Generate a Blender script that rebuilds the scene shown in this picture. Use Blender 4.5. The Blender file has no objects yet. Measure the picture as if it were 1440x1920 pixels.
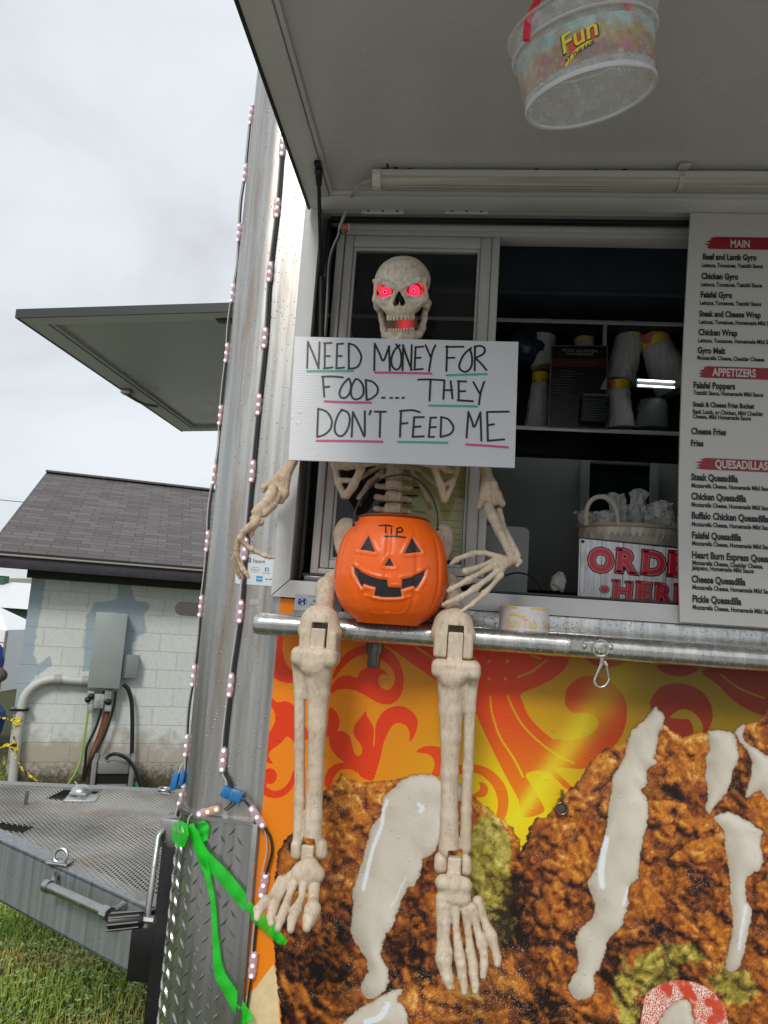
import bpy, bmesh, math, random
import numpy as np
from mathutils import Vector, Matrix
random.seed(7); np.random.seed(7)
S = bpy.context.scene
COL = S.collection
R = math.radians

# ---------------------------------------------------------------- camera (lens solved from the vanishing points)
FPX, PCX, PCY = 1350.0, 720.0, 960.0
_v = np.array([660, -9660, 1350.0]); _h = np.array([-13100, -706, 1350.0])
CZ = _v/np.linalg.norm(_v); CX = -_h/np.linalg.norm(_h); CX = CX-CZ*CX.dot(CZ); CX /= np.linalg.norm(CX); CY = np.cross(CZ, CX)
CAM = np.array([0, -1.5, 1.4])
cd = bpy.data.cameras.new('camera'); cam = bpy.data.objects.new('camera', cd); COL.objects.link(cam)
cd.sensor_fit = 'VERTICAL'; cd.sensor_height = 36; cd.lens = FPX/1920*36; cd.clip_start = 0.05; cd.clip_end = 3000
cam.matrix_world = Matrix(((CX[0], -CX[1], -CX[2], CAM[0]), (CY[0], -CY[1], -CY[2], CAM[1]), (CZ[0], -CZ[1], -CZ[2], CAM[2]), (0, 0, 0, 1)))
S.camera = cam

# ---------------------------------------------------------------- sky, sun, exposure
SUN_EL, SUN_AZ = R(42), R(190)     # high, behind the camera and to its left
w = bpy.data.worlds.new('World'); S.world = w; w.use_nodes = True
nt = w.node_tree; nt.nodes.clear()
wo = nt.nodes.new('ShaderNodeOutputWorld'); bg = nt.nodes.new('ShaderNodeBackground'); nt.links.new(bg.outputs[0], wo.inputs[0])
sky = nt.nodes.new('ShaderNodeTexSky'); sky.sky_type = 'NISHITA'; sky.sun_disc = False
sky.sun_elevation = SUN_EL; sky.sun_rotation = SUN_AZ
tc = nt.nodes.new('ShaderNodeTexCoord'); mp = nt.nodes.new('ShaderNodeMapping'); mp.inputs['Scale'].default_value = (1.2, 1.2, 2.6)
nt.links.new(tc.outputs['Generated'], mp.inputs[0])
nz = nt.nodes.new('ShaderNodeTexNoise'); nz.inputs['Scale'].default_value = 1.7; nz.inputs['Detail'].default_value = 5; nz.inputs['Roughness'].default_value = .5
nz.inputs['Distortion'].default_value = .6
nt.links.new(mp.outputs[0], nz.inputs['Vector'])
cr = nt.nodes.new('ShaderNodeValToRGB'); e = cr.color_ramp.elements
e[0].position = .32; e[0].color = (7.0, 7.15, 7.5, 1); e[1].position = .66; e[1].color = (9.0, 9.3, 9.8, 1)
em = cr.color_ramp.elements.new(.5); em.color = (8.2, 8.8, 9.2, 1)
nt.links.new(nz.outputs['Fac'], cr.inputs[0])
mx = nt.nodes.new('ShaderNodeMix'); mx.data_type = 'RGBA'; mx.inputs['Factor'].default_value = .93
nt.links.new(sky.outputs[0], mx.inputs[6]); nt.links.new(cr.outputs[0], mx.inputs[7]); nt.links.new(mx.outputs[2], bg.inputs['Color'])
bg.inputs['Strength'].default_value = .1
sd = bpy.data.lights.new('sun', 'SUN'); sd.energy = 1.9; sd.angle = R(14); sd.color = (1, .96, .9)
so = bpy.data.objects.new('sun', sd); COL.objects.link(so)
sdir = Vector((math.sin(SUN_AZ)*math.cos(SUN_EL), math.cos(SUN_AZ)*math.cos(SUN_EL), math.sin(SUN_EL)))
so.rotation_euler = sdir.to_track_quat('Z', 'Y').to_euler()
so.location = (-2, -4, 6)
S.view_settings.view_transform = 'Standard'; S.view_settings.look = 'None'; S.view_settings.exposure = 0; S.view_settings.gamma = 1
S.render.engine = 'CYCLES'
S.cycles.max_bounces = 8; S.cycles.transparent_max_bounces = 12; S.cycles.glossy_bounces = 4; S.cycles.transmission_bounces = 6
S.cycles.use_denoising = True; S.cycles.sample_clamp_indirect = 4

# ---------------------------------------------------------------- measuring: a point of the photograph (1440 x 1920) on a real plane
def ray(px, py):
    d = np.array([(px-PCX)/FPX, (py-PCY)/FPX, 1.0]); return np.array([d @ CX, d @ CY, d @ CZ])
def Wy(px, py, y=0.0):
    r = ray(px, py); return CAM+r*((y-CAM[1])/r[1])
def Wz(px, py, z=0.0):
    r = ray(px, py); return CAM+r*((z-CAM[2])/r[2])
def Wd(px, py, d):
    return CAM+ray(px, py)*d
def lerp(a, b, t): return a+(b-a)*t

# ---------------------------------------------------------------- materials
def new_mat(name):
    m = bpy.data.materials.new(name); m.use_nodes = True
    return m, m.node_tree, m.node_tree.nodes['Principled BSDF']
def nd(nt, t, **kw):
    n = nt.nodes.new(t)
    for k, v in kw.items():
        if k.startswith('i_'):
            n.inputs[k[2:].replace('_', ' ')].default_value = v
        else:
            setattr(n, k, v)
    return n
def lk(nt, a, b): nt.links.new(a, b)
def math_n(nt, op, a, b=None, c=None, clamp=False):
    n = nt.nodes.new('ShaderNodeMath'); n.operation = op; n.use_clamp = clamp
    for i, q in enumerate((a, b, c)):
        if q is None: continue
        if isinstance(q, (int, float)): n.inputs[i].default_value = q
        else: nt.links.new(q, n.inputs[i])
    return n.outputs[0]
def mixc(nt, f, a, b, mode='MIX'):
    n = nt.nodes.new('ShaderNodeMix'); n.data_type = 'RGBA'; n.blend_type = mode
    for i, q in ((0, f), (6, a), (7, b)):
        if isinstance(q, (int, float)): n.inputs[i].default_value = q
        elif isinstance(q, tuple): n.inputs[i].default_value = q if len(q) == 4 else q+(1,)
        else: nt.links.new(q, n.inputs[i])
    return n.outputs[2]
def ramp(nt, f, stops, interp='LINEAR'):
    n = nt.nodes.new('ShaderNodeValToRGB'); el = n.color_ramp.elements; n.color_ramp.interpolation = interp
    while len(el) < len(stops): el.new(.5)
    for q, (p, c) in zip(el, stops):
        q.position = p; q.color = (c, c, c, 1) if isinstance(c, (int, float)) else (c if len(c) == 4 else tuple(c)+(1,))
    nt.links.new(f, n.inputs[0]); return n.outputs[0]
def step(nt, x, lo, hi):
    n = nt.nodes.new('ShaderNodeMapRange'); n.interpolation_type = 'SMOOTHSTEP'
    n.inputs[1].default_value = lo; n.inputs[2].default_value = hi
    nt.links.new(x, n.inputs[0]); return n.outputs[0]
def pos(nt): return nd(nt, 'ShaderNodeNewGeometry').outputs['Position']
def objc(nt): return nd(nt, 'ShaderNodeTexCoord').outputs['Object']
def mapped(nt, v, s=(1, 1, 1), l=(0, 0, 0), r=(0, 0, 0)):
    m = nd(nt, 'ShaderNodeMapping'); lk(nt, v, m.inputs[0]); m.inputs['Scale'].default_value = s; m.inputs['Location'].default_value = l; m.inputs['Rotation'].default_value = r
    return m.outputs[0]
def noise(nt, v, s, d=3, ro=.55, di=0.0):
    n = nd(nt, 'ShaderNodeTexNoise'); lk(nt, v, n.inputs['Vector']); n.inputs['Scale'].default_value = s; n.inputs['Detail'].default_value = d
    n.inputs['Roughness'].default_value = ro; n.inputs['Distortion'].default_value = di; return n.outputs['Fac']
def voro(nt, v, s, feat='F1', out='Distance', rnd=1.0):
    n = nd(nt, 'ShaderNodeTexVoronoi', feature=feat); lk(nt, v, n.inputs['Vector']); n.inputs['Scale'].default_value = s; n.inputs['Randomness'].default_value = rnd
    return n.outputs[out]
def bump(nt, b, h, st=.3, dist=.002):
    n = nd(nt, 'ShaderNodeBump'); n.inputs['Strength'].default_value = st; n.inputs['Distance'].default_value = dist; lk(nt, h, n.inputs['Height'])
    lk(nt, n.outputs[0], b.inputs['Normal']); return n
def drops(nt, v, s=160, amount=.35):
    """small beads of rain: height field, 0 between drops"""
    n = nd(nt, 'ShaderNodeTexVoronoi'); lk(nt, v, n.inputs['Vector']); n.inputs['Scale'].default_value = s
    sep = nd(nt, 'ShaderNodeSeparateColor'); lk(nt, n.outputs['Color'], sep.inputs[0])
    keep = math_n(nt, 'LESS_THAN', sep.outputs[0], amount)
    rad = math_n(nt, 'MULTIPLY_ADD', sep.outputs[1], .3, .12)
    q = math_n(nt, 'DIVIDE', n.outputs['Distance'], rad)
    hgt = math_n(nt, 'SQRT', math_n(nt, 'SUBTRACT', 1.0, math_n(nt, 'MULTIPLY', q, q), clamp=True))
    return math_n(nt, 'MULTIPLY', hgt, keep)
MATS = {}
def plain(name, col, rough=.5, metal=0.0, var=.0, scale=30, bmp=0.0, spec=.5, wet=0.0, coat=0.0):
    """a painted, plastic or metal surface with slight mottling"""
    if name in MATS: return MATS[name]
    m, nt, b = new_mat(name); b.inputs['Base Color'].default_value = tuple(col)+(1,); b.inputs['Roughness'].default_value = rough
    b.inputs['Metallic'].default_value = metal; b.inputs['Specular IOR Level'].default_value = spec; b.inputs['Coat Weight'].default_value = coat
    if var or bmp or wet:
        p = pos(nt); f = noise(nt, p, scale, 5, .6)
        if var:
            c = mixc(nt, ramp(nt, f, [(.3, 0), (.7, 1)]), tuple(max(0, x*(1-var)) for x in col), tuple(min(1, x*(1+var)) for x in col)); lk(nt, c, b.inputs['Base Color'])
            lk(nt, math_n(nt, 'MULTIPLY_ADD', f, .3, max(0.02, rough-.15)), b.inputs['Roughness'])
        if wet:
            h = drops(nt, p, 170, wet); bn = bump(nt, b, h, .9, .0012)
            lk(nt, math_n(nt, 'MULTIPLY_ADD', h, -.5*rough, rough, clamp=True), b.inputs['Roughness'])
        elif bmp: bump(nt, b, noise(nt, p, scale*4, 4), bmp, .002)
    MATS[name] = m; return m
def glow(name, col, st):
    if name in MATS: return MATS[name]
    m, nt, b = new_mat(name); b.inputs['Base Color'].default_value = tuple(col)+(1,); b.inputs['Emission Color'].default_value = tuple(col)+(1,)
    b.inputs['Emission Strength'].default_value = st; MATS[name] = m; return m
def clear(name, col=(.95, .95, .95), rough=.05, alpha=.25, spec=.5):
    """thin clear plastic or glass: mostly see-through, with real gloss"""
    if name in MATS: return MATS[name]
    m, nt, b = new_mat(name); b.inputs['Base Color'].default_value = tuple(col)+(1,); b.inputs['Roughness'].default_value = rough
    b.inputs['Alpha'].default_value = alpha; b.inputs['Specular IOR Level'].default_value = spec; MATS[name] = m; return m

# ---------------------------------------------------------------- scene tree
ORG = {}
def thing(name, label, cat, loc=(0, 0, 0), group=None, kind=None):
    o = bpy.data.objects.new(name, None); COL.objects.link(o); o.location = loc; o.empty_display_size = .05
    o['label'] = label; o['category'] = cat
    if group: o['group'] = group
    if kind: o['kind'] = kind
    ORG[o] = np.array(loc, float); return o
def tag(o, label=None, cat=None, group=None, kind=None):
    if label: o['label'] = label
    if cat: o['category'] = cat
    if group: o['group'] = group
    if kind: o['kind'] = kind
    return o
def link(name, me, parent=None, org=None):
    o = bpy.data.objects.new(name, me); COL.objects.link(o)
    if parent is not None:
        o.parent = parent; ORG[o] = ORG[parent]
    else:
        ORG[o] = np.array(org if org is not None else (0, 0, 0), float); o.location = ORG[o]
    return o
def mesh_obj(name, verts, faces, mat, parent=None, org=None, smooth=False, attrs=None, sharp=None):
    """world-space vertices -> one object (local to its thing's base)"""
    v = np.asarray(verts, float)
    og = ORG[parent] if parent is not None else np.array(org if org is not None else (0, 0, 0), float)
    me = bpy.data.meshes.new(name); me.from_pydata((v-og).tolist(), [], [list(map(int, f)) for f in faces] if not isinstance(faces, np.ndarray) else faces.tolist()); me.update()
    for m in (mat if isinstance(mat, (list, tuple)) else [mat]): me.materials.append(m)
    if smooth: me.polygons.foreach_set('use_smooth', [True]*len(me.polygons))
    if sharp is not None: me.set_sharp_from_angle(angle=R(sharp))
    for k, a in (attrs or {}).items():
        at = me.attributes.new(k, 'FLOAT', 'POINT'); at.data.foreach_set('value', np.asarray(a, np.float32))
    return link(name, me, parent, org)
def rodrigues(axis, ang):
    a = np.array(axis, float); a /= np.linalg.norm(a); K = np.array([[0, -a[2], a[1]], [a[2], 0, -a[0]], [-a[1], a[0], 0]])
    return np.eye(3)+math.sin(ang)*K+(1-math.cos(ang))*K@K
def crom(P, n=6, closed=False):
    """Catmull-Rom through the points"""
    P = np.asarray(P, float); m = len(P); out = []
    rng = range(m if closed else m-1)
    for i in rng:
        if closed: a, b, c, d = P[(i-1) % m], P[i], P[(i+1) % m], P[(i+2) % m]
        else: a, b, c, d = P[max(i-1, 0)], P[i], P[i+1], P[min(i+2, m-1)]
        for k in range(n):
            t = k/n; out.append(.5*((2*b)+(c-a)*t+(2*a-5*b+4*c-d)*t*t+(3*b-a-3*c+d)*t**3))
    if not closed: out.append(P[-1])
    return np.array(out)
class MB:
    """collects shapes into one mesh"""
    def __init__(s): s.v = []; s.f = []; s.m = []; s.mi = 0
    def add(s, v, f):
        n = len(s.v); s.v.extend([tuple(map(float, x)) for x in v]); s.f.extend([tuple(int(i)+n for i in q) for q in f]); s.m.extend([s.mi]*len(f)); return s
    def box(s, a, b, bev=0.0, rot=None, seg=2):
        a = np.minimum(a, b).astype(float) if isinstance(a, np.ndarray) else np.minimum(np.array(a, float), np.array(b, float)); b_ = np.maximum(np.array(b, float), a)
        a0, b0 = a, b_
        bm = bmesh.new(); bmesh.ops.create_cube(bm, size=1); c = (a0+b0)/2; d = b0-a0
        for v in bm.verts: v.co = Vector((v.co.x*d[0], v.co.y*d[1], v.co.z*d[2]))
        if bev: bmesh.ops.bevel(bm, geom=bm.edges[:], offset=min(bev, .45*min(d)), segments=seg, profile=.5, affect='EDGES')
        vs = np.array([v.co[:] for v in bm.verts]);
        if rot is not None: vs = vs @ rot.T
        bm.verts.index_update()
        s.add(vs+c, [[v.index for v in f.verts] for f in bm.faces]); bm.free(); return s
    def tube(s, P, r, n=10, cap=True, flat=1.0, up=None, smooth=0):
        P = np.asarray(P, float); r = np.broadcast_to(np.asarray(r, float), (len(P),))
        if smooth:
            t0 = np.arange(len(P)); P2 = crom(P, smooth); r = np.interp(np.linspace(0, len(P)-1, len(P2)), t0, r); P = P2
        T = np.gradient(P, axis=0); T /= (np.linalg.norm(T, axis=1)[:, None]+1e-12)
        u = np.array(up if up is not None else ((0, 0, 1) if abs(T[0][2]) < .9 else (1, 0, 0)), float)
        vs = []; fs = []
        for i in range(len(P)):
            u = u-T[i]*u.dot(T[i]); u /= (np.linalg.norm(u)+1e-12); w_ = np.cross(T[i], u)
            for k in range(n):
                a = 2*math.pi*k/n; vs.append(P[i]+r[i]*(math.cos(a)*w_+math.sin(a)*u*flat))
        for i in range(len(P)-1):
            for k in range(n): fs.append((i*n+k, i*n+(k+1) % n, (i+1)*n+(k+1) % n, (i+1)*n+k))
        if cap: fs.append(tuple(range(n))[::-1]); fs.append(tuple((len(P)-1)*n+k for k in range(n)))
        return s.add(vs, fs)
    def cyl(s, a, b, r, n=20, r2=None): return s.tube([a, b], [r, r if r2 is None else r2], n)
    def lathe(s, prof, c=(0, 0, 0), n=32, M=None, closed=False):
        """profile (radius, height) turned about z, then turned by M and moved to c"""
        pr = np.asarray(prof, float); vs = []; fs = []; m = len(pr)
        for (q, h) in pr:
            for k in range(n):
                a = 2*math.pi*k/n; vs.append((q*math.cos(a), q*math.sin(a), h))
        vs = np.array(vs)
        if M is not None: vs = vs @ np.asarray(M).T
        for i in range(m-1 if not closed else m):
            for k in range(n): j = (i+1) % m; fs.append((i*n+k, i*n+(k+1) % n, j*n+(k+1) % n, j*n+k))
        return s.add(vs+np.array(c), fs)
    def prism(s, pts, d, bothends=True):
        """flat outline (3-D points) pushed along d"""
        p = np.asarray(pts, float); n = len(p); d = np.array(d, float)
        fs = [tuple(range(n)), tuple(range(2*n-1, n-1, -1))]+[(i, i+n, (i+1) % n+n, (i+1) % n) for i in range(n)]
        return s.add(np.vstack([p, p+d]), fs)
    def ribbon(s, P, wd, nrm, lift=0.0):
        """flat stroke of width wd along P lying in the plane with normal nrm, with round ends"""
        P = np.asarray(P, float); nrm = np.array(nrm, float); n = len(P); wd = np.broadcast_to(np.asarray(wd, float), (n,))
        T = np.gradient(P, axis=0) if n > 1 else np.array([[1., 0, 0]]); T /= (np.linalg.norm(T, axis=1)[:, None]+1e-12)
        Sd = np.cross(nrm, T); vs = []
        L = P+Sd*wd[:, None]/2; Rr = P-Sd*wd[:, None]/2
        e1 = [P[-1]+(math.cos(a)*Sd[-1]+math.sin(a)*T[-1])*wd[-1]/2 for a in np.linspace(0, math.pi, 7)[1:-1]]
        e0 = [P[0]+(-math.cos(a)*Sd[0]-math.sin(a)*T[0])*wd[0]/2 for a in np.linspace(0, math.pi, 7)[1:-1]]
        vs = list(L)+list(Rr)
        fs = [(i, n+i, n+i+1, i+1) for i in range(n-1)]
        k = len(vs); vs += e1; fs.append(tuple([n-1]+[2*n-1]+list(range(k+len(e1)-1, k-1, -1))))
        k = len(vs); vs += e0; fs.append(tuple([n]+[0]+list(range(k+len(e0)-1, k-1, -1))))
        return s.add(np.array(vs)+nrm*lift, fs)
    def ball(s, c, r, n=14, m=8, sc=(1, 1, 1), M=None):
        vs = [(0, 0, 1)]; fs = []
        for i in range(1, m):
            t = math.pi*i/m
            for k in range(n): a = 2*math.pi*k/n; vs.append((math.sin(t)*math.cos(a), math.sin(t)*math.sin(a), math.cos(t)))
        vs.append((0, 0, -1)); vs = np.array(vs)*r*np.array(sc)
        if M is not None: vs = vs @ np.asarray(M).T
        for k in range(n): fs.append((0, 1+k, 1+(k+1) % n))
        for i in range(m-2):
            for k in range(n): fs.append((1+i*n+k, 1+(i+1)*n+k, 1+(i+1)*n+(k+1) % n, 1+i*n+(k+1) % n))
        l = len(vs)-1; b = 1+(m-2)*n
        for k in range(n): fs.append((b+k, l, b+(k+1) % n))
        return s.add(vs+np.array(c), fs)
    def build(s, name, mat, parent=None, org=None, smooth=True, sharp=40):
        o = mesh_obj(name, s.v, s.f, mat, parent, org, smooth, sharp=sharp if smooth else None)
        if isinstance(mat, (list, tuple)): o.data.polygons.foreach_set('material_index', s.m)
        return o
def text_mesh(txt, size, bold=0.0, sx=1.0, shear=0.0, space=1.0):
    """flat lettering as (verts in x,z ; faces), baseline at z=0"""
    cu = bpy.data.curves.new('t', 'FONT'); cu.body = txt; cu.size = size; cu.offset = bold*size; cu.shear = shear; cu.space_character = space; cu.resolution_u = 3
    ob = bpy.data.objects.new('t', cu); COL.objects.link(ob); bpy.context.view_layer.update()
    me = bpy.data.meshes.new_from_object(ob.evaluated_get(bpy.context.evaluated_depsgraph_get()))
    v = np.array([p.co[:] for p in me.vertices]).reshape(-1, 3); f = [tuple(p.vertices) for p in me.polygons]
    bpy.data.objects.remove(ob); bpy.data.curves.remove(cu); bpy.data.meshes.remove(me)
    v[:, 0] *= sx
    return v[:, :2], f
def put_text(mb, txt, o, size, U=(1, 0, 0), V=(0, 0, 1), bold=0.0, sx=1.0, shear=0.0, width=None, center=False, space=1.0):
    v, f = text_mesh(txt, size, bold, sx, shear, space)
    if not len(v): return
    if width: v[:, 0] *= width/(v[:, 0].max()-v[:, 0].min())
    if center: v[:, 0] -= (v[:, 0].max()+v[:, 0].min())/2
    mb.add(np.array(o)+v[:, :1]*np.array(U)+v[:, 1:]*np.array(V), f)
# ---------------------------------------------------------------- solid sculpting on a voxel field (bones, plastic)
class Field:
    def __init__(s, lo, hi, vox):
        s.lo = np.array(lo, float); s.vox = vox; s.n = np.ceil((np.array(hi)-s.lo)/vox).astype(int)+1
        s.F = np.full(s.n, 60.0, np.float32)
    def sub(s, lo, hi, m):
        a = np.maximum(np.floor((np.array(lo)-m-s.lo)/s.vox).astype(int), 0); b = np.minimum(np.ceil((np.array(hi)+m-s.lo)/s.vox).astype(int)+1, s.n)
        if np.any(b <= a): return None, None
        ax = [s.lo[i]+s.vox*np.arange(a[i], b[i]) for i in range(3)]
        X, Y, Z = np.meshgrid(*ax, indexing='ij'); return tuple(slice(a[i], b[i]) for i in range(3)), (X.astype(np.float32), Y.astype(np.float32), Z.astype(np.float32))
    def comb(s, sl, d, k, op):
        A = s.F[sl]
        if op < 0: d = -d
        if op > 0:
            h = np.clip(.5+.5*(d-A)/k, 0, 1); s.F[sl] = d+(A-d)*h-k*h*(1-h)
        else:
            h = np.clip(.5-.5*(d-A)/k, 0, 1); s.F[sl] = d+(A-d)*h+k*h*(1-h)
    def cone(s, a, b, ra, rb=None, k=.004, op=1, flat=None):
        rb = ra if rb is None else rb; a = np.array(a, float); b = np.array(b, float); m = max(ra, rb)+k+2*s.vox+.004
        sl, G = s.sub(np.minimum(a, b), np.maximum(a, b), m)
        if sl is None: return s
        d = b-a; L = d.dot(d)+1e-12; q = [G[i]-a[i] for i in range(3)]
        t = np.clip((q[0]*d[0]+q[1]*d[1]+q[2]*d[2])/L, 0, 1); r = ra+(rb-ra)*t
        e = [q[i]-d[i]*t for i in range(3)]
        s.comb(sl, np.sqrt(e[0]**2+e[1]**2+e[2]**2)-r, k, op); return s
    def path(s, P, r, k=.004, op=1):
        for i in range(len(P)-1): s.cone(P[i], P[i+1], r[i], r[i+1], k, op)
        return s
    def ell(s, c, r, k=.006, op=1, M=None):
        c = np.array(c, float); r = np.array(r, float); m = max(r); sl, G = s.sub(c-m, c+m, k+2*s.vox+.004)
        if sl is None: return s
        q = [G[i]-c[i] for i in range(3)]
        if M is not None: q = [q[0]*M[0][i]+q[1]*M[1][i]+q[2]*M[2][i] for i in range(3)]
        k0 = np.sqrt((q[0]/r[0])**2+(q[1]/r[1])**2+(q[2]/r[2])**2); k1 = np.sqrt((q[0]/r[0]**2)**2+(q[1]/r[1]**2)**2+(q[2]/r[2]**2)**2)+1e-9
        s.comb(sl, k0*(k0-1)/k1, k, op); return s
    def box(s, c, hf, rd=.002, k=.003, op=1, M=None):
        c = np.array(c, float); hf = np.array(hf, float); m = np.linalg.norm(hf); sl, G = s.sub(c-m, c+m, k+2*s.vox+.004)
        if sl is None: return s
        q = [G[i]-c[i] for i in range(3)]
        if M is not None: q = [q[0]*M[0][i]+q[1]*M[1][i]+q[2]*M[2][i] for i in range(3)]
        e = [np.abs(q[i])-hf[i]+rd for i in range(3)]
        d = np.sqrt(sum(np.maximum(x, 0)**2 for x in e))+np.minimum(np.maximum(np.maximum(e[0], e[1]), e[2]), 0)-rd
        s.comb(sl, d, k, op); return s
    def rough(s, amp, sc, seed=0):
        rs = np.random.RandomState(seed); ax = [s.lo[i]+s.vox*np.arange(s.n[i]) for i in range(3)]
        X, Y, Z = np.meshgrid(*ax, indexing='ij', sparse=True); nn = np.zeros(s.n, np.float32)
        for o in range(4):
            f = sc*(1.7**o); p = rs.uniform(0, 6.28, 6); q = rs.uniform(.6, 1.4, 6)
            nn += (np.sin(f*q[0]*X+p[0]+1.7*np.sin(f*q[1]*Y+p[1]))*np.sin(f*q[2]*Y+p[2]+1.7*np.sin(f*q[3]*Z+p[3]))*np.sin(f*q[4]*Z+p[4]+1.7*np.sin(f*q[5]*X+p[5]))/(1.35**o)).astype(np.float32)
        s.F += amp*nn; return s
    def mesh(s):
        F = s.F; F[0] = F[-1] = 60; F[:, 0] = F[:, -1] = 60; F[:, :, 0] = F[:, :, -1] = 60
        I = F < 0; c = [(i, j, k) for i in (0, 1) for j in (0, 1) for k in (0, 1)]; n = np.array(F.shape)-1
        cnt = sum(I[i:i+n[0], j:j+n[1], k:k+n[2]].astype(np.int8) for i, j, k in c)
        act = np.argwhere((cnt > 0) & (cnt < 8)); idx = np.full(n, -1, np.int64); idx[tuple(act.T)] = np.arange(len(act))
        val = np.stack([F[act[:, 0]+i, act[:, 1]+j, act[:, 2]+k] for i, j, k in c], 1)
        acc = np.zeros((len(act), 3)); m = np.zeros(len(act)); ca = np.array(c, float)
        for a in range(8):
            for b in range(a+1, 8):
                if np.abs(ca[a]-ca[b]).sum() != 1: continue
                cr_ = (val[:, a] < 0) != (val[:, b] < 0); t = np.where(cr_, val[:, a]/(val[:, a]-val[:, b]+1e-20), 0)
                acc += np.where(cr_[:, None], ca[a]+(ca[b]-ca[a])*t[:, None], 0); m += cr_
        V = s.lo+s.vox*(act+acc/m[:, None]); Q = []
        for ax in range(3):
            sl0 = [slice(None)]*3; sl1 = [slice(None)]*3; sl0[ax] = slice(0, -1); sl1[ax] = slice(1, None)
            A = I[tuple(sl0)]; B = I[tuple(sl1)]; e = np.argwhere(A != B); o = [k for k in range(3) if k != ax]
            e = e[(e[:, o[0]] > 0) & (e[:, o[1]] > 0) & (e[:, o[0]] < n[o[0]]) & (e[:, o[1]] < n[o[1]])]
            ins = A[tuple(e.T)]; q = []
            for d0, d1 in ((-1, -1), (0, -1), (0, 0), (-1, 0)):
                g = e.copy(); g[:, o[0]] += d0; g[:, o[1]] += d1; q.append(idx[tuple(g.T)])
            q = np.stack(q, 1); fl = ins if ax != 1 else ~ins
            q = np.where(fl[:, None], q, q[:, ::-1]); Q.append(q)
        return V, np.vstack(Q)
    def build(s, name, mat, parent, relax=.5):
        V, Q = s.mesh()
        if relax:   # one gentle smoothing pass
            for _ in range(1):
                A = np.zeros_like(V); C_ = np.zeros(len(V))
                for a, b in ((0, 1), (1, 2), (2, 3), (3, 0)):
                    np.add.at(A, Q[:, a], V[Q[:, b]]); np.add.at(C_, Q[:, a], 1); np.add.at(A, Q[:, b], V[Q[:, a]]); np.add.at(C_, Q[:, b], 1)
                V = V*(1-relax)+relax*A/C_[:, None]
        return mesh_obj(name, V, Q, mat, parent, smooth=True)
def poly_sdf(X, Zc, poly, pad=.03):
    """signed distance (negative inside) of points to a closed outline in the x,z plane; large beyond pad"""
    p = np.asarray(poly, float); out = np.full(X.shape, pad, np.float32)
    lo = p.min(0)-pad; hi = p.max(0)+pad; sel = (X > lo[0]) & (X < hi[0]) & (Zc > lo[1]) & (Zc < hi[1])
    x = X[sel]; z = Zc[sel]; d = np.full(x.shape, 1e9); ins = np.zeros(x.shape, bool)
    for i in range(len(p)):
        a = p[i]; b = p[(i+1) % len(p)]; e = b-a; L = e.dot(e)+1e-12
        t = np.clip(((x-a[0])*e[0]+(z-a[1])*e[1])/L, 0, 1); d = np.minimum(d, (x-a[0]-t*e[0])**2+(z-a[1]-t*e[1])**2)
        cr_ = (a[1] > z) != (b[1] > z)
        if b[1] != a[1]: ins ^= cr_ & (x < (b[0]-a[0])*(z-a[1])/(b[1]-a[1])+a[0])
    d = np.sqrt(d); out[sel] = np.minimum(np.where(ins, -d, d), pad); return out
def line_sdf(X, Zc, pl, w_, pad=.03):
    p = np.asarray(pl, float); out = np.full(X.shape, pad, np.float32); lo = p.min(0)-pad; hi = p.max(0)+pad
    sel = (X > lo[0]) & (X < hi[0]) & (Zc > lo[1]) & (Zc < hi[1]); x = X[sel]; z = Zc[sel]; d = np.full(x.shape, 1e9)
    for a, b in zip(p[:-1], p[1:]):
        e = b-a; t = np.clip(((x-a[0])*e[0]+(z-a[1])*e[1])/(e.dot(e)+1e-12), 0, 1); d = np.minimum(d, (x-a[0]-t*e[0])**2+(z-a[1]-t*e[1])**2)
    out[sel] = np.minimum(np.sqrt(d)-w_, pad); return out
def copies(o):
    """a thing with copies of its parts and sub-parts"""
    c = o.copy(); COL.objects.link(c)
    for ch in o.children:
        d = copies(ch); d.parent = c
    return c
# ================================================================ materials of the place
def metal_sheet(name, base=(.44, .44, .435), rough=.36, streak=1.0, wet=.13, brown=.55, metal=.88):
    m, nt, b = new_mat(name); p = pos(nt)
    f = noise(nt, mapped(nt, p, (60, 60, 1.3)), 1.0, 6, .65); g = noise(nt, mapped(nt, p, (26, 26, 2.4)), 1.0, 6, .65)
    c = mixc(nt, ramp(nt, f, [(.32, 0), (.7, 1)]), tuple(x*.72 for x in base), tuple(min(1, x*1.25) for x in base)); c = mixc(nt, math_n(nt, 'MULTIPLY', ramp(nt, noise(nt, mapped(nt, p, (9, 9, 1.1)), 1.0, 4, .6), [(.42, 0), (.6, 1)]), .38*min(1, brown*3)), c, (.60, .57, .50))
    c = mixc(nt, math_n(nt, 'MULTIPLY', ramp(nt, g, [(.5, 0), (.66, 1)]), brown), c, (.30, .20, .11))
    pit = noise(nt, mapped(nt, p, (1, 1, .8)), 260, 2); c = mixc(nt, ramp(nt, pit, [(.70, 0), (.74, .7)]), c, (.07, .07, .065))
    lk(nt, c, b.inputs['Base Color']); b.inputs['Metallic'].default_value = metal
    h = drops(nt, mapped(nt, p, (1, 1, .8)), 290, wet)
    r = math_n(nt, 'MULTIPLY_ADD', f, .32*streak, rough-.16); lk(nt, math_n(nt, 'MULTIPLY_ADD', h, -.3, r, clamp=True), b.inputs['Roughness'])
    hh = math_n(nt, 'ADD', math_n(nt, 'MULTIPLY', h, .8), math_n(nt, 'MULTIPLY', noise(nt, mapped(nt, p, (1, 1, .35)), 9, 3), 1.3)); bump(nt, b, hh, .75, .0016)
    return m
M_SKIN = metal_sheet('weathered_aluminium')
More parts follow.
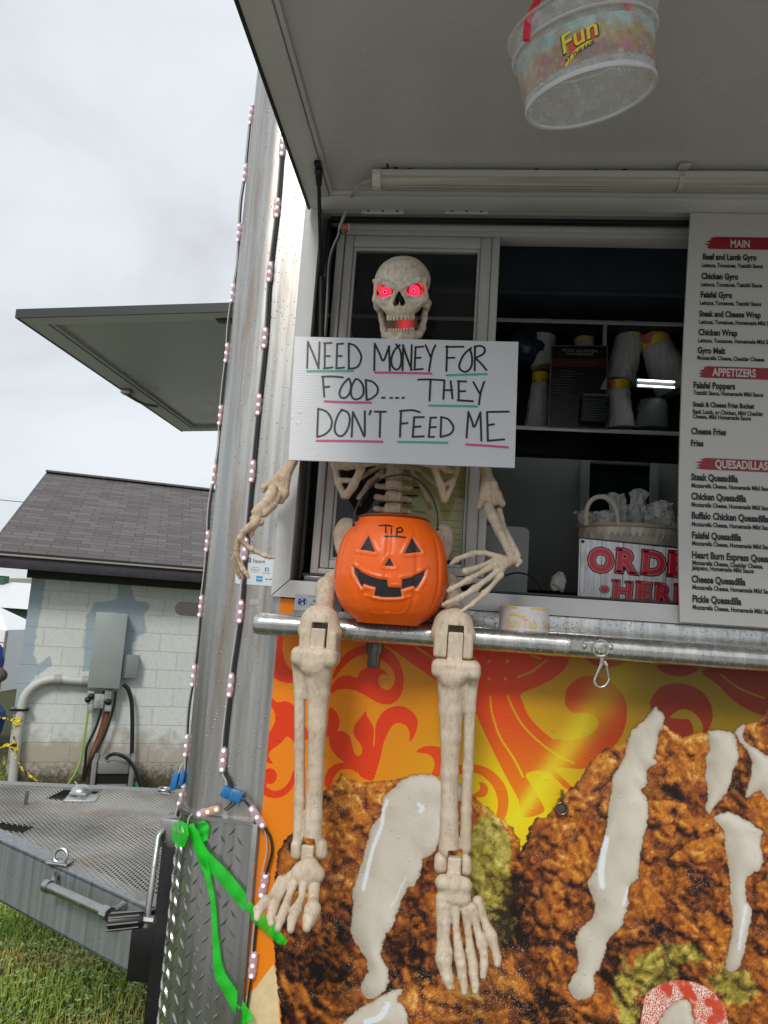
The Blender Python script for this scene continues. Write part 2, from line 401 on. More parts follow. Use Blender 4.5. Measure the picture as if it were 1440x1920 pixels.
M_PLATE = metal_sheet('tread_plate_metal', (.40, .40, .40), .26, .8, .1, .12)
M_PIPE = metal_sheet('wet_pipe_metal', (.54, .54, .53), .33, .6, .3, .05)
M_APRON = metal_sheet('wet_trim_metal', (.48, .48, .47), .3, .5, .5, .05)
M_FRAME = plain('white_aluminium_frame', (.50, .50, .49), .42, 0, .06, 12, spec=.5)
M_FRAME2 = plain('window_vinyl', (.50, .485, .46), .45, 0, .05, 10)
M_BLACK = plain('black_rubber', (.008, .008, .01), .45)
M_BLKMET = plain('black_painted_steel', (.012, .012, .013), .3, 0, .3, 40, wet=.3)
M_STEEL = plain('dull_steel', (.42, .42, .41), .34, 1.0, .12, 40, wet=.15)
M_BRIGHT = plain('bright_zinc', (.62, .60, .57), .22, 1.0)
M_AWN = plain('awning_white_panel', (.52, .51, .495), .26, 0, .03, 3, spec=.5)
M_AWNF = plain('awning_white_frame', (.58, .57, .55), .35, 0, .06, 6)
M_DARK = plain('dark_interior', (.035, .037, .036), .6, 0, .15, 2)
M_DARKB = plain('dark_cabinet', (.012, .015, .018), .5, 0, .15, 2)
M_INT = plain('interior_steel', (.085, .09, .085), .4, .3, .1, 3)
M_SHELF = plain('shelf_edge', (.70, .72, .70), .4, .2, .08, 20)

# ================================================================ the food trailer
TR = thing('food_trailer', 'silver concession trailer with rounded corner, open serving hatch and orange printed side', 'food trailer', (1.2, 1.0, 0))
XC, RC, XF = -.457, .1, -.557
def corner_profile(off=0.0, y1=.30, x1=-.362, n=20):
    P = [(XF-off, y1), (XF-off, .1+.06), (XF-off, .1+.02)]
    P += [(XC-(RC+off)*math.cos(a), RC-(RC+off)*math.sin(a)) for a in np.linspace(0, math.pi/2, n)]
    P += [(lerp(XC, x1, t), -off) for t in (.25, .5, .75, 1)]
    return P
def extrude(P, z0, z1, th=.003, nz=2):
    n = len(P); zs = np.linspace(z0, z1, nz); vs = [(x, y, z) for z in zs for x, y in P]
    fs = [(j*n+i, j*n+i+1, (j+1)*n+i+1, (j+1)*n+i) for j in range(nz-1) for i in range(n-1)]
    return vs, fs
v_, f_ = extrude(corner_profile(), .45, 2.8, nz=3)
mesh_obj('corner_skin', v_, f_, M_SKIN, TR, smooth=True)
m = MB(); m.box((XF, .30, .5), (XF+.03, .62, 2.8)); m.box((XF, 1.72, .5), (XF+.03, 2.1, 2.8)); m.box((XF, .62, .5), (XF+.03, 1.72, 1.42)); m.box((XF, .62, 2.22), (XF+.03, 1.72, 2.8))
m.build('front_wall', M_SKIN, TR)
m = MB(); m.box((XF+.012, .62, 1.42), (XF+.02, 1.72, 2.22)); m.build('front_window', clear('front_glass', (.05, .06, .06), .05, .95), TR)
m = MB(); m.box((-.40, .003, 2.327), (3.2, .04, 2.8)); m.box((1.3, .003, 1.39), (3.2, .04, 2.327)); m.box((-.362, .004, .5), (3.2, .04, 1.39)); m.build('side_wall', M_SKIN, TR)
m = MB(); m.box((XF+.02, .02, 2.8), (3.2, 2.1, 2.86), .02); m.build('roof', M_SKIN, TR)
# inside: dark lining
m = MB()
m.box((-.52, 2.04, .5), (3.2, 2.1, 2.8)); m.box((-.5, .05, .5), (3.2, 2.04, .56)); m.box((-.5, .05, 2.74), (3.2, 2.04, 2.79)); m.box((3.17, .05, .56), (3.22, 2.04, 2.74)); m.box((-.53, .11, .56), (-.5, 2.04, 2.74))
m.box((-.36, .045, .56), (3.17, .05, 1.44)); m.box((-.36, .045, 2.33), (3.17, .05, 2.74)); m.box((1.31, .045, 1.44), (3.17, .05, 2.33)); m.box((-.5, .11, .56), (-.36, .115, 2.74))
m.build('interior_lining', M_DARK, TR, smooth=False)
# ---- frame round the opening (mitred aluminium), reveal
xo0, xo1, zo0, zo1 = -.380, -.343, 1.418, 2.325
m = MB()
for (q0, q1, q2, q3) in (((xo0, zo0), (xo1, zo0+.036), (xo1, zo1-.036), (xo0, zo1)), ((xo0, zo0), (1.34, zo0), (1.34, zo0+.036), (xo1, zo0+.036)), ((xo0, zo1), (xo1, zo1-.036), (1.34, zo1-.036), (1.34, zo1))):
    pts = [(x, -.014, z) for x, z in (q0, q1, q2, q3)]; c = np.mean(pts, 0); pts = [tuple(np.array(p)+(c-np.array(p))*np.array((.0012, 0, .004))) for p in pts]
    m.prism(pts, (0, .016, 0))
m.build('opening_frame', M_FRAME, TR, smooth=False)
m = MB(); m.box((xo1-.006, .002, zo0+.03), (xo1, .06, zo1-.03)); m.box((xo1, .002, zo1-.036), (1.34, .06, zo1-.030)); m.box((xo1, .002, zo0+.030), (1.34, .075, zo0+.036)); m.build('reveal', plain('reveal_grey', (.26, .26, .25), .5), TR, smooth=False)
# ---- sliding window on the left half of the opening
YW = .05
def X5(px, py): return Wy(px, py, YW)[0]
def Z5(px, py): return Wy(px, py, YW)[2]
gl, gr = X5(654, 632), X5(889, 600); gt, gb = Z5(780, 466), Z5(760, 1052)
fl, fr_ = X5(617, 632), X5(930, 620); ft, fb = Z5(780, 419), Z5(760, 1086)
fx = 1.36
m = MB()
m.box((fl, YW, fb), (fl+.017, YW+.05, ft), .002); m.box((fl+.017, YW, ft-.014), (fx, YW+.05, ft), .002); m.box((fl+.017, YW+.004, ft-.026), (fx, YW+.05, ft-.014), .002); m.box((fl+.017, YW, fb), (fr_+.003, YW+.05, fb+.012), .002)
m.build('window_frame', M_FRAME2, TR)
sx0, sx1 = fl+.019, fr_; st, sb = ft-.028, fb+.014
SASH = MB()
SASH.box((sx0, YW+.006, sb), (gl-.007, YW+.03, st), .0025); SASH.box((gr+.007, YW+.006, sb), (sx1-.018, YW+.03, st), .0025); SASH.box((sx1-.0175, YW+.002, sb), (sx1, YW+.03, st), .0025)
SASH.box((gl-.0065, YW+.006, gt+.007), (gr+.0065, YW+.03, st), .0025); SASH.box((gl-.0065, YW+.006, sb), (gr+.0065, YW+.03, gb-.007), .0025)
SASH.box((gl-.0065, YW+.012, gb-.0065), (gl, YW+.028, gt+.0065), .001); SASH.box((gr, YW+.012, gb-.0065), (gr+.0065, YW+.028, gt+.0065), .001); SASH.box((gl, YW+.012, gt), (gr, YW+.028, gt+.0065), .001); SASH.box((gl, YW+.012, gb-.0065), (gr, YW+.028, gb), .001)
sash = SASH.build('window_sash', M_FRAME2, TR)
m = MB(); m.box((gl-.002, YW+.018, gb-.002), (gr+.002, YW+.022, gt+.002))
M_GLASS = clear('window_glass', (.03, .034, .034), .03, .20, 1.0)
m.build('pane', M_GLASS, sash, smooth=False)
# black weather strips
m = MB(); p0 = Wy(600, 410, .03); p1 = Wy(590, 865, .03)
zt_ = Wy(780, 413, .02)[2]; xg = Wy(612, 500, .03)[0]
m.box((xg-.004, .02, zo0+.04), (xg+.004, .036, zt_), .002); m.box((xg+.004, .014, zt_-.005), (1.33, .03, zt_+.005), .003); m.box((xg+.004, .02, fb-.010), (fr_, .036, fb-.002), .002); m.box((fr_, .004, zo0+.0365), (1.33, .02, zo0+.0425), .002)
m.build('weather_strip', M_BLACK, TR)
m = MB(); p = Wy(592, 1078, .03); m.box((p[0]-.022, .012, zo0+.037), (p[0]+.02, .05, zo0+.049), .002); m.build('track_corner', plain('track_grey', (.16, .16, .16), .35, .6), TR)
# ---- hatch over the opening (awning), level
ZA = 2.28; xa, xb, ya, yb = -.366, 1.75, -.028, -1.02
m = MB(); m.box((xa+.004, yb, ZA+.012), (xb, ya, ZA+.04)); m.build('awning_panel', M_AWN, TR, smooth=False)
m = MB()
for q in (((xa+.002, yb, ZA), (xa+.052, ya-.047, ZA+.0115)), ((xa+.002, ya-.0465, ZA), (xb, ya, ZA+.0115)), ((xa+.0525, yb, ZA), (xb, yb+.05, ZA+.0115))): m.box(*q, .0015)
for q in (((xa+.053, yb+.051, ZA+.004), (xa+.062, ya-.0575, ZA+.0117)), ((xa+.053, ya-.057, ZA+.004), (xb, ya-.048, ZA+.0117))): m.box(*q, .002)
m.build('awning_frame', M_AWNF, TR)
m = MB(); m.box((xa-.004, yb, ZA-.003), (xa+.0015, ya, ZA+.045), .002); m.build('awning_edge_trim', M_BLACK, TR)
m = MB(); m.box((-.358, -.011, 2.293), (1.5, -.003, 2.304), .002); m.box((-.358, -.02, 2.309), (1.5, -.0145, 2.315), .001); m.build('hinge_rail', plain('hinge_rail_grey', (.18, .18, .175), .4, .3), TR)
for (a, b) in ((678, 758), (834, 916)):
    p = Wy(a, 397, -.02); q = Wy(b, 397, -.02); zc = (p[2]+q[2])/2
    m = MB(); m.box((p[0], -.024, zc-.007), (q[0], -.0205, zc+.006), .0015); m.box((p[0]+.024, -.026, zc+.001), (q[0]-.024, -.0245, zc+.008), .001)
    h = m.build('hinge', M_FRAME, TR); m = MB()
    for t in (.16, .5, .84): c = lerp(p, q, t); m = MB(); m.ball((c[0], -.0245, zc-.001), .0026, 8, 5, (1, .4, 1)); m.build('screw', M_BLKMET, h)
# gas strut of the hatch
t0 = Wz(597, 312, ZA-.004); t1 = Wy(602, 520, .012); t2 = Wy(600, 720, .016)
m = MB(); m.cyl(lerp(t0, t1, .12), t1, .0042, 12); m.cyl(t1, t2, .0085, 16); m.build('gas_strut', M_BLACK, TR)
m = MB(); m.box(t0+np.array((-.006, -.016, -.006)), t0+np.array((.007, .016, .004)), .002); m.cyl(t0+np.array((0, .004, -.004)), lerp(t0, t1, .15), .0085, 12, .006); m.ball(t0+np.array((0, .006, -.008)), .009, 12, 8); m.build('strut_bracket', M_BLACK, TR)
# scraps of old tape along the light
m = MB()
for (px, py, wd, h) in ((720, 317, 16, 4), (727, 312, 6, 14), (742, 315, 9, 7), (768, 317, 15, 4), (1007, 317, 12, 3), (1118, 321, 14, 8), (1171, 319, 16, 6), (1437, 325, 10, 12)):
    c = Wz(px, py, ZA+.011); k = 1/1500.0
    a = [c+np.array((dx*wd*k, dy*h*k*2.2, 0)) for dx, dy in ((-.5, -.4), (-.1, -.5), (.5, -.3), (.4, .4), (0, .25), (-.4, .5))]; m = MB(); m.prism(a, (0, 0, -.0008)); m.build('tape_scrap', M_BLACK, TR, smooth=False)
# ---- rail, ledge and apron under the window
m = MB(); P = [(-.3845, -.1, 1.3625), (-.3835, -.1, 1.3625), (-.380, -.1, 1.3625), (-.37, -.1, 1.3625)]+[(x, -.1, 1.3625) for x in np.linspace(-.3, 1.9, 12)]
m.tube(P, [.0005, .019, .0212, .0215]+[.0215]*12, 40); m.build('serving_rail', M_PIPE, TR)
m = MB(); m.box((-.36, -.085, 1.3715), (1.9, -.008, 1.3785), .002); m.build('serving_ledge', M_APRON, TR)
m = MB(); m.box((-.33, -.0075, 1.3705), (1.9, -.0015, 1.4175), .0015); m.box((-.33, -.0105, 1.380), (1.9, -.0078, 1.3835), .001); m.build('apron', M_APRON, TR)
p = Wy(702, 1232, -.03)
m = MB(); m.box((p[0]-.012, -.05, 1.29), (p[0]+.013, -.036, 1.352), .003); m.box((p[0]-.016, -.052, 1.318), (p[0]+.017, -.03, 1.352), .003); m.box((p[0]-.006, -.055, 1.295), (p[0]+.007, -.0505, 1.35), .002); m.ball((p[0], -.052, 1.30), .004, 10, 6); m.build('shelf_latch', plain('old_steel', (.14, .13, .12), .35, .9, .2, 60), TR)
# ---- front hatch (over the tongue) and the shelf arm beneath it
def fa(x, y, dz=0.0): return np.array((x, y, 2.217+.057*(x+.66)+dz))
m = MB()
x0, x1, y0, y1 = XF-.004, -1.31, .394, 1.70
m.prism([fa(x0, y0, .012), fa(x1, y0, .012), fa(x1, y1, .012), fa(x0, y1, .012)], (0, 0, .012)); pnl = m.build('front_hatch_panel', plain('front_hatch_white', (.42, .44, .42), .3, 0, .06, 3), TR, smooth=False)
m = MB()
for (a, b, c, d) in ((x0, x1, y0, y0+.05), (x1+.06, x1, y0+.051, y1-.051), (x0, x1, y1-.05, y1)): m.prism([fa(a, c), fa(b, c), fa(b, d), fa(a, d)], (0, 0, .0115))
for (a, b, c, d) in ((x1+.075, x1+.066, y0+.06, y1-.06), (x0, x1+.066, y0+.054, y0+.062)): m.prism([fa(a, c, .003), fa(b, c, .003), fa(b, d, .003), fa(a, d, .003)], (0, 0, .009))
m.build('front_hatch_frame', plain('front_hatch_frame', (.55, .56, .55), .4), TR, smooth=False)
m = MB(); m.prism([fa(x0, y0-.006, -.002), fa(x1-.006, y0-.006, -.002), fa(x1-.006, y0-.0005, -.002), fa(x0, y0-.0005, -.002)], (0, 0, .027)); m.prism([fa(x1-.0005, y0, -.002), fa(x1-.006, y0, -.002), fa(x1-.006, y1, -.002), fa(x1-.0005, y1, -.002)], (0, 0, .027)); m.build('front_hatch_edge', plain('dark_edge', (.03, .032, .034), .4), TR, smooth=False)
c = Wz(437, 603, 2.212); m = MB(); m.box(c+np.array((-.05, -.02, 0)), c+np.array((.02, .02, .008)), .003); m.cyl(c, c+np.array((.05, .03, -.1)), .008, 10); m.cyl(c+np.array((.04, .025, -.08)), c+np.array((.3, .1, -.6)), .004, 10); m.build('front_gas_strut', M_BLACK, TR)
c = fa(x1+.03, 1.1); m = MB(); m.box(c+np.array((-.03, -.05, -.02)), c+np.array((.01, -.01, 0)), .006); m.tube([c+np.array((-.01, -.03, -.02)), c+np.array((.02, .05, -.03)), c+np.array((.05, .12, -.02))], .006, 8, smooth=3); m.build('front_hatch_handle', M_STEEL, TR)
a = Wy(352, 1128, .36); b = Wy(352, 1155, .36); x2 = Wy(328, 1140, .36)[0]; zc, hr = (a[2]+b[2])/2, (a[2]-b[2])/2
m = MB(); pts = [(XF-.002, .36, zc-hr)]+[(x2+hr*1.1-hr*1.1*math.cos(t), .36, zc+hr*math.sin(t)) for t in np.linspace(-math.pi/2, math.pi/2, 12)]+[(XF-.002, .36, zc+hr)]
m.prism(pts, (0, .012, 0)); m.box((x2+hr, .373, zc+hr-.006), (XF-.002, 1.8, zc+hr), .002); m.build('front_shelf', plain('shelf_grey_steel', (.12, .115, .11), .35, .7, .1, 40, wet=.4), TR, smooth=False)
# ---- tread plate guard on the corner, with raised bars
ztp = Wy(470, 1543, 0)[2]; zbp = .40; xr = Wy(470, 1640, 0)[0]
prof = corner_profile(.006, .30, xr, 20); v_, f_ = extrude(prof, zbp, ztp)
m = MB(); m.add(v_, f_)
arc = np.concatenate([[0], np.cumsum(np.linalg.norm(np.diff(np.array(prof), axis=0), axis=1))]); pr = np.array(prof)
def on_prof(s_, o):
    i = min(max(np.searchsorted(arc, s_)-1, 0), len(arc)-2); t = (s_-arc[i])/(arc[i+1]-arc[i]); q = lerp(pr[i], pr[i+1], t); d = pr[i+1]-pr[i]; d /= np.linalg.norm(d); nn = np.array((-d[1], d[0])); nn = -nn if nn.dot(q-np.array((XC, RC))) < 0 and True else nn
    return q+nn*o
stp = .0172; row = 0; zz = zbp+.01
while zz < ztp-.014:
    s_ = .01+(stp if row % 2 else 0)
    while s_ < arc[-1]-.016:
        ang = R(52) if row % 2 else R(-52); hl, hw, hh = .0130, .0032, .0030; dx, dz = math.cos(ang), math.sin(ang)
        P2 = []
        for (u, w2, hgt) in ((-hl, 0, -.0005), (0, -hw, -.0005), (hl, 0, -.0005), (0, hw, -.0005), (-hl*.45, 0, hh), (hl*.45, 0, hh)):
            q = on_prof(s_+u*dx-w2*dz, hgt); P2.append((q[0], q[1], zz+u*dz+w2*dx))
        m.add(P2, [(0, 1, 4), (1, 5, 4), (1, 2, 5), (2, 3, 5), (3, 4, 5), (3, 0, 4)])
        s_ += 2*stp
    zz += .0172; row += 1
m.build('tread_plate', M_PLATE, TR, sharp=25)
m = MB(); t_ = corner_profile(.010, .12, xr, 20)[2:]; v_, f_ = extrude(t_, ztp-.001, ztp+.006); m.add(v_, f_); n_ = len(t_); t2_ = corner_profile(.001, .12, xr, 20)[2:]
m.add([(x, y, ztp+.006) for x, y in t_]+[(x, y, ztp+.006) for x, y in t2_], [(i, i+1, n_+i+1, n_+i) for i in range(n_-1)])
m.box((xr-.002, -.016, zbp), (xr+.010, -.0005, ztp+.002), .0015); m.build('plate_trim', M_STEEL, TR)
# black steel at the corner below, tongue with mesh deck
m = MB(); m.box((-.625, .16, .12), (XF-.006, .30, .86), .006); m.box((-.70, .225, .525), (-.6255, .30, .668), .004); m.box((XF-.005, .14, .28), (-.52, 2.0, .5), .004); m.build('corner_post', M_BLKMET, TR)
ZD = .68
A = Wz(270, 1701, ZD); B = Wz(0, 1577, ZD); dirn = (B-A)/np.linalg.norm(B-A); nrm = np.array((dirn[1], -dirn[0], 0)); nrm = nrm if nrm[1] < 0 else -nrm
Bf = A+dirn*1.55; A2 = A-dirn*.02
def beam(m, P, Q, h, th, n):
    for (z0, z1, o0, o1) in ((-h, 0, 0, th), (-.006, .004, .0, .05), (-h, -h+.006, 0, .05)):
        pts = [np.array((P[0], P[1], ZD+z0))-n*o0, np.array((Q[0], Q[1], ZD+z0))-n*o0, np.array((Q[0], Q[1], ZD+z0))-n*o1, np.array((P[0], P[1], ZD+z0))-n*o1]; m.prism(pts, (0, 0, z1-z0-.0002))
M_TONGUE = metal_sheet('tongue_metal', (.30, .33, .36), .34, .8, .3, .06, .5)
m = MB(); beam(m, A2, Bf, .152, .006, nrm); m.build('tongue_beam', M_TONGUE, TR, smooth=False)
far0 = np.array((XF, 1.36, ZD)); far1 = np.array((-2.05, 1.08, ZD)); fd = (far1-far0)/np.linalg.norm(far1-far0); fn = np.array((fd[1], -fd[0], 0)); fn = fn if fn[1] > 0 else -fn
m = MB(); beam(m, far0, far1, .152, .006, fn); m.build('tongue_beam', plain('tongue_grey', (.30, .30, .295), .45, .3, .1, 30), TR, smooth=False)
# expanded metal: strands round diamond openings
def indeck(x, y):
    p = np.array((x, y, 0)); k = (p-A)[:2].dot(nrm[:2]); k2 = (p-far0)[:2].dot(fn[:2])
    if k > -.006 or k2 > -.06 or x > XF-.012 or x < -1.95: return False
    hx, hy = Wz(138, 1490, ZD)[:2]
    if abs(x-hx) < .07 and abs(y-hy) < .08: return False
    hx, hy = Wz(6, 1550, ZD)[:2]
    if abs(x-hx) < .09 and abs(y-hy) < .035: return False
    return True
m = MB(); LX, LY = .0185, .0088
for i in range(-115, -24):
    for j in range(10, 180):
        x = i*LX+(LX/2 if j % 2 else 0); y = j*LY
        if not indeck(x, y): continue
        wv = .0035*math.sin(x*9+y*4)+.002*math.sin(y*17)
        o = [(x-LX/2, y, ZD+.003+wv), (x, y-LY, ZD-.0005+wv), (x+LX/2, y, ZD+.003+wv), (x, y+LY, ZD+.006+wv)]; q = []
        for s_ in (1.0, .47): q += [(x+(a-x)*s_, y+(b-y)*s_, c) for a, b, c in o]
        m.add(q, [(k, (k+1) % 4, 4+(k+1) % 4, 4+k) for k in range(4)])
mm, nt, b = new_mat('expanded_metal'); p = pos(nt); f = noise(nt, p, 3.5, 5, .6); g = noise(nt, p, 70, 3)
c = mixc(nt, ramp(nt, f, [(.35, 0), (.62, 1)]), (.22, .21, .19), (.46, .44, .40)); c = mixc(nt, math_n(nt, 'MULTIPLY', ramp(nt, noise(nt, p, 6, 4), [(.55, 0), (.72, 1)]), .6), c, (.30, .19, .10)); lk(nt, c, b.inputs['Base Color'])
b.inputs['Metallic'].default_value = .25; b.inputs['Roughness'].default_value = .45
m.build('deck_mesh', mm, TR, smooth=False)
m = MB(); m.prism([A+np.array((.1, .05, -.12)), Bf+np.array((0, .05, -.12)), far1+np.array((0, -.1, -.12)), far0+np.array((-.01, -.1, -.12))], (0, 0, -.004)); m.build('deck_shade_sheet', plain('deck_shade_dark', (.06, .06, .05), .7, 0, .3, 10), TR, smooth=False)  # dark sheet added below the mesh as the shade between its strands
# grab handle, lashing rings, jack and crank
h0 = Wy(88, 1660, .36); h1 = Wy(205, 1712, .22)
def face(px, py, off):
    r = ray(px, py); t = ((A-CAM).dot(nrm)+off)/r.dot(nrm); return CAM+r*t
h0 = face(88, 1661, .045); h1 = face(203, 1713, .045); e0 = face(104, 1642, .003); e1 = face(232, 1698, .003)
m = MB(); m.cyl(h0, h1, .0125, 16); d_ = (h1-h0)/np.linalg.norm(h1-h0); m.cyl(h0-d_*.004, h0+d_*.014, .016, 16); m.cyl(h1-d_*.016, h1+d_*.008, .0165, 8); m.tube([lerp(h0, h1, .08), lerp(lerp(h0, h1, .08), e0, .6)+np.array((0, 0, .004)), e0], [.009, .008, .011], 10, smooth=3); m.tube([lerp(h0, h1, .95), lerp(h1, e1, .6), e1], [.010, .008, .012], 10, smooth=3)
for q in (e0, e1): m.ball(q+nrm*.006, .007, 10, 6)
m.build('grab_handle', M_STEEL, TR)
for (px, py, s_) in ((112, 1617, 1.0), (308, 1486, 1.3)):
    c = Wz(px, py, ZD+.008); m = MB(); m.box(c+np.array((-.03, -.02, -.002)), c+np.array((.03, .02, .004)), .003)
    rr = .018*s_; P = [c+np.array((rr*math.cos(a), .25*rr*math.sin(a) if s_ == 1 else rr*.8*math.sin(a), (rr*.9+rr*math.sin(a)*.9) if s_ == 1 else .012)) for a in np.linspace(0, 2*math.pi, 20)]; m.tube(P, .005, 8); m.build('lashing_ring', M_STEEL, TR)
c = Wz(48, 1508, ZD+.005); m = MB(); m.cyl(c, c+np.array((0, 0, .045)), .006, 10); m.build('deck_bolt', M_STEEL, TR); m = MB(); m.cyl(c+np.array((.1, .2, 0)), c+np.array((.06, .2, .035)), .004, 8); m.build('deck_bolt', M_STEEL, TR)
c = Wz(146, 1496, ZD); m = MB(); m.box(c+np.array((-.035, -.05, -.004)), c+np.array((.07, .04, .006)), .003, rodrigues((0, 0, 1), .3)); m.lathe([(.036, 0), (.036, .012), (.030, .022), (.016, .030), (.0005, .031)], c+np.array((-.01, .04, .004)), 24); m.cyl(c+np.array((-.03, -.0, .012)), c+np.array((.04, -.02, .018)), .006, 10); m.build('jack_head', plain('galvanised', (.5, .5, .49), .4, .8, .15, 30), TR)
g0 = Wy(308, 1553, .085); g1 = Wy(297, 1568, .07); g2 = Wy(276, 1722, .03); g3 = Wy(203, 1729, .01)
m = MB(); m.tube([g0+np.array((.03, .03, .002)), g0, g1, g2, lerp(g2, g3, .02)+np.array((0, 0, -.016))], [.0068]*5, 12); m.box(Wy(312, 1560, .09)-np.array((.012, .01, .03)), Wy(312, 1560, .09)+np.array((.03, .05, .03)), .004); m.cyl(g2+np.array((.016, 0, -.002)), g2+np.array((-.014, 0, -.002)), .009, 8); m.build('jack_crank', M_STEEL, TR)
m = MB(); m.tube([lerp(g2, g3, t) for t in (.1, .12, .2, .9, .97, 1.0)], [.010, .014, .0155, .0165, .0165, .013], 16)
for k in range(8):
    a = 2*math.pi*k/8; o = np.array((0, math.cos(a), math.sin(a)))*.0155; m.cyl(lerp(g2, g3, .15)+o, lerp(g2, g3, .95)+o*1.06, .0028, 6)
m.build('crank_grip', plain('black_grip', (.01, .01, .011), .35), TR)
# ---- screws
sc = MB(); sc.lathe([(.0062, 0), (.006, -.002), (.0045, -.0042), (.002, -.0048), (.0005, -.0045)], (0, 0, 0), 14, M=((1, 0, 0), (0, 0, 1), (0, -1, 0)))
sc.lathe([(.0022, -.0053), (.0005, -.0054)], (0, 0, 0), 6, M=((1, 0, 0), (0, 0, 1), (0, -1, 0)))
scm = None
for i, (px, py) in enumerate(((565, 492), (556, 593), (547, 698), (539, 803), (520, 1012), (508, 1112), (499, 1227), (490, 1333), (479, 1440), (469, 1562), (449, 1584), (441, 1832), (1052, 1480))):
    yy = -.001 if i < 9 or i == 12 else -.0075; c = Wy(px, py, yy)
    if scm is None: o = sc.build('screw', M_BRIGHT, TR); scm = o.data
    else: o = link('screw', scm, TR)
    o.location = c-ORG[TR]
for i, (px, py) in enumerate(((576, 477), (531, 997), (700, 1358), (678, 1705), (1056, 1394), (1068, 1311))):
    o = link('screw', scm, TR); c = Wy(px, py, -.0148 if i < 2 else -.001); o.location = c-ORG[TR]
    if i >= 2: o.scale = (.75, .8, .75)
rp = Wy(1053, 1516, -.008); m = MB(); P = [rp+np.array((.011*math.cos(a), -.001, .011*math.sin(a))) for a in np.linspace(0, 2*math.pi, 20)]; m.tube(P, .0025, 8); m.lathe([(.010, 0), (.009, .003), (.0005, .0035)], rp+np.array((0, .004, 0)), 16, M=((1, 0, 0), (0, 0, -1), (0, 1, 0))); m.box(rp+np.array((-.002, -.004, .010)), rp+np.array((.003, .007, .034)), .001); m.build('ring_latch', plain('worn_brass', (.2, .15, .1), .3, 1), TR)
# ================================================================ the printed side panel (flame scrolls, fritters and sauce), one sheet with outlines carried as distances
gx0, gx1, gz0, gz1, gs = -.362, 1.45, .515, 1.4155, .0025
nx = int((gx1-gx0)/gs)+1; nz_ = int((gz1-gz0)/gs)+1
xs = np.linspace(gx0, gx1, nx); zs = np.linspace(gz0, gz1, nz_); GX, GZ = np.meshgrid(xs, zs); PX_, PZ_ = GX.ravel(), GZ.ravel()
def onwall(pts): return np.array([Wy(px, py, 0)[[0, 2]] for px, py in pts])
def ZA_(l): return [(480+x/3, 1180+y/3) for x, y in l]
def ZB_(l): return [(900+x*.375, 1160+y*.375) for x, y in l]
def ZD_(l): return [(480+x/3, 1440+y/3) for x, y in l]
def ZE_(l): return [(900+x*.375, 1440+y*.375) for x, y in l]
def rounded(pts, n=4): return crom(onwall(pts), n, True)
scroll = [ZA_(x) for x in (
 [(80, 20), (150, 20), (148, 100), (155, 150), (175, 200), (215, 238), (255, 260), (255, 300), (205, 302), (150, 296), (100, 272), (60, 240)],
 [(72, 372), (118, 410), (168, 404), (215, 428), (250, 470), (270, 530), (300, 575), (340, 585), (380, 565), (405, 520), (412, 440), (448, 460), (470, 510), (462, 560), (430, 596), (380, 606), (320, 605), (260, 640), (235, 690), (215, 640), (176, 602), (140, 640), (86, 680), (72, 715), (96, 756), (60, 748), (20, 730), (40, 660), (62, 590), (85, 565), (108, 510), (100, 455), (70, 425), (40, 415)],
 [(40, 800), (70, 782), (100, 788), (117, 815), (113, 848), (90, 870), (62, 868), (58, 884), (100, 908), (150, 895), (190, 850), (212, 790), (225, 840), (195, 905), (150, 940), (100, 950), (50, 935), (26, 905), (24, 850)],
 [(425, 365), (450, 345), (500, 335), (560, 345), (620, 375), (680, 410), (735, 423), (780, 410), (815, 370), (830, 310), (828, 250), (805, 180), (760, 125), (700, 95), (640, 85), (580, 95), (520, 125), (480, 165), (450, 215), (430, 275), (445, 272), (480, 225), (540, 168), (600, 142), (640, 140), (700, 165), (750, 205), (780, 260), (775, 310), (745, 340), (710, 330), (690, 300), (692, 270), (712, 252), (745, 262), (725, 232), (690, 217), (630, 215), (590, 232), (568, 272), (520, 258), (470, 268), (440, 295), (420, 330)],
 [(410, 620), (425, 590), (460, 572), (500, 578), (530, 610), (545, 670), (560, 705), (580, 712), (597, 690), (590, 650), (560, 610), (548, 570), (560, 530), (590, 495), (618, 458), (625, 490), (645, 520), (662, 560), (658, 660), (668, 640), (672, 550), (690, 500), (720, 460), (770, 435), (820, 432), (870, 455), (905, 500), (908, 545), (890, 600), (862, 635), (865, 590), (850, 550), (820, 530), (785, 530), (755, 560), (730, 610), (715, 650), (700, 720), (680, 790), (655, 850), (590, 830), (570, 790), (540, 765), (490, 742), (450, 710), (420, 665)],
 [(385, 870), (390, 820), (420, 775), (470, 752), (520, 752), (560, 780), (572, 812), (540, 790), (480, 790), (440, 830), (425, 870), (400, 890)],
 [(903, 690), (940, 660), (990, 655), (1045, 668), (1100, 700), (1120, 800), (1060, 830), (990, 815), (1005, 770), (995, 725), (960, 700)],
 [(1110, 770), (1180, 760), (1250, 762), (1320, 790), (1375, 840), (1410, 900), (1420, 970), (1410, 1040), (1390, 1070), (1350, 1060), (1360, 1000), (1355, 940), (1330, 880), (1280, 830), (1220, 805), (1130, 815)],
 [(1255, 860), (1285, 865), (1305, 895), (1298, 930), (1265, 947), (1205, 938), (1240, 918), (1262, 895)],
 [(715, 60), (1020, 70), (1060, 290), (1000, 277), (940, 235), (860, 180), (790, 128)])]
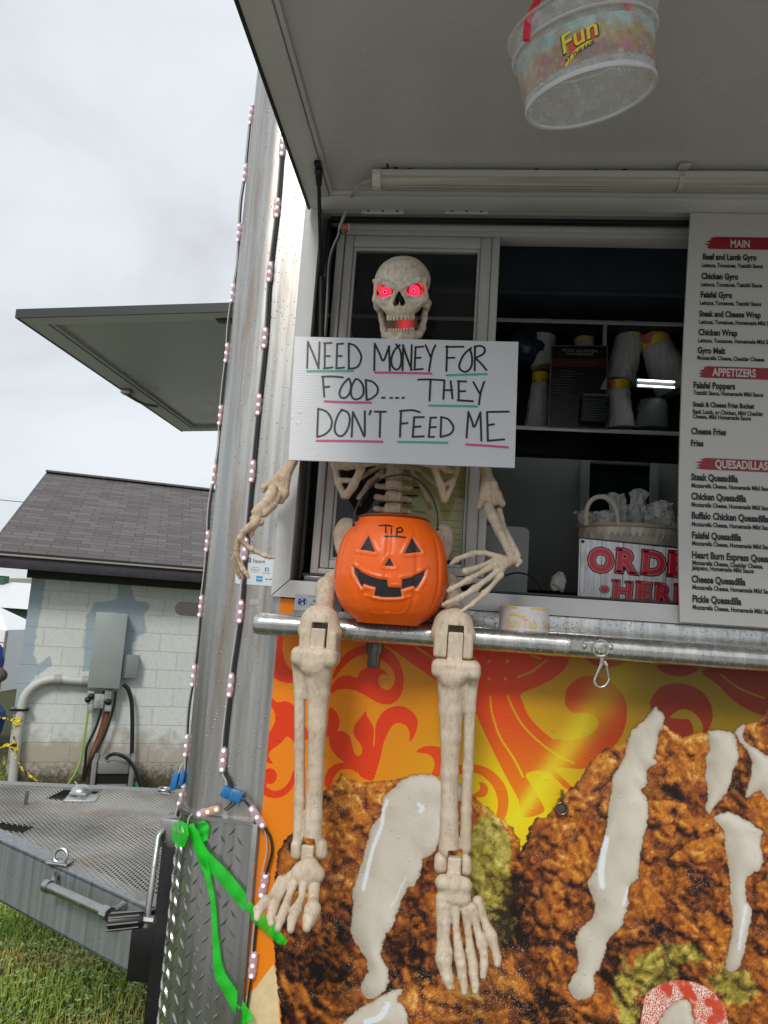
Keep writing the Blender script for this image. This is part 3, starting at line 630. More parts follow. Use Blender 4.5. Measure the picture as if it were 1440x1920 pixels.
scroll += [ZB_(x) for x in (
 [(-130, 100), (-110, 200), (-90, 280), (-50, 400), (0, 520), (60, 650), (130, 790), (190, 900), (215, 990), (320, 965), (290, 890), (250, 820), (230, 775), (330, 762), (430, 850), (460, 842), (375, 748), (520, 748), (440, 665), (360, 600), (290, 540), (240, 480), (215, 420), (207, 374), (300, 335), (380, 290), (430, 240), (445, 190), (450, 100)],
 [(425, 415), (435, 350), (490, 300), (560, 285), (640, 310), (700, 360), (733, 430), (730, 520), (700, 600), (650, 660), (590, 710), (520, 750), (440, 690), (350, 635), (380, 600), (450, 610), (530, 590), (580, 550), (588, 510), (560, 478), (510, 470), (465, 470), (430, 440)],
 [(852, 440), (860, 390), (900, 345), (960, 325), (1040, 330), (1110, 365), (1155, 430), (1162, 500), (1140, 560), (1110, 595), (1115, 540), (1090, 490), (1050, 460), (1000, 455), (950, 492), (990, 500), (1040, 502), (1065, 540), (1060, 585), (1000, 600), (930, 570), (870, 510)],
 [(880, 235), (930, 275), (1000, 288), (1060, 275), (1090, 245), (990, 230)],
 [(520, 175), (560, 225), (620, 245), (690, 235), (720, 205), (600, 170)],
 [(1150, 240), (1200, 340), (1270, 410), (1350, 460), (1450, 495), (1600, 520), (1750, 420), (1900, 230)])]
d_scr = np.full(PX_.shape, .03, np.float32)
for s_ in scroll: d_scr = np.minimum(d_scr, poly_sdf(PX_, PZ_, rounded(s_)))
lines_ = [ZB_(x) for x in ([(52, 390), (60, 470), (100, 590), (170, 700), (215, 790)], [(138, 385), (170, 460), (220, 540), (300, 620), (400, 690), (470, 722)], [(190, 292), (262, 262), (335, 205)], [(1205, 280), (1300, 350), (1420, 397)], [(250, 180), (300, 200)])]+[ZA_([(900, 100), (1000, 165)]), ZA_([(1190, 145), (1232, 165)])]
for l_ in lines_: d_scr = np.maximum(d_scr, -line_sdf(PX_, PZ_, crom(onwall(l_), 5), .0021))
for px, py in ZB_([(45, 215), (137, 213), (45, 300), (127, 300)]):
    c = Wy(px, py, 0); d_scr = np.maximum(d_scr, -(np.maximum(abs(PX_-c[0]), abs(PZ_-c[2]))-.0032))
frit1 = ZD_([(120, 480), (165, 400), (200, 370), (370, 205), (380, 130), (420, 90), (470, 60), (480, 30), (520, 60), (560, 75), (640, 80), (740, 70), (830, 55), (900, 60), (1050, 90), (1160, 120), (1220, 160), (1290, 210), (1340, 250), (1440, 330), (1480, 400), (1500, 700), (1500, 1500), (160, 1500), (130, 1330), (120, 1200), (110, 1080), (95, 960), (90, 800), (105, 640), (110, 560)])
frit2 = ZB_([(230, 1110), (245, 1045), (280, 1000), (340, 985), (400, 900), (500, 800), (560, 705), (640, 645), (740, 612), (870, 520), (920, 525), (960, 562), (1010, 592), (1100, 568), (1140, 572), (1270, 572), (1310, 530), (1390, 510), (1450, 440), (1600, 330), (1800, 280), (1900, 400), (1900, 2200), (230, 2200), (130, 1700), (150, 1350), (190, 1200)])
frit3 = ZD_([(600, 1300), (810, 1262), (900, 1210), (990, 1152), (1040, 1142), (1150, 1100), (1300, 1040), (1440, 990), (1700, 980), (2000, 1200), (2200, 1500), (600, 1500)])
dfr = [poly_sdf(PX_, PZ_, onwall(q), .09) for q in (frit1, frit2, frit3)]
d_frit = np.minimum(np.minimum(dfr[0], dfr[1]), dfr[2])
# the printed photograph of the fritters: a lumpy height field, lit once from the upper left as the food was
rsf = np.random.RandomState(5)
def bumps(N, r0, r1, amp):
    H = np.zeros((nz_, nx), np.float32)
    for _ in range(N):
        cx_, cz_ = rsf.uniform(gx0, gx1), rsf.uniform(gz0, gz1-.06); r = r0+(r1-r0)*rsf.rand()**2; ex = rsf.uniform(.7, 1.4); an = rsf.uniform(0, 3.14); lift = rsf.uniform(0, .6)*r
        i0, i1 = max(0, int((cx_-1.5*r-gx0)/gs)), min(nx, int((cx_+1.5*r-gx0)/gs)+2); j0, j1 = max(0, int((cz_-1.5*r-gz0)/gs)), min(nz_, int((cz_+1.5*r-gz0)/gs)+2)
        if i1 <= i0 or j1 <= j0: continue
        u = GX[j0:j1, i0:i1]-cx_; v = GZ[j0:j1, i0:i1]-cz_; a_, b2 = (u*math.cos(an)+v*math.sin(an))/ex, (-u*math.sin(an)+v*math.cos(an))*ex
        ang2 = np.arctan2(b2, a_); rr = r*(1+.16*np.sin(3*ang2+lift*900)+.10*np.sin(5*ang2+lift*2100)); H[j0:j1, i0:i1] = np.maximum(H[j0:j1, i0:i1], np.where(a_*a_+b2*b2 < rr*rr, amp*(np.sqrt(np.clip(rr*rr-a_*a_-b2*b2, 0, None))+lift), 0))
    return H
def blur(A, k):
    for _ in range(2):
        for ax in (0, 1):
            P = np.pad(A, [(k+1, k) if i == ax else (0, 0) for i in (0, 1)], 'edge'); c_ = np.cumsum(P, ax, dtype=np.float64); n_ = A.shape[ax]
            A = ((np.take(c_, np.arange(2*k+1, 2*k+1+n_), ax)-np.take(c_, np.arange(0, n_), ax))/(2*k+1)).astype(np.float32)
    return A
hd = [.045*np.sqrt(np.clip(-d/.09, 0, 1)).reshape(nz_, nx) for d in dfr]; ins = [(d < 0).reshape(nz_, nx) for d in dfr]
HF = np.where(ins[2], hd[2]+.035, np.where(ins[1], hd[1]+.018, np.where(ins[0], hd[0], -.02))).astype(np.float32)
HF = blur(HF, 1)+.75*bumps(900, .012, .040, .55)+bumps(9000, .003, .0095, .8)+.0011*rsf.randn(nz_, nx).astype(np.float32)
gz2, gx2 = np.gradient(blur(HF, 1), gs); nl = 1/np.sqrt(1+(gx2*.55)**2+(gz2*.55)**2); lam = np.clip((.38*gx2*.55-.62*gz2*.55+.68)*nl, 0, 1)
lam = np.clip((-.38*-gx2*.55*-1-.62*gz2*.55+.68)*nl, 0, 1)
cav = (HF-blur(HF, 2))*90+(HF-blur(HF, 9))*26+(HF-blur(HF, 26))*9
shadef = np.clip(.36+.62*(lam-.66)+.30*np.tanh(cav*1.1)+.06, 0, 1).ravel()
sauces = [ZD_([(905, 38), (1000, 45), (1050, 75), (1150, 100), (1160, 180), (1060, 210), (1052, 330), (1030, 420), (985, 490), (940, 515), (930, 580), (890, 660), (850, 680), (820, 740), (800, 790), (770, 880), (740, 930), (712, 990), (703, 1060), (740, 1130), (745, 1200), (720, 1260), (640, 1300), (590, 1250), (600, 1200), (630, 1140), (618, 1070), (580, 1010), (545, 960), (530, 900), (540, 840), (545, 760), (545, 690), (570, 610), (600, 520), (620, 430), (650, 330), (700, 270), (715, 180), (780, 110), (830, 60)]),
 ZD_([(480, 1500), (500, 1430), (560, 1370), (640, 1320), (740, 1262), (822, 1245), (795, 1310), (830, 1330), (835, 1500)]),
 ZB_([(872, 442), (890, 448), (915, 480), (920, 530), (895, 570), (885, 640), (870, 690), (880, 720), (850, 745), (830, 760), (835, 830), (805, 850), (830, 900), (840, 960), (836, 1040), (838, 1010), (820, 1088), (800, 1187), (790, 1287), (745, 1347), (740, 1427), (725, 1487), (700, 1547), (640, 1607), (630, 1657), (600, 1737), (575, 1787), (570, 1867), (540, 1897), (480, 1902), (445, 1857), (455, 1797), (490, 1747), (490, 1687), (475, 1627), (490, 1567), (540, 1517), (575, 1467), (565, 1397), (540, 1327), (570, 1257), (600, 1167), (625, 1077), (640, 1007), (640, 960), (655, 880), (660, 800), (690, 750), (720, 690), (740, 620), (760, 560), (820, 510)]),
 ZB_([(1140, 565), (1200, 560), (1270, 575), (1285, 640), (1295, 700), (1270, 760), (1250, 830), (1215, 890), (1180, 930), (1150, 980), (1130, 945), (1140, 880), (1125, 800), (1135, 740), (1130, 700), (1150, 640)]),
 ZB_([(1275, 565), (1330, 528), (1312, 590), (1350, 630), (1440, 690), (1500, 760), (1480, 920), (1440, 910), (1400, 860), (1330, 890), (1350, 800), (1360, 720), (1320, 640)]),
 ZE_([(1175, 240), (1250, 220), (1320, 255), (1410, 315), (1400, 370), (1415, 440), (1400, 510), (1340, 540), (1330, 600), (1335, 670), (1358, 720), (1340, 820), (1320, 930), (1290, 1000), (1250, 1020), (1230, 980), (1250, 880), (1265, 760), (1250, 640), (1250, 550), (1240, 480), (1225, 400), (1220, 320), (1180, 265)]),
 ZE_([(880, 1330), (940, 1205), (1000, 1160), (1040, 1165), (1058, 1220), (1065, 1330)])]
d_sau = np.full(PX_.shape, .03, np.float32); d_edge = d_sau.copy()
for s_ in sauces: d_sau = np.minimum(d_sau, poly_sdf(PX_, PZ_, rounded(s_)))
hs_ = blur((.009*np.sqrt(np.clip(-np.minimum(d_sau, 0)/.03, 0, 1))).reshape(nz_, nx)+.0011*bumps(160, .02, .05, 12.), 2)
gz3, gx3 = np.gradient(hs_, gs); sshade = np.clip((-.42*gx3-.62*-gz3*-1+.66)/np.sqrt(1+gx3**2+gz3**2)*1.0+.02, 0, 1).ravel()
d_tom = poly_sdf(PX_, PZ_, rounded(ZE_([(820, 1172), (870, 1100), (960, 1065), (1060, 1070), (1150, 1110), (1210, 1180), (1240, 1280), (1240, 1400), (840, 1400)])))
shine = np.full(PX_.shape, .03, np.float32)
for l_, w_ in ((ZD_([(738, 185), (715, 250), (708, 320), (670, 420), (640, 520), (620, 610), (605, 680)]), .0042), (ZD_([(842, 622), (810, 680), (790, 735), (760, 775)]), .0015), (ZD_([(918, 205), (935, 225), (925, 245)]), .005), (ZE_([(632, 355), (615, 440), (605, 520), (612, 590)]), .0062), (ZE_([(740, 600), (718, 680)]), .003), (ZE_([(1330, 690), (1310, 800), (1295, 900)]), .0025), (ZD_([(740, 1330), (700, 1400), (620, 1430)]), .006)):
    shine = np.minimum(shine, line_sdf(PX_, PZ_, crom(onwall(l_), 3), w_))
d_pita = poly_sdf(PX_, PZ_, onwall(ZD_([(-60, 1290), (0, 1230), (60, 1150), (100, 1100), (120, 1200), (140, 1500), (-60, 1500)])))
def blobs(lst, conv):
    o = np.zeros(PX_.shape, np.float32)
    for (x, y, rx, ry, s_) in lst:
        (px, py), = conv([(x, y)]); c = Wy(px, py, 0); k = (1/3 if conv is ZD_ else .375)/840; o = np.maximum(o, s_*np.exp(-(((PX_-c[0])/(rx*k))**2+((PZ_-c[2])/(ry*k))**2)))
    return o
green = blobs([(1330, 500, 110, 160, 1), (1350, 700, 90, 170, 1), (1270, 620, 60, 200, .9), (1400, 900, 70, 120, .9), (1290, 360, 40, 60, .9)], ZD_)+blobs([(870, 1030, 130, 110, .9), (720, 1100, 60, 130, .9), (1010, 930, 140, 60, .8), (1270, 1090, 120, 90, .9), (750, 1230, 80, 70, .8), (30, 430, 60, 160, .9)], ZE_)
dark = blobs([(330, 1100, 260, 190, .9), (520, 960, 110, 130, .9), (870, 1060, 170, 110, 1), (780, 1190, 90, 70, 1), (230, 1290, 200, 160, .6), (870, 830, 90, 110, .45), (950, 620, 60, 120, .35), (170, 440, 60, 60, .8), (480, 270, 60, 30, .6), (1480, 820, 70, 220, .9), (640, 1180, 60, 90, .8)], ZD_)+blobs([(330, 1180, 110, 150, 1), (240, 1000, 110, 130, .8), (130, 780, 60, 110, 1), (900, 810, 90, 60, .9), (1100, 630, 60, 50, .9), (1050, 1050, 110, 40, .9), (640, 1010, 50, 130, .8), (600, 640, 40, 60, .5), (960, 120, 60, 40, .9), (1300, 80, 50, 120, .9), (480, 830, 50, 40, .8), (1400, 850, 60, 110, .5), (440, 680, 60, 60, .6), (260, 330, 50, 60, .5)], ZE_)
crisp = blobs([(1000, 1330, 260, 110, .9), (1250, 1230, 200, 120, .7), (600, 230, 220, 90, .3), (600, 560, 110, 90, .35)], ZD_)+blobs([(60, 1060, 140, 110, .7), (160, 1180, 90, 90, .6), (620, 90, 120, 110, .4)], ZE_)
c1 = Wy(975, 1525, 0); c2 = Wy(1150, 1280, 0)
dv = np.array([c2[0]-c1[0], c2[2]-c1[2]]); tt = ((PX_-c1[0])*dv[0]+(PZ_-c1[2])*dv[1])/dv.dot(dv); ds = abs((PX_-c1[0])*dv[1]-(PZ_-c1[2])*dv[0])/np.linalg.norm(dv)
beamv = np.exp(-(ds/(.014+.02*np.clip(tt, 0, 1)))**2)*np.clip(1-.75*np.clip(tt, 0, 1.3), 0, 1)*(tt > -.4)
gl_ = np.exp(-((PX_-c1[0])**2+(PZ_-c1[2])**2)/.022)
vs = np.stack([PX_, np.zeros_like(PX_), PZ_], 1); I_ = np.arange(nx*nz_).reshape(nz_, nx)
fs = np.stack([I_[:-1, :-1].ravel(), I_[:-1, 1:].ravel(), I_[1:, 1:].ravel(), I_[1:, :-1].ravel()], 1)
pm, nt, b = new_mat('printed_vinyl')
def at(n): return nd(nt, 'ShaderNodeAttribute', attribute_name=n).outputs['Fac']
p = pos(nt); p2 = mapped(nt, p, (1, 0, 1))
def cellv(q, s_):
    sp_ = nd(nt, 'ShaderNodeSeparateColor'); lk(nt, voro(nt, q, s_, 'F1', 'Color'), sp_.inputs[0]); return sp_.outputs[0]
wq = nd(nt, 'ShaderNodeVectorMath', operation='MULTIPLY_ADD'); nc = nd(nt, 'ShaderNodeTexNoise', i_Scale=55.0, i_Detail=5.0, i_Roughness=.65); lk(nt, p2, nc.inputs['Vector']); lk(nt, nc.outputs['Color'], wq.inputs[0]); wq.inputs[1].default_value = (.020, 0, .020); lk(nt, p2, wq.inputs[2]); qd = wq.outputs[0]
def acc(base, *terms):
    for t, k in terms: base = math_n(nt, 'MULTIPLY_ADD', t, k, base)
    return base
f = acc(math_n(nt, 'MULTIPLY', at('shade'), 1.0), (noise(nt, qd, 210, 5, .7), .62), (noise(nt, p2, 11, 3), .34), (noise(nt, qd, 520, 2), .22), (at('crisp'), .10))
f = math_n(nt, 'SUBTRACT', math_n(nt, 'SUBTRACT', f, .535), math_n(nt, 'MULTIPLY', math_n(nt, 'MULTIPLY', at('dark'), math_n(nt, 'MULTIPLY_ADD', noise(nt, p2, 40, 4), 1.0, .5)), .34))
fr = ramp(nt, f, [(.02, (.010, .004, .002)), (.16, (.055, .016, .005)), (.32, (.19, .054, .010)), (.48, (.37, .115, .016)), (.64, (.56, .185, .018)), (.80, (.70, .32, .045)), (.95, (.88, .61, .22))])
fr2 = ramp(nt, f, [(.02, (.008, .003, .002)), (.2, (.05, .014, .006)), (.42, (.20, .05, .014)), (.62, (.40, .105, .012)), (.82, (.58, .23, .035)), (.97, (.80, .5, .18))]); fr = mixc(nt, ramp(nt, noise(nt, p2, 17, 3), [(.42, 0), (.6, 1)]), fr, fr2)
gr_ = ramp(nt, f, [(0, (.03, .018, .006)), (.25, (.12, .085, .012)), (.5, (.33, .26, .04)), (.75, (.55, .46, .09)), (1, (.85, .78, .4))])
gn = math_n(nt, 'ADD', at('green'), math_n(nt, 'MULTIPLY', math_n(nt, 'SUBTRACT', noise(nt, p2, 45, 4), .5), 1.2))
fc = mixc(nt, step(nt, gn, .42, .6), fr, gr_)
# sparkling frying fat: thin bright specks
sp = noise(nt, p2, 340, 3, .6); sp = math_n(nt, 'MULTIPLY', step(nt, sp, .57, .66), math_n(nt, 'ADD', math_n(nt, 'MULTIPLY', at('crisp'), .8), math_n(nt, 'MULTIPLY', step(nt, noise(nt, p2, 22, 2), .5, .7), .55), clamp=True))
fc = mixc(nt, sp, fc, (.9, .82, .62))
# background: orange to yellow, with a beam; hatch shade painted in toward the right
sepx = nd(nt, 'ShaderNodeSeparateXYZ'); lk(nt, p, sepx.inputs[0])
gx_ = nd(nt, 'ShaderNodeMapRange'); lk(nt, sepx.outputs[0], gx_.inputs[0]); gx_.inputs[1].default_value = -.36; gx_.inputs[2].default_value = .12
bgc = mixc(nt, gx_.outputs[0], (.86, .23, .006), (.62, .27, .004)); bgc = mixc(nt, at('glowp'), bgc, (.85, .66, .002))
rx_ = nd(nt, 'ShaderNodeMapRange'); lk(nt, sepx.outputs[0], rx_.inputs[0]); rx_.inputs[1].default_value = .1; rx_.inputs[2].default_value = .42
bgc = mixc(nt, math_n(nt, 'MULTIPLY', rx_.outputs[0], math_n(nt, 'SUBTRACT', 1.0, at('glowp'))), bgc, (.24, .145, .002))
red = mixc(nt, rx_.outputs[0], (.74, .045, .005), (.22, .018, .002)); red = mixc(nt, math_n(nt, 'MULTIPLY', at('glowp'), .75), red, (.85, .26, .004))  # scrolls take the same painted shade on the right
bc = mixc(nt, step(nt, at('scroll'), .0005, -.0005), bgc, red); bc = mixc(nt, math_n(nt, 'MULTIPLY', at('beam'), .9), bc, (.80, .72, .02))
wob = math_n(nt, 'MULTIPLY', math_n(nt, 'SUBTRACT', noise(nt, p2, 60, 6, .7), .5), .022)
pc = mixc(nt, noise(nt, p2, 55, 4), (.62, .44, .20), (.86, .72, .46))
bc = mixc(nt, step(nt, at('pita'), .001, -.002), bc, pc)
bc = mixc(nt, step(nt, math_n(nt, 'ADD', at('fritter'), wob), .0012, -.0012), bc, fc)
tw = math_n(nt, 'MULTIPLY', math_n(nt, 'SUBTRACT', noise(nt, p2, 90, 3), .5), .006)
tomc = mixc(nt, step(nt, voro(nt, mapped(nt, p2, (1.5, 1, 1)), 210, 'DISTANCE_TO_EDGE'), .16, .06), (.62, .085, .04), (.85, .75, .66)); tomc = mixc(nt, step(nt, noise(nt, p2, 26, 2), .47, .58), tomc, (.60, .07, .03))
bc = mixc(nt, step(nt, math_n(nt, 'ADD', at('tomato'), tw), .0015, -.001), bc, tomc)
swb = math_n(nt, 'MULTIPLY', math_n(nt, 'SUBTRACT', noise(nt, p2, 75, 5, .65), .5), .016)
ss = math_n(nt, 'ADD', at('sauce'), swb)
sn = noise(nt, mapped(nt, p2, (1, 1, 1)), 14, 4, .55, .8)
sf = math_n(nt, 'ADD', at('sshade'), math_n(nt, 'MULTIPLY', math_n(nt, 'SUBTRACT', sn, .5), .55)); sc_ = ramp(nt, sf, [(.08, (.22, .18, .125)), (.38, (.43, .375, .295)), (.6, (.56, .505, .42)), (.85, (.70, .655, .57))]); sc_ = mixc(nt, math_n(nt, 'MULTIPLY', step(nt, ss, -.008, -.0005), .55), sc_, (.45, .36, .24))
sc_ = mixc(nt, math_n(nt, 'MULTIPLY', step(nt, math_n(nt, 'ADD', at('shine'), math_n(nt, 'MULTIPLY', swb, .45)), .002, -.003), .8), sc_, (.80, .86, .92))
bc = mixc(nt, math_n(nt, 'MULTIPLY', step(nt, ss, .005, -.0002), .55), bc, (.05, .02, .008)) ; bc = mixc(nt, step(nt, ss, .0016, -.0020), bc, sc_)
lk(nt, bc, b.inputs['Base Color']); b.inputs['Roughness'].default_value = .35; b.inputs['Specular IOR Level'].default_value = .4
dr = drops(nt, p, 120, .12); bump(nt, b, math_n(nt, 'ADD', dr, math_n(nt, 'MULTIPLY', noise(nt, p, 8, 2), .8)), .6, .0012); lk(nt, math_n(nt, 'MULTIPLY_ADD', dr, -.25, .36), b.inputs['Roughness'])
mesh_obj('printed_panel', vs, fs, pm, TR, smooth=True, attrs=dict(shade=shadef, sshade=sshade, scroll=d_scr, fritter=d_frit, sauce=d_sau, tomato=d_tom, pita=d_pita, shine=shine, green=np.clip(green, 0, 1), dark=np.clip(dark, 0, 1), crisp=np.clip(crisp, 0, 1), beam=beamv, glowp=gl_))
m = MB(); m.box((-.36, .001, .40), (3.2, .035, .514)); m.build('skirt', M_BLKMET, TR)
# ================================================================ the skeleton
def bone_mat(name, a, b_, st):
    m, nt, b = new_mat(name); p = pos(nt)
    f = noise(nt, p, 16, 5, .6); g = noise(nt, mapped(nt, p, (1, 1, .4)), 120, 5, .7)
    c = mixc(nt, ramp(nt, f, [(.35, 0), (.68, 1)]), a, b_); c = mixc(nt, math_n(nt, 'MULTIPLY', ramp(nt, g, [(.48, 0), (.68, 1)]), .6), c, st)
    v = noise(nt, p, 420, 2); c = mixc(nt, math_n(nt, 'MULTIPLY', step(nt, v, .66, .74), .5), c, (.20, .13, .08))
    lk(nt, c, b.inputs['Base Color']); b.inputs['Roughness'].default_value = .5; b.inputs['Specular IOR Level'].default_value = .35
    dr = drops(nt, p, 130, .07); bump(nt, b, math_n(nt, 'ADD', math_n(nt, 'MULTIPLY', g, .9), math_n(nt, 'MULTIPLY', dr, .8)), .7, .0018); return m
M_BONE = bone_mat('bone_plastic', (.53, .43, .32), (.64, .55, .43), (.36, .24, .15))
M_BONED = bone_mat('stained_bone_plastic', (.52, .385, .27), (.66, .54, .41), (.27, .145, .08))
M_SKULL = bone_mat('skull_plastic', (.74, .64, .51), (.86, .78, .66), (.36, .21, .12))
SK = thing('skeleton', 'life-size plastic skeleton sitting on the serving rail with glowing red eyes', 'skeleton', tuple(Wy(735, 1160, -.05)))
def px2m(r, y): return r*(y+1.5)/FPX*1.015
def J(F, pts, k=.004, op=1):
    P = [Wy(a, b, y) for a, b, y, r in pts]; F.path(P, [px2m(r, y) for a, b, y, r in pts], k, op)
def span(pts, pad=.02):
    P = np.array([Wy(a, b, y) for a, b, y in pts]); return P.min(0)-pad, P.max(0)+pad
def PB(F, px, py, y, hx, hz, hy, rd, k=.003, op=1):
    F.box(Wy(px, py, y), (px2m(hx, y), hy, px2m(hz, y)), rd, k, op)
def PE(F, px, py, y, hx, hz, hy, k=.006, op=1):
    F.ell(Wy(px, py, y), (px2m(hx, y), hy, px2m(hz, y)), k, op)
# ---- skull: sculpted in its own frame (mm), then turned to face the viewer
SC = Wy(754, 543, -.045); fw = ray(754, 543); fw /= np.linalg.norm(fw)
rt = np.array((CX[0], CY[0], CZ[0])); rt -= fw*rt.dot(fw); rt /= np.linalg.norm(rt); up_ = np.cross(rt, fw)
RS = np.stack([rt, fw, up_], 1) @ rodrigues((0, 1, 0), R(-2.2)) @ rodrigues((0, 0, 1), R(-6))
def skl(V): return np.asarray(V)*.001 @ RS.T+SC
F = Field((-75, -95, -80), (75, 98, 78), 1.05)
F.ell((0, 18, 17), (59.5, 72, 52), 3); F.ell((0, -18, -14), (50, 44, 44), 14)
for s in (-1, 1):
    F.cone((s*47, -36, 16), (s*14, -54, 6), 8, 8, 8)
    F.cone((s*47, -42, -19), (s*56, -2, -30), 9, 7, 8); F.cone((s*47, -43, -18), (s*27, -52, -34), 10, 10, 9); F.cone((s*53, -20, -34), (s*52, 4, -42), 7, 6, 6)
    F.cone((s*49, -36, 12), (s*50, -39, -16), 6, 8, 6)
    F.ell((s*56, -8, -2), (10, 24, 13), 8, -1); F.ell((s*43, -24, -54), (9, 28, 12), 5, -1); F.ell((s*33, -60, -31), (10, 6, 5), 5, -1)
F.ell((0, -49, -40), (31, 25, 20), 8); F.ell((0, -55, 7), (12, 9, 9), 6); F.cone((0, -58, 5), (0, -67, -5), 6, 4.5, 5)
for s in (-1, 1): F.cone((s*8, -63, -12), (s*16, -57, -36), 4.5, 7, 5)
for i in range(10):
    a = R((i-4.5)*16.5); q = (28*math.sin(a), -43-25*math.cos(a), 0)
    F.cone((q[0]*.98, q[1]+1, -44), (q[0], q[1]-.6, -58.5), 3.35, 2.9, .5); F.cone((q[0]*.90, q[1]+3.5, -32), (q[0]*.97, q[1]+1, -44), 1.9, 2.9, 2)
F.ell((0, 14, 12), (53, 60, 44), 3, -1)
for s in (-1, 1):
    M_ = rodrigues((0, 1, 0), R(s*-16)); F.ell((s*33, -56, -1), (20.5, 36, 15), 1.6, -1, M_); F.ell((s*39, -54, -4), (13.5, 36, 13.5), 1.6, -1); F.ell((s*24, -56, -4), (9, 36, 7.5), 2, -1)
    for y in range(-88, -18, 4): F.cone((0, y, -6), (s*6.8, y, -26), 3.4, 6.6, 1.0, -1)
    F.path([(s*55, -30, 20), (s*40, -50, 19), (s*22, -59, 11), (s*9, -62, 5)], [4, 5.2, 5.5, 5], 3.5)
    F.path([(s*16, -60, -12), (s*32, -54, -17), (s*48, -43, -14)], [2.5, 2.8, 3], 3)
F.cone((0, -64, -34), (0, -62, -25), 1.6, 1.0, 1.5)
F.ell((0, -22, -70), (26, 38, 13), 4, -1); F.ell((0, 0, -73), (60, 110, 12.0), 2, -1)
for (p_, q_) in (((-30, -33, 45), (-8, -42, 38)), ((14, -38, 46), (40, -20, 40)), ((30, -30, 32), (44, -22, 22))): F.path([p_, lerp(np.array(p_), np.array(q_), .5)+np.array((2, -3, 3)), q_], [1.0, 1.2, 1.0], 1, -1)
F.rough(.5, .09, 3); F.rough(.22, .35, 5)
V, Q = F.mesh(); V = V*.8+.2*V
skull = mesh_obj('skull', skl(V), Q, M_SKULL, SK, smooth=True)
F = Field((-66, -80, -116), (66, 24, -28), 1.0)
for s in (-1, 1):
    F.path([(s*50, 4, -36), (s*46, -2, -60), (s*41, -8, -82), (s*35, -30, -93), (s*18, -54, -99), (0, -62, -101)], [6.5, 6.5, 8, 8.5, 9.5, 10.5], 5)
    F.ell((s*10, -62, -107), (11, 9, 8), 6)
F.path([(-28, -42, -88), (-20, -54, -90), (0, -62, -91), (20, -54, -90), (28, -42, -88)], [5, 5.5, 6, 5.5, 5], 4)
for i in range(14):
    a = R((i-6.5)*12.2); q = (27*math.sin(a), -40-25*math.cos(a)); F.cone((q[0], q[1]-1, -89), (q[0]*1.0, q[1]-1.6, -78.5), 2.5, 2.1, .5)
F.rough(.4, .09, 9); F.rough(.2, .35, 8)
V, Q = F.mesh(); mesh_obj('jaw', skl(V), Q, M_SKULL, skull, smooth=True)
M_EYE = glow('red_led_eye', (1.0, .025, .085), 1.35)
for s in (-1, 1):
    m = MB(); m.ball((s*30, -39, -3.5), 12.0, 24, 14); o = mesh_obj('eye', skl(m.v), m.f, M_EYE, skull, smooth=True)
    m = MB(); c = np.array((s*30-1.0, -50.6, -3))
    mi = MB(); mi.ball(c+np.array((0, .55, 0)), 4.7, 16, 8, (1, .30, 1)); mesh_obj('iris_glow', skl(mi.v), mi.f, glow('pink_led_iris', (1.0, .11, .21), 1.25), o, smooth=True)
    c = c+np.array((0, -.9, 0))
    for (rr, w_) in ((1.3, 1.35), (5.3, .8)):
        P = [c+np.array((rr*math.cos(a), -.35-(.0 if rr < 3 else -.75), rr*math.sin(a))) for a in np.linspace(0, 2*math.pi, 22)]; m.tube(P, w_, 6)
    mesh_obj('iris', skl(m.v), m.f, plain('dark_red_iris', (.10, .005, .02), .4), o, smooth=True)
m = MB(); m.ball((0, -42, -17), 1, 16, 10, (11, 9, 15)); mesh_obj('nose_shade_plug', skl(m.v), m.f, M_BLACK, skull, smooth=True)  # black plug that paints the deep shade inside the nose hole
m = MB(); P = [(34*math.sin(a), -20-32*math.cos(a), z) for z in (-80, -73, -66, -56) for a in np.linspace(-1.5, 1.5, 20)]
m.add(P, [(j*20+i, j*20+i+1, (j+1)*20+i+1, (j+1)*20+i) for j in range(3) for i in range(19)])
mm, nt, b = new_mat('red_lit_mouth_plate'); t_ = objc(nt); pp = pos(nt); sx_ = nd(nt, 'ShaderNodeSeparateXYZ'); lk(nt, pp, sx_.inputs[0]); ctr = skl((9, -50, -68))
q = math_n(nt, 'ABSOLUTE', math_n(nt, 'SUBTRACT', sx_.outputs[0], float(ctr[0]))); e = math_n(nt, 'SUBTRACT', 1.0, math_n(nt, 'DIVIDE', q, .022), clamp=True)
b.inputs['Base Color'].default_value = (.20, .10, .07, 1); b.inputs['Emission Color'].default_value = (1, .02, .04, 1); lk(nt, math_n(nt, 'MULTIPLY', e, .55), b.inputs['Emission Strength'])  # red emission stands for LED light falling on the brown plate
mesh_obj('mouth_plate', skl(m.v), m.f, mm, skull, smooth=True)
m = MB(); P = [(4+59.5*math.cos(a), 20+8*math.sin(a), 15+54*math.sin(a)) for a in np.linspace(R(75), R(-28), 24)]; m.tube(skl(P), .0042, 8, flat=.5); m.build('head_strap', M_BLACK, skull)
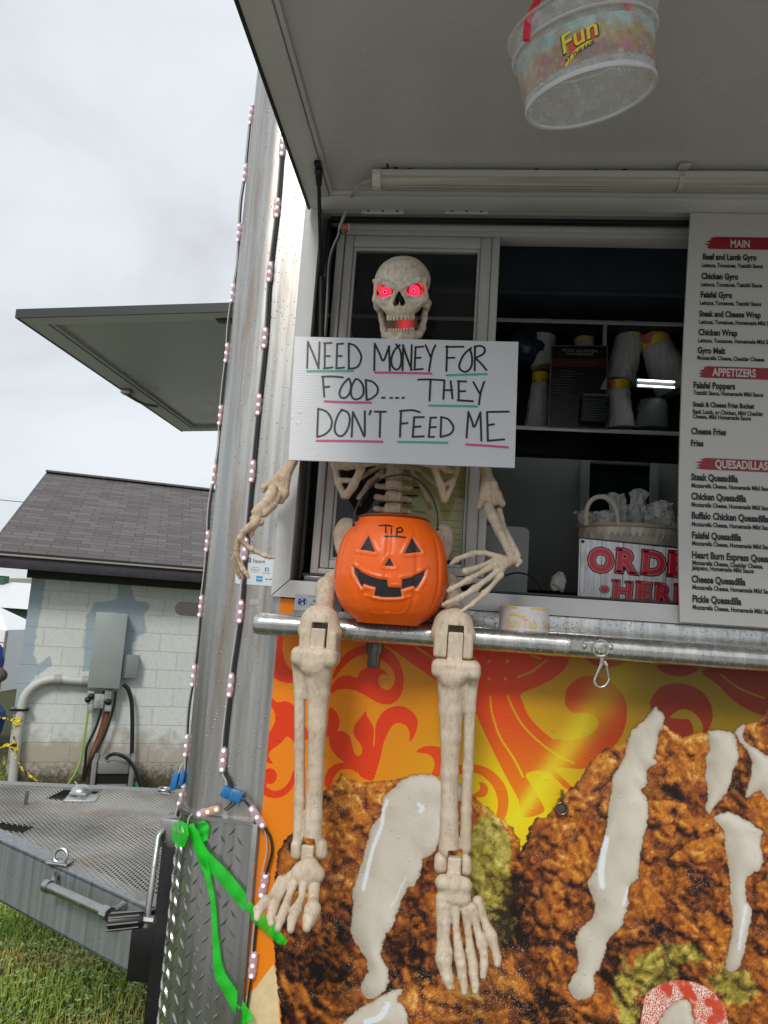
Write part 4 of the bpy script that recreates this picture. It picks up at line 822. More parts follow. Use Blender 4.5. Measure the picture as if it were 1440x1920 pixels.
# ---- neck and spine
F = Field(*span([(700, 640, .03), (790, 1000, .03), (735, 660, -.02)], .045), .0014)
for i in range(11):
    y_ = 650+i*20.5; x_ = lerp(752, 742, i/10); r_ = lerp(9, 14, i/10); PE(F, x_, y_, .018, r_, 8.5, .014, .003); J(F, [(x_-r_*1.5, y_-2, .032, 4), (x_+r_*1.5, y_-2, .032, 4)], .003)
for i, y_ in enumerate((872, 891, 911, 932, 954, 976)):
    x_ = 741-1.0*i; PB(F, x_, y_, .012, 15.5, 8.6, .016, .004, .0018); PE(F, x_, y_-7.5, .008, 16.5, 3.0, .0175, .0015); PE(F, x_, y_+7.5, .008, 16.5, 3.0, .0175, .0015)
    J(F, [(x_-14, y_+2, .02, 6.5), (x_-26, y_+1, .018, 5), (x_-32, y_, .014, 5.5)], .003); J(F, [(x_+14, y_+3, .02, 6.5), (x_+24, y_+4, .018, 5), (x_+30, y_+5, .014, 5.5)], .003)
F.rough(.0005, 90, 4); F.build('spine', M_BONED, SK)
# ---- rib cage (most of it behind the board)
F = Field(*span([(600, 690, .045), (890, 945, .045), (740, 690, -.09)], .02), .0016)
for i in range(6):
    y0 = 712+i*27; hw = 78+i*7
    for s in (-1, 1):
        cx_ = lerp(752, 742, i/6); P = [(cx_+s*10, y0, .035, 5), (cx_+s*hw*.6, y0-4, .04, 5), (cx_+s*hw, y0+8, .01, 5), (cx_+s*hw*.98, y0+20, -.035, 5.5), (cx_+s*hw*.62, y0+26, -.075, 5.5), (cx_+s*12, y0+16, -.085, 5)]
        J(F, P, .004)
J(F, [(748, 705, -.083, 11), (744, 790, -.09, 10), (742, 850, -.09, 7)], .004)
for pts in ([(683, 850, -.07, 7), (677, 880, -.066, 7.5), (662, 912, -.06, 8), (648, 931, -.05, 7.5)], [(622, 845, -.02, 6), (628, 872, -.03, 7), (634, 905, -.04, 6), (646, 931, -.05, 7)], [(628, 874, -.03, 7), (650, 876, -.05, 6), (676, 872, -.066, 6)], [(634, 900, -.04, 5), (664, 902, -.06, 5.5)], [(650, 868, .0, 5), (632, 866, -.02, 6)],
            [(718, 872, .025, 5), (695, 884, .03, 4.5), (668, 902, .0, 4.5), (655, 920, -.045, 4)], [(718, 884, .025, 5), (693, 904, .03, 4.5), (672, 934, .015, 4)],
            [(803, 850, -.07, 7), (815, 880, -.066, 6.5), (827, 912, -.06, 7.5), (832, 938, -.05, 7)], [(862, 845, -.02, 6), (857, 880, -.035, 5), (848, 908, -.045, 5), (834, 938, -.05, 6.5)], [(812, 872, -.064, 5), (835, 882, -.05, 4.5), (857, 884, -.035, 4)], [(828, 912, -.06, 4.5), (848, 900, -.045, 4.5)],
            [(770, 872, .025, 5), (795, 888, .03, 4.5), (825, 915, .0, 4), (832, 930, -.04, 4)], [(770, 884, .025, 5), (788, 906, .03, 4.5), (803, 938, .015, 5)]): J(F, pts, .004)
for s, pts in ((-1, [(742, 700, -.075, 6), (690, 690, -.06, 5.5), (630, 696, -.01, 7)]), (1, [(752, 700, -.075, 6), (805, 692, -.06, 5.5), (866, 700, -.01, 7)])): J(F, pts, .004)
F.rough(.0006, 70, 2); F.build('rib_cage', M_BONED, SK)
# ---- pelvis
F = Field(*span([(610, 950, .035), (870, 1140, .035), (740, 1000, -.05)], .02), .0017)
ML = rodrigues((0, 1, 0), R(-18)); F.ell(Wy(656, 1018, .012), (.034, .012, .056), .004, 1, ML); F.ell(Wy(820, 1028, .012), (.030, .012, .054), .004, 1, rodrigues((0, 1, 0), R(16)))
J(F, [(680, 1050, .012, 16), (735, 1000, .02, 22), (790, 1052, .012, 16)], .01); J(F, [(660, 1060, 0, 20), (640, 1090, -.02, 20), (690, 1125, -.0, 12)], .01); J(F, [(812, 1066, 0, 20), (838, 1092, -.02, 18), (780, 1125, 0, 12)], .01)
F.rough(.0006, 60, 1); F.build('pelvis', M_BONED, SK)
# ---- thighs with the slotted knee ends
def thigh(pts, kx, ky, sx, seed):
    F = Field(*span([(min(p[0] for p in pts)-35, 1040, -.02), (max(p[0] for p in pts)+35, ky+60, -.19), (kx-48, ky, -.2), (kx+48, ky+58, -.16)], .012), .0015)
    J(F, pts, .007); PE(F, kx, ky-8, -.150, 37, 36, .033, .004); PE(F, kx, ky+7, -.152, 41.5, 23, .031, .008); PB(F, kx, ky+27, -.152, 35, 24, .029, .008, .005)
    F.box(Wy(kx, ky+66, -.15), (.06, .05, px2m(14, -.15)), .002, .008, -1)
    PB(F, sx, ky+36, -.175, 14.5, 45, .03, .001, .001, -1)
    F.rough(.00028, 90, seed); F.build('thigh', M_BONE, SK)
thigh([(660, 1068, -.005, 17), (628, 1088, -.04, 19), (612, 1102, -.065, 19.5), (610, 1128, -.09, 16), (608, 1150, -.12, 17), (601, 1168, -.15, 22)], 600, 1178, 597, 11)
thigh([(815, 1070, -.005, 17), (838, 1092, -.04, 18), (846, 1110, -.065, 17), (848, 1135, -.095, 14), (850, 1155, -.12, 17), (850, 1170, -.15, 22)], 850, 1184, 853, 12)
# ---- shins
YL = -.165
def shin(tib, fib, web, top, tongue, mal, slot, seed):
    sp = [(min(p[0] for p in tib+fib)-45, tib[0][1]-85, YL), (max(p[0] for p in tib+fib)+45, mal[0][1]+22, YL)]; lo, hi = span(sp, .02); F = Field(lo-np.array((0, .02, 0)), hi+np.array((0, .02, 0)), .0015)
    J(F, [(a, b, YL, r) for a, b, r in tib], .006); J(F, [(a, b, YL+.004, r) for a, b, r in fib], .004); J(F, [(a, b, YL, r) for a, b, r in web], .006)
    x, y, hw = top; PB(F, x, y, YL, hw, 17, .030, .013, .008); PE(F, x+(-8 if hw > 0 else 0), y+18, YL-.018, hw*.5, 16, .014, .008)
    for (a, b, r) in mal: J(F, [(a, b-26, YL, r*.95), (a, b-r, YL, r)], .005)
    a, b, hw2 = slot; PB(F, a, b+30, YL, hw2, 48, .05, .001, .001, -1)
    F.rough(.00032, 70, seed); F.rough(.00016, 300, seed+1)
    a, b, hw2, b2 = tongue; PB(F, a, (b+b2)/2, YL-.004, hw2, (b2-b)/2, .016, .002, .001)
    F.build('shin', M_BONE, SK)
shin([(596, 1258, 27), (597, 1300, 20), (595, 1360, 16.5), (592, 1450, 14.5), (588, 1530, 15), (586, 1572, 17)], [(560, 1238, 13), (562, 1300, 10), (562, 1400, 9.5), (562, 1500, 9.5), (560, 1570, 10)], [(574, 1250, 15), (574, 1305, 7)], (592, 1231, 43), (597, 1179, 13, 1240), [(602, 1611, 11.5), (556, 1611, 10.5)], (578, 1592, 12), 21)
shin([(847, 1278, 26), (846, 1330, 21), (845, 1380, 18), (843, 1450, 15.5), (842, 1530, 15), (842, 1590, 18)], [(885, 1262, 13), (881, 1330, 10), (877, 1440, 9.5), (874, 1520, 9.5), (873, 1590, 10)], [(870, 1270, 15), (872, 1330, 7)], (855, 1254, 44), (853, 1187, 13.5, 1262), [(827, 1637, 12), (873, 1641, 11)], (851, 1616, 12.5), 23)
# ---- feet
def foot(block, toes, tongue, ys, seed):
    al = [(a, b, y) for t in toes for a, b, r, y in t]+[(a, b, ys[0]) for a, b, r in block]+[(tongue[0], tongue[1], ys[0])]
    F = Field(*span(al, .022), .0011)
    for a, b, r in block: F.ell(Wy(a, b, ys[0]), (px2m(r, -.19),)*3, .009)
    for t in toes: J(F, [(a, b, y, r) for a, b, r, y in t], .0022)
    a, b, hw, b2 = tongue; PB(F, a, (b+b2)/2, YL-.002, hw, (b2-b)/2, .014, .003, .004)
    F.rough(.0003, 170, seed); F.build('foot', M_BONE, SK, .3)
yv = (-.195, -.222, -.245, -.262, -.275)
T = [[(589, 1655, 11), (587, 1690, 9.5), (586, 1706, 14.5), (580, 1724, 12), (575.5, 1739, 8)], [(570, 1642, 10), (566, 1682, 5.5), (556, 1706, 10), (548, 1724, 9), (545, 1743, 6.5)], [(555, 1648, 9), (541, 1682, 6), (535, 1704, 9), (526, 1724, 8.5), (521, 1741, 6)], [(540, 1650, 9), (524, 1681, 6), (513, 1698, 9.5), (508, 1719, 8), (508, 1731, 6)], [(527, 1652, 9.5), (510, 1681, 6.5), (497, 1691, 10), (485, 1706, 9), (482, 1722, 5.5)]]
foot([(579, 1628, 19), (562, 1636, 15), (594, 1640, 14), (545, 1646, 10), (575, 1645, 15)], [[(a, b, r, yv[i]) for i, (a, b, r) in enumerate(t)] for t in T], (578, 1584, 10.8, 1632), yv, 31)
T = [[(832, 1698, 14), (832, 1726, 12.5), (831, 1756, 10.5), (833, 1785, 14), (832, 1799, 14), (836, 1821, 10.5), (840, 1835, 10), (843, 1850, 5.5)], [(853, 1700, 9.5), (855, 1741, 5.5), (861.5, 1791, 9.5), (864, 1807, 9), (867, 1832, 8), (870.6, 1849, 6.5), (870.6, 1860, 5)], [(873, 1702, 9), (878, 1749, 6), (882, 1783, 8), (887, 1807, 8.5), (888, 1826, 8), (891, 1847, 7), (891, 1858, 5)],
     [(886, 1702, 8), (895, 1741, 6.5), (904, 1771, 9.5), (907.6, 1789, 7), (908, 1809, 7), (906, 1830, 5)], [(896, 1690, 9), (908, 1726, 6.5), (920, 1755, 11), (928, 1779, 7), (932.5, 1796, 7), (932.5, 1807, 6)]]
foot([(831, 1655, 14), (851, 1658, 17), (871, 1660, 13), (831, 1685, 13), (868, 1685, 14), (850, 1682, 15)], [[(a, b, r, lerp(-.188, -.212, i/(len(t)-1))) for i, (a, b, r) in enumerate(t)] for t in T], (851, 1608, 11.5, 1660), (-.185,), 33)
# ---- arms
def limb(name, groups, seed, vox=.0012, k=.003, mat=None):
    F = Field(*span([(a, b, y) for g in groups for a, b, y, r in g], .025), vox)
    for g in groups: J(F, g, k)
    F.rough(.0004, 130, seed); return F.build(name, mat or M_BONE, SK, .25 if name == 'hand' else .5)
limb('upper_arm', [[(622, 705, -.015, 14), (600, 750, -.03, 10), (572, 815, -.055, 9), (548, 866, -.07, 9.5), (530, 896, -.08, 14)], [(526, 896, -.08, 13), (508, 908, -.078, 8), (495, 914, -.075, 5.5), (494, 921, -.075, 4)], [(532, 898, -.08, 13), (531, 925, -.083, 11), (526, 938, -.084, 8)], [(518, 905, -.08, 11), (520, 925, -.084, 12)]], 41, .0013, .005, M_BONED)
limb('forearm', [[(512, 916, -.10, 9.5), (508, 930, -.12, 11), (500, 943, -.15, 10.5), (488, 955, -.175, 11), (481, 961, -.19, 10)], [(522, 930, -.10, 7), (512, 948, -.14, 7), (496, 963, -.18, 8)], [(486, 968, -.19, 6), (474, 973, -.195, 5), (488, 980, -.195, 7)]], 42, .0013, .004, M_BONED)
limb('hand', [[(482, 974, -.2, 7.5), (474, 983, -.205, 8), (463, 992, -.205, 7), (454, 1000, -.205, 6)], [(480, 984, -.2, 6), (474, 993, -.195, 4.5), (471, 1001, -.195, 5), (470, 1006, -.195, 3)],
              [(457, 996, -.205, 6), (450, 1009, -.205, 6.5), (458, 1018, -.2, 5), (466, 1027, -.195, 5.5), (472, 1029, -.195, 5.5), (484, 1036, -.19, 4.2), (494, 1041, -.188, 4), (499, 1042, -.187, 5), (506, 1045, -.186, 3.6), (513, 1046, -.185, 2.6)],
              [(455, 1000, -.2, 6), (447, 1014, -.2, 6), (444, 1028, -.195, 5), (443, 1040, -.19, 6), (448, 1054, -.185, 4.5), (455, 1066, -.182, 5.2), (461, 1074, -.18, 4), (466, 1082, -.178, 3)],
              [(449, 1012, -.19, 5), (442, 1036, -.18, 4.5), (440, 1046, -.175, 5), (446, 1062, -.17, 4), (450, 1070, -.168, 4.5), (456, 1083, -.165, 2.8)], [(449, 1014, -.18, 4.5), (439, 1044, -.165, 4), (438, 1050, -.16, 4.5), (444, 1072, -.155, 3.6), (450, 1084, -.152, 2.6)]], 43, .0009, .0018, M_BONED)
limb('upper_arm', [[(870, 708, -.01, 14), (886, 755, -.015, 10), (900, 820, -.03, 9.5), (908, 874, -.04, 9.5), (916, 908, -.05, 13)], [(914, 910, -.05, 13), (906, 932, -.052, 9), (900, 951, -.052, 6)], [(920, 910, -.05, 13), (932, 930, -.05, 9), (940, 944, -.05, 8)], [(918, 918, -.05, 13), (922, 938, -.052, 13)]], 44, .0013, .005, M_BONED)
limb('forearm', [[(916, 950, -.066, 9), (923, 968, -.078, 10), (938, 1000, -.095, 8), (950, 1026, -.11, 7), (957, 1041, -.12, 7.5)], [(936, 958, -.062, 6.5), (943, 985, -.078, 4.8), (956, 1010, -.1, 4.8), (966, 1032, -.115, 6), (972, 1042, -.12, 5)], [(968, 1046, -.122, 5), (975, 1053, -.124, 4), (970, 1060, -.126, 4)]], 45, .0012, .003)
limb('hand', [[(962, 1050, -.125, 8), (948, 1052, -.13, 8.5), (935, 1046, -.132, 8)], [(952, 1056, -.13, 7), (938, 1060, -.136, 8), (930, 1052, -.138, 7)], [(946, 1058, -.132, 7), (938, 1072, -.142, 6.5)],
              [(932, 1044, -.135, 6), (910, 1037, -.138, 4.8), (890, 1037, -.14, 5), (884, 1040, -.14, 6.8), (872, 1043, -.14, 4.6), (860, 1047, -.14, 4.8), (856, 1050, -.14, 5.6), (850, 1054, -.14, 3.6), (845, 1058, -.14, 2.8)],
              [(926, 1052, -.14, 6.2), (908, 1059, -.148, 4.4), (890, 1066, -.154, 5), (873, 1071, -.16, 7.2)], [(872, 1072, -.158, 6), (876, 1080, -.14, 4.5), (878, 1088, -.12, 4)],
              [(928, 1060, -.142, 6.5), (905, 1072, -.152, 4.5), (888, 1081, -.157, 5), (879, 1087, -.16, 7.2), (866, 1094, -.162, 4.6), (852, 1101, -.164, 4.8), (846, 1105, -.165, 5.4), (841, 1108, -.165, 4)],
              [(934, 1070, -.145, 6.5), (914, 1086, -.153, 4.5), (898, 1098, -.158, 5.4), (890, 1104, -.16, 7.8), (876, 1113, -.162, 5), (865, 1119, -.164, 6), (860, 1122, -.165, 7), (848, 1127, -.166, 4.6), (838, 1131, -.166, 5), (832, 1134, -.166, 3.8)],
              [(939, 1078, -.145, 6.2), (926, 1094, -.15, 4), (914, 1107, -.155, 5), (908, 1113, -.157, 6.6), (897, 1123, -.16, 4), (888, 1131, -.162, 5), (883, 1135, -.163, 4.6), (872, 1142, -.165, 3.2), (862, 1148, -.166, 2.6)]], 46, .0009, .0018)
# ================================================================ the hand-lettered board held in front of the chest
def SB_(x, y): return (520+x/3, 610+y/3)
c4 = [Wy(553, 631, -.100), Wy(972, 641, -.100), Wy(965, 877, -.128), Wy(541, 862, -.128)]
bn = np.cross(c4[1]-c4[0], c4[3]-c4[0]); bn /= np.linalg.norm(bn); bn = bn if bn[1] < 0 else -bn
BD = thing('cardboard_sign', 'white corrugated plastic board reading NEED MONEY FOR FOOD THEY DON\'T FEED ME', 'sign', tuple(np.mean(c4, 0)))
def onb(px, py, lift=0.0):
    r = ray(px, py); t = (c4[0]-CAM).dot(bn)/r.dot(bn); return CAM+r*t+bn*lift
bm_, nt, b = new_mat('white_corrugated_plastic'); b.inputs['Base Color'].default_value = (.79, .80, .82, 1); b.inputs['Roughness'].default_value = .38
sz = nd(nt, 'ShaderNodeSeparateXYZ'); lk(nt, pos(nt), sz.inputs[0]); wv_ = math_n(nt, 'SINE', math_n(nt, 'MULTIPLY', math_n(nt, 'MULTIPLY_ADD', sz.outputs[0], -.0, sz.outputs[2]), 2*math.pi/.0052))
ff = noise(nt, pos(nt), 12, 3); lk(nt, mixc(nt, ff, (.60, .61, .635), (.67, .68, .705)), b.inputs['Base Color']); dd = drops(nt, pos(nt), 70, .10)
bump(nt, b, math_n(nt, 'ADD', math_n(nt, 'MULTIPLY', wv_, .075), dd), .55, .0012)
cc = [onb(553, 631), onb(972, 641), onb(965, 877), onb(541, 862)]
m = MB(); m.prism(cc, -bn*.0042); m.build('board', bm_, BD, smooth=False)
mk = MB()
def stroke(pts, wd=11.0, n=4, mb=mk, lift=.0006):
    pts = [SB_(*q) for q in pts]; P = np.array([onb(a, b_, 0) for a, b_ in pts]); P = crom(P, n) if len(P) > 2 and n > 1 else P
    mb.ribbon(P, wd/3*1.09/1000*1.02*(1+.0*len(P)), bn, lift+.00004*len(mb.v)/40 % .0004)
L = [[(172, 92), (168, 240)], [(172, 92), (205, 170), (232, 242)], [(238, 96), (232, 243)], [(268, 100), (266, 240)], [(263, 102), (305, 99)], [(268, 174), (295, 173)], [(262, 243), (310, 237)], [(337, 104), (332, 243)], [(335, 106), (370, 103)], [(334, 174), (362, 173)], [(332, 243), (376, 238)], [(402, 103), (402, 245)], [(402, 103), (440, 118), (470, 165), (468, 205), (445, 238), (400, 244)],
 [(548, 103), (545, 254)], [(548, 103), (575, 160), (597, 200), (628, 118)], [(628, 118), (633, 255)], [(688, 112), (660, 140), (642, 185), (645, 228), (668, 250), (690, 235), (698, 190), (690, 140), (668, 108)], [(708, 112), (704, 254)], [(706, 112), (730, 185), (756, 252)], [(756, 112), (752, 252)], [(778, 122), (772, 248)], [(778, 124), (820, 120)], [(778, 184), (806, 183)], [(770, 250), (818, 246)], [(833, 112), (862, 178)], [(889, 113), (870, 160), (853, 258)],
 [(955, 118), (951, 258)], [(948, 122), (1046, 121)], [(960, 184), (996, 183)], [(1090, 128), (1050, 165), (1024, 220), (1030, 250), (1060, 262), (1090, 235), (1095, 180), (1085, 140)], [(1112, 120), (1110, 255)], [(1108, 122), (1140, 116), (1165, 130), (1160, 160), (1112, 185)], [(1115, 186), (1145, 215), (1176, 252)],
 [(256, 290), (264, 402)], [(252, 289), (310, 288), (368, 293)], [(262, 348), (292, 345)], [(400, 300), (368, 335), (350, 378), (358, 405), (382, 408), (405, 385), (415, 340), (405, 302)], [(440, 303), (420, 340), (415, 390), (432, 415), (462, 412), (484, 385), (482, 340), (460, 308), (440, 303)], [(498, 308), (502, 420)], [(496, 308), (535, 318), (564, 350), (560, 385), (530, 412), (502, 420)],
 [(588, 408), (604, 408)], [(636, 409), (646, 409)], [(668, 409), (680, 409)], [(704, 409), (712, 408)],
 [(792, 306), (860, 305), (940, 310)], [(862, 308), (856, 424)], [(940, 310), (934, 415)], [(936, 365), (985, 366)], [(975, 315), (985, 412)], [(1020, 314), (1020, 422)], [(1015, 315), (1062, 317)], [(1022, 372), (1056, 371)], [(1015, 422), (1060, 425), (1100, 428)], [(1103, 320), (1130, 370), (1140, 385)], [(1164, 318), (1145, 375), (1134, 444)],
 [(230, 470), (224, 626)], [(230, 470), (275, 485), (305, 530), (300, 580), (265, 615), (225, 628)], [(362, 474), (335, 520), (322, 580), (335, 615), (365, 622), (395, 585), (408, 530), (395, 490), (362, 476)], [(425, 488), (418, 628)], [(425, 488), (460, 560), (488, 625)], [(492, 484), (492, 620)], [(526, 482), (518, 502)], [(548, 486), (610, 487)], [(580, 490), (576, 628)],
 [(696, 482), (690, 628)], [(690, 483), (760, 478), (802, 490)], [(700, 554), (732, 550)], [(770, 518), (762, 626)], [(768, 518), (824, 517)], [(770, 572), (806, 570)], [(760, 628), (824, 625)], [(862, 520), (852, 628)], [(860, 520), (894, 519)], [(860, 574), (892, 572)], [(850, 628), (882, 628)], [(922, 516), (918, 628)], [(920, 517), (960, 528), (990, 570), (975, 610), (920, 628)],
 [(1075, 488), (1064, 632)], [(1075, 488), (1095, 540), (1108, 572), (1142, 490)], [(1142, 490), (1148, 650)], [(1180, 488), (1184, 648)], [(1180, 488), (1302, 486)], [(1186, 562), (1218, 557)], [(1182, 650), (1230, 646), (1276, 642)]]
for q in L: stroke(q)
mk.build('lettering', plain('black_marker', (.012, .012, .014), .4), BD, smooth=False)
for name, col, ls in (('underline', (.055, .42, .32), ([(168, 258), (300, 258), (426, 257)], [(952, 281), (1178, 275)], [(855, 452), (1000, 454), (1124, 457)], [(680, 657), (820, 658), (956, 662)])), ('underline', (.62, .07, .22), ([(550, 266), (700, 268), (866, 272)], [(268, 428), (400, 434), (526, 435)], [(222, 650), (400, 651), (590, 655)], [(1062, 671), (1180, 678), (1296, 687)]))):
    for q in ls:
     u = MB(); stroke(q, 12.5, 4, u, .0008)
     tag(u.build(name, plain('marker_%d' % int(col[1]*100), col, .45), BD, smooth=False), 'teal marker underline' if col[1] > .2 else 'pink marker underline')

# ================================================================ pumpkin pail
PC = Wy(737, 1070, -.112); PCy = -.112; base_z = 1.3792; top_z = Wy(735, 974, -.13)[2]; PH = top_z-base_z
e0 = Wy(627, 1070, PCy)[0]; e1 = Wy(842, 1075, PCy)[0]; PXc = (e0+e1)/2; PR = (e1-e0)/2*.985
PL = thing('pumpkin_pail', 'orange plastic pumpkin pail with a grinning face and TIP written on it', 'pail', (PXc, PCy, base_z))
nu, nv = 420, 230; tt_ = np.linspace(0, 1, nv)
prof_t = np.array([0, .03, .066, .12, .217, .31, .42, .55, .64, .755, .83, .915, .96, .985, 1.0]); prof_r = np.array([.52, .60, .70, .81, .917, .975, 1.0, .99, .97, .92, .865, .76, .67, .63, .62])
pr_ = np.interp(tt_, np.linspace(0, 1, 80), np.convolve(np.pad(np.interp(np.linspace(0, 1, 80), prof_t, prof_r), 2, 'edge'), np.ones(5)/5, 'valid'))
th = np.linspace(0, 2*math.pi, nu, endpoint=False); TH, TT = np.meshgrid(th, tt_)
lob = 1-.028*np.exp(-((np.mod(TH-math.pi*1.5+math.pi/12*0, math.pi/6)-math.pi/12*0)/.05)**2)-.028*np.exp(-((np.mod(TH-math.pi*1.5, math.pi/6)-math.pi/6)/.05)**2)
lob = 1+(lob-1)*np.clip(np.sin(math.pi*np.clip(TT*1.02, 0, 1))*1.4, 0, 1)
RR = PR*pr_[:, None]*lob; PXs, PYs, PZs = PXc+RR*np.cos(TH), PCy+RR*np.sin(TH)*.97, base_z+PH*TT
def pail_pt(px, py):
    y = PCy-PR*.9
    for _ in range(6):
        q = Wy(px, py, y); t = (q[2]-base_z)/PH; r = PR*np.interp(np.clip(t, 0, 1), tt_, pr_); y = PCy-.97*math.sqrt(max(r*r-(q[0]-PXc)**2, (r*.1)**2))
    q = Wy(px, py, y); return math.atan2((q[0]-PXc), (PCy-q[1])/.97), (q[2]-base_z)/PH
def SP_(l): return [(600+x*.18056, 960+y*.18056) for x, y in l]
def uv(l): return np.array([(a*PR*.95, t*PH) for a, t in (pail_pt(*q) for q in SP_(l))])
UA = np.arctan2(PXs-PXc, (PCy-PYs)/.97)*PR*.95; UT = TT*PH
def dense(l, n=6): l = np.array(l, float); return [tuple(lerp(l[i], l[(i+1) % len(l)], k/n)) for i in range(len(l)) for k in range(n)]
faces_ = [[(497, 245), (398, 388), (480, 398), (566, 414)], [(965, 262), (880, 432), (970, 422), (1058, 415)], [(720, 470), (666, 556), (768, 562)],
 [(340, 565), (420, 625), (520, 672), (610, 698), (694, 705), (708, 782), (850, 788), (858, 700), (950, 682), (1040, 640), (1104, 600), (1090, 660), (1060, 720), (1008, 798), (985, 765), (930, 778), (842, 806), (852, 880), (760, 888), (640, 884), (560, 868), (575, 785), (510, 768), (445, 745), (432, 785), (385, 720), (350, 640)]]
dF = np.full(UA.shape, .02)
for l in faces_: dF = np.minimum(dF, poly_sdf(UA.ravel(), UT.ravel(), uv(dense(l, 4))).reshape(UA.shape))
back = np.cos(np.arctan2(PXs-PXc, PCy-PYs)) < -.2; dF[back] = .02
rec = np.clip((.0018-dF)/.0022, 0, 1); RR2 = RR-.0035*rec+.0013*np.exp(-((dF-.0052)/.0026)**2)
for l in ([(470, 860), (490, 960), (540, 1040), (620, 1065), (700, 1050)], [(700, 1050), (800, 1062), (880, 1040), (930, 950), (940, 880)], [(470, 870), (640, 905), (800, 905), (930, 880)]):
    dl = line_sdf(UA.ravel(), UT.ravel(), uv(dense(l, 1) if False else l), 0).reshape(UA.shape); dl[back] = .02; RR2 += .0012*np.exp(-(dl/.0022)**2)
dT = np.full(UA.shape, .02)
for l in ([(612, 142), (690, 138), (748, 148)], [(684, 140), (684, 178), (683, 215)], [(742, 168), (742, 200), (738, 228)], [(800, 170), (800, 205), (796, 240)], [(800, 172), (840, 160), (860, 185), (845, 208), (802, 208)], [(668, 252), (760, 252), (886, 264)]):
    dT = np.minimum(dT, line_sdf(UA.ravel(), UT.ravel(), uv(l), .0017).reshape(UA.shape))
dT[back] = .02
PXs, PYs = PXc+RR2*np.cos(TH), PCy+RR2*np.sin(TH)*.97
vv = np.stack([PXs.ravel(), PYs.ravel(), PZs.ravel()], 1); I_ = np.arange(nu*nv).reshape(nv, nu); I2 = np.roll(I_, -1, 1)
ff_ = np.stack([I_[:-1].ravel(), I2[:-1].ravel(), I2[1:].ravel(), I_[1:].ravel()], 1)
om, nt, b = new_mat('orange_plastic'); p = pos(nt); f = noise(nt, p, 14, 3)
c = mixc(nt, f, (.92, .115, .003), (.97, .155, .005))
def at(n): return nd(nt, 'ShaderNodeAttribute', attribute_name=n).outputs['Fac']
c = mixc(nt, math_n(nt, 'MULTIPLY', step(nt, math_n(nt, 'ABSOLUTE', math_n(nt, 'SUBTRACT', at('face'), .0013)), .0014, .0006), .75), c, (.85, .30, .17))
c = mixc(nt, step(nt, at('face'), .0004, -.0004), c, (.022, .014, .018)); c = mixc(nt, step(nt, at('ink'), .0004, -.0004), c, (.012, .008, .01))
lk(nt, c, b.inputs['Base Color']); b.inputs['Roughness'].default_value = .36; b.inputs['Subsurface Weight'].default_value = .08; b.inputs['Subsurface Radius'].default_value = (.01, .004, .002)
bump(nt, b, math_n(nt, 'ADD', drops(nt, p, 130, .05), math_n(nt, 'MULTIPLY', noise(nt, p, 60, 3), .35)), .35, .001)
mesh_obj('body', vv, ff_, om, PL, smooth=True, attrs=dict(face=dF.ravel(), ink=dT.ravel()))
m = MB(); rt_ = PR*pr_[-1]; m.lathe([(rt_*1.0, PH), (rt_*1.03, PH+.002), (rt_*1.0, PH+.0045), (rt_*.95, PH+.003), (rt_*.93, PH-.02), (rt_*1.25, PH*.6), (rt_*1.15, .05), (rt_*.7, .008), (.001, .008)], (PXc, PCy, base_z), 48); m.build('rim', om, PL); m = MB(); m.lathe([(PR*.53, 0.0), (.001, .0)], (PXc, PCy, base_z), 48); m.build('base', om, PL)
hp = [(663, 984), (664, 968), (672, 945), (690, 918), (712, 900), (740, 891), (766, 892), (790, 905), (808, 928), (818, 952), (821, 975), (820, 992)]
h3 = [Wy(a, b_, lerp(-.185, -.150, min(1, max(0, i/11)))) for i, (a, b_) in enumerate(hp)]
m = MB(); m.tube(h3, .0016, 8, smooth=4); m.ball(h3[0], .0034, 10, 6); m.ball(h3[-1], .0034, 10, 6); m.build('handle', plain('black_plastic', (.01, .01, .011), .3), PL)

# ================================================================ menu board
YM = -.030; MXL = Wy(1275, 900, YM)[0]; mz0 = Wy(1290, 1166, YM)[2]; mz1 = 2.279
MN = thing('menu_board', 'tall white menu board with red headings beside the serving window', 'menu board', (.85, YM, mz0))
nn_ = 24; m = MB(); pts = []
edge = [(1294.5, 402), (1289, 500), (1282.5, 620), (1279.5, 690), (1275.5, 800), (1273, 900), (1272.3, 980), (1273, 1080), (1275, 1166)]
ez = [Wy(a, b_, YM) for a, b_ in edge]; pl_ = [(q[0], YM, q[2]) for q in ez[::-1]]; pl_[-1] = (pl_[-1][0]+.0005, YM, mz1)
m.prism([(1.42, YM, mz1), (1.42, YM, pl_[0][2])]+pl_, (0, .006, 0)); m.build('panel', plain('menu_white', (.50, .485, .455), .33, 0, .03, 3), MN, smooth=False)
BK, RD, WH = MB(), MB(), MB()
K = (1.5+YM)/FPX
def mt(mb, t, px, py, cap, sx=.74, bold=.018, yo=.0012):
    c = Wy(px, py, YM-yo); s_ = cap*K/.73*1.03; put_text(mb, t, c, s_, bold=bold*s_/.014*.05 if False else bold, sx=sx)
LT, HM, MZ = 'Lettuce, Tomatoes, Tzatziki Sauce', 'Lettuce, Tomatoes, Homemade Mild Sauce', 'Mozzarella Cheese, Homemade Mild Sauce'
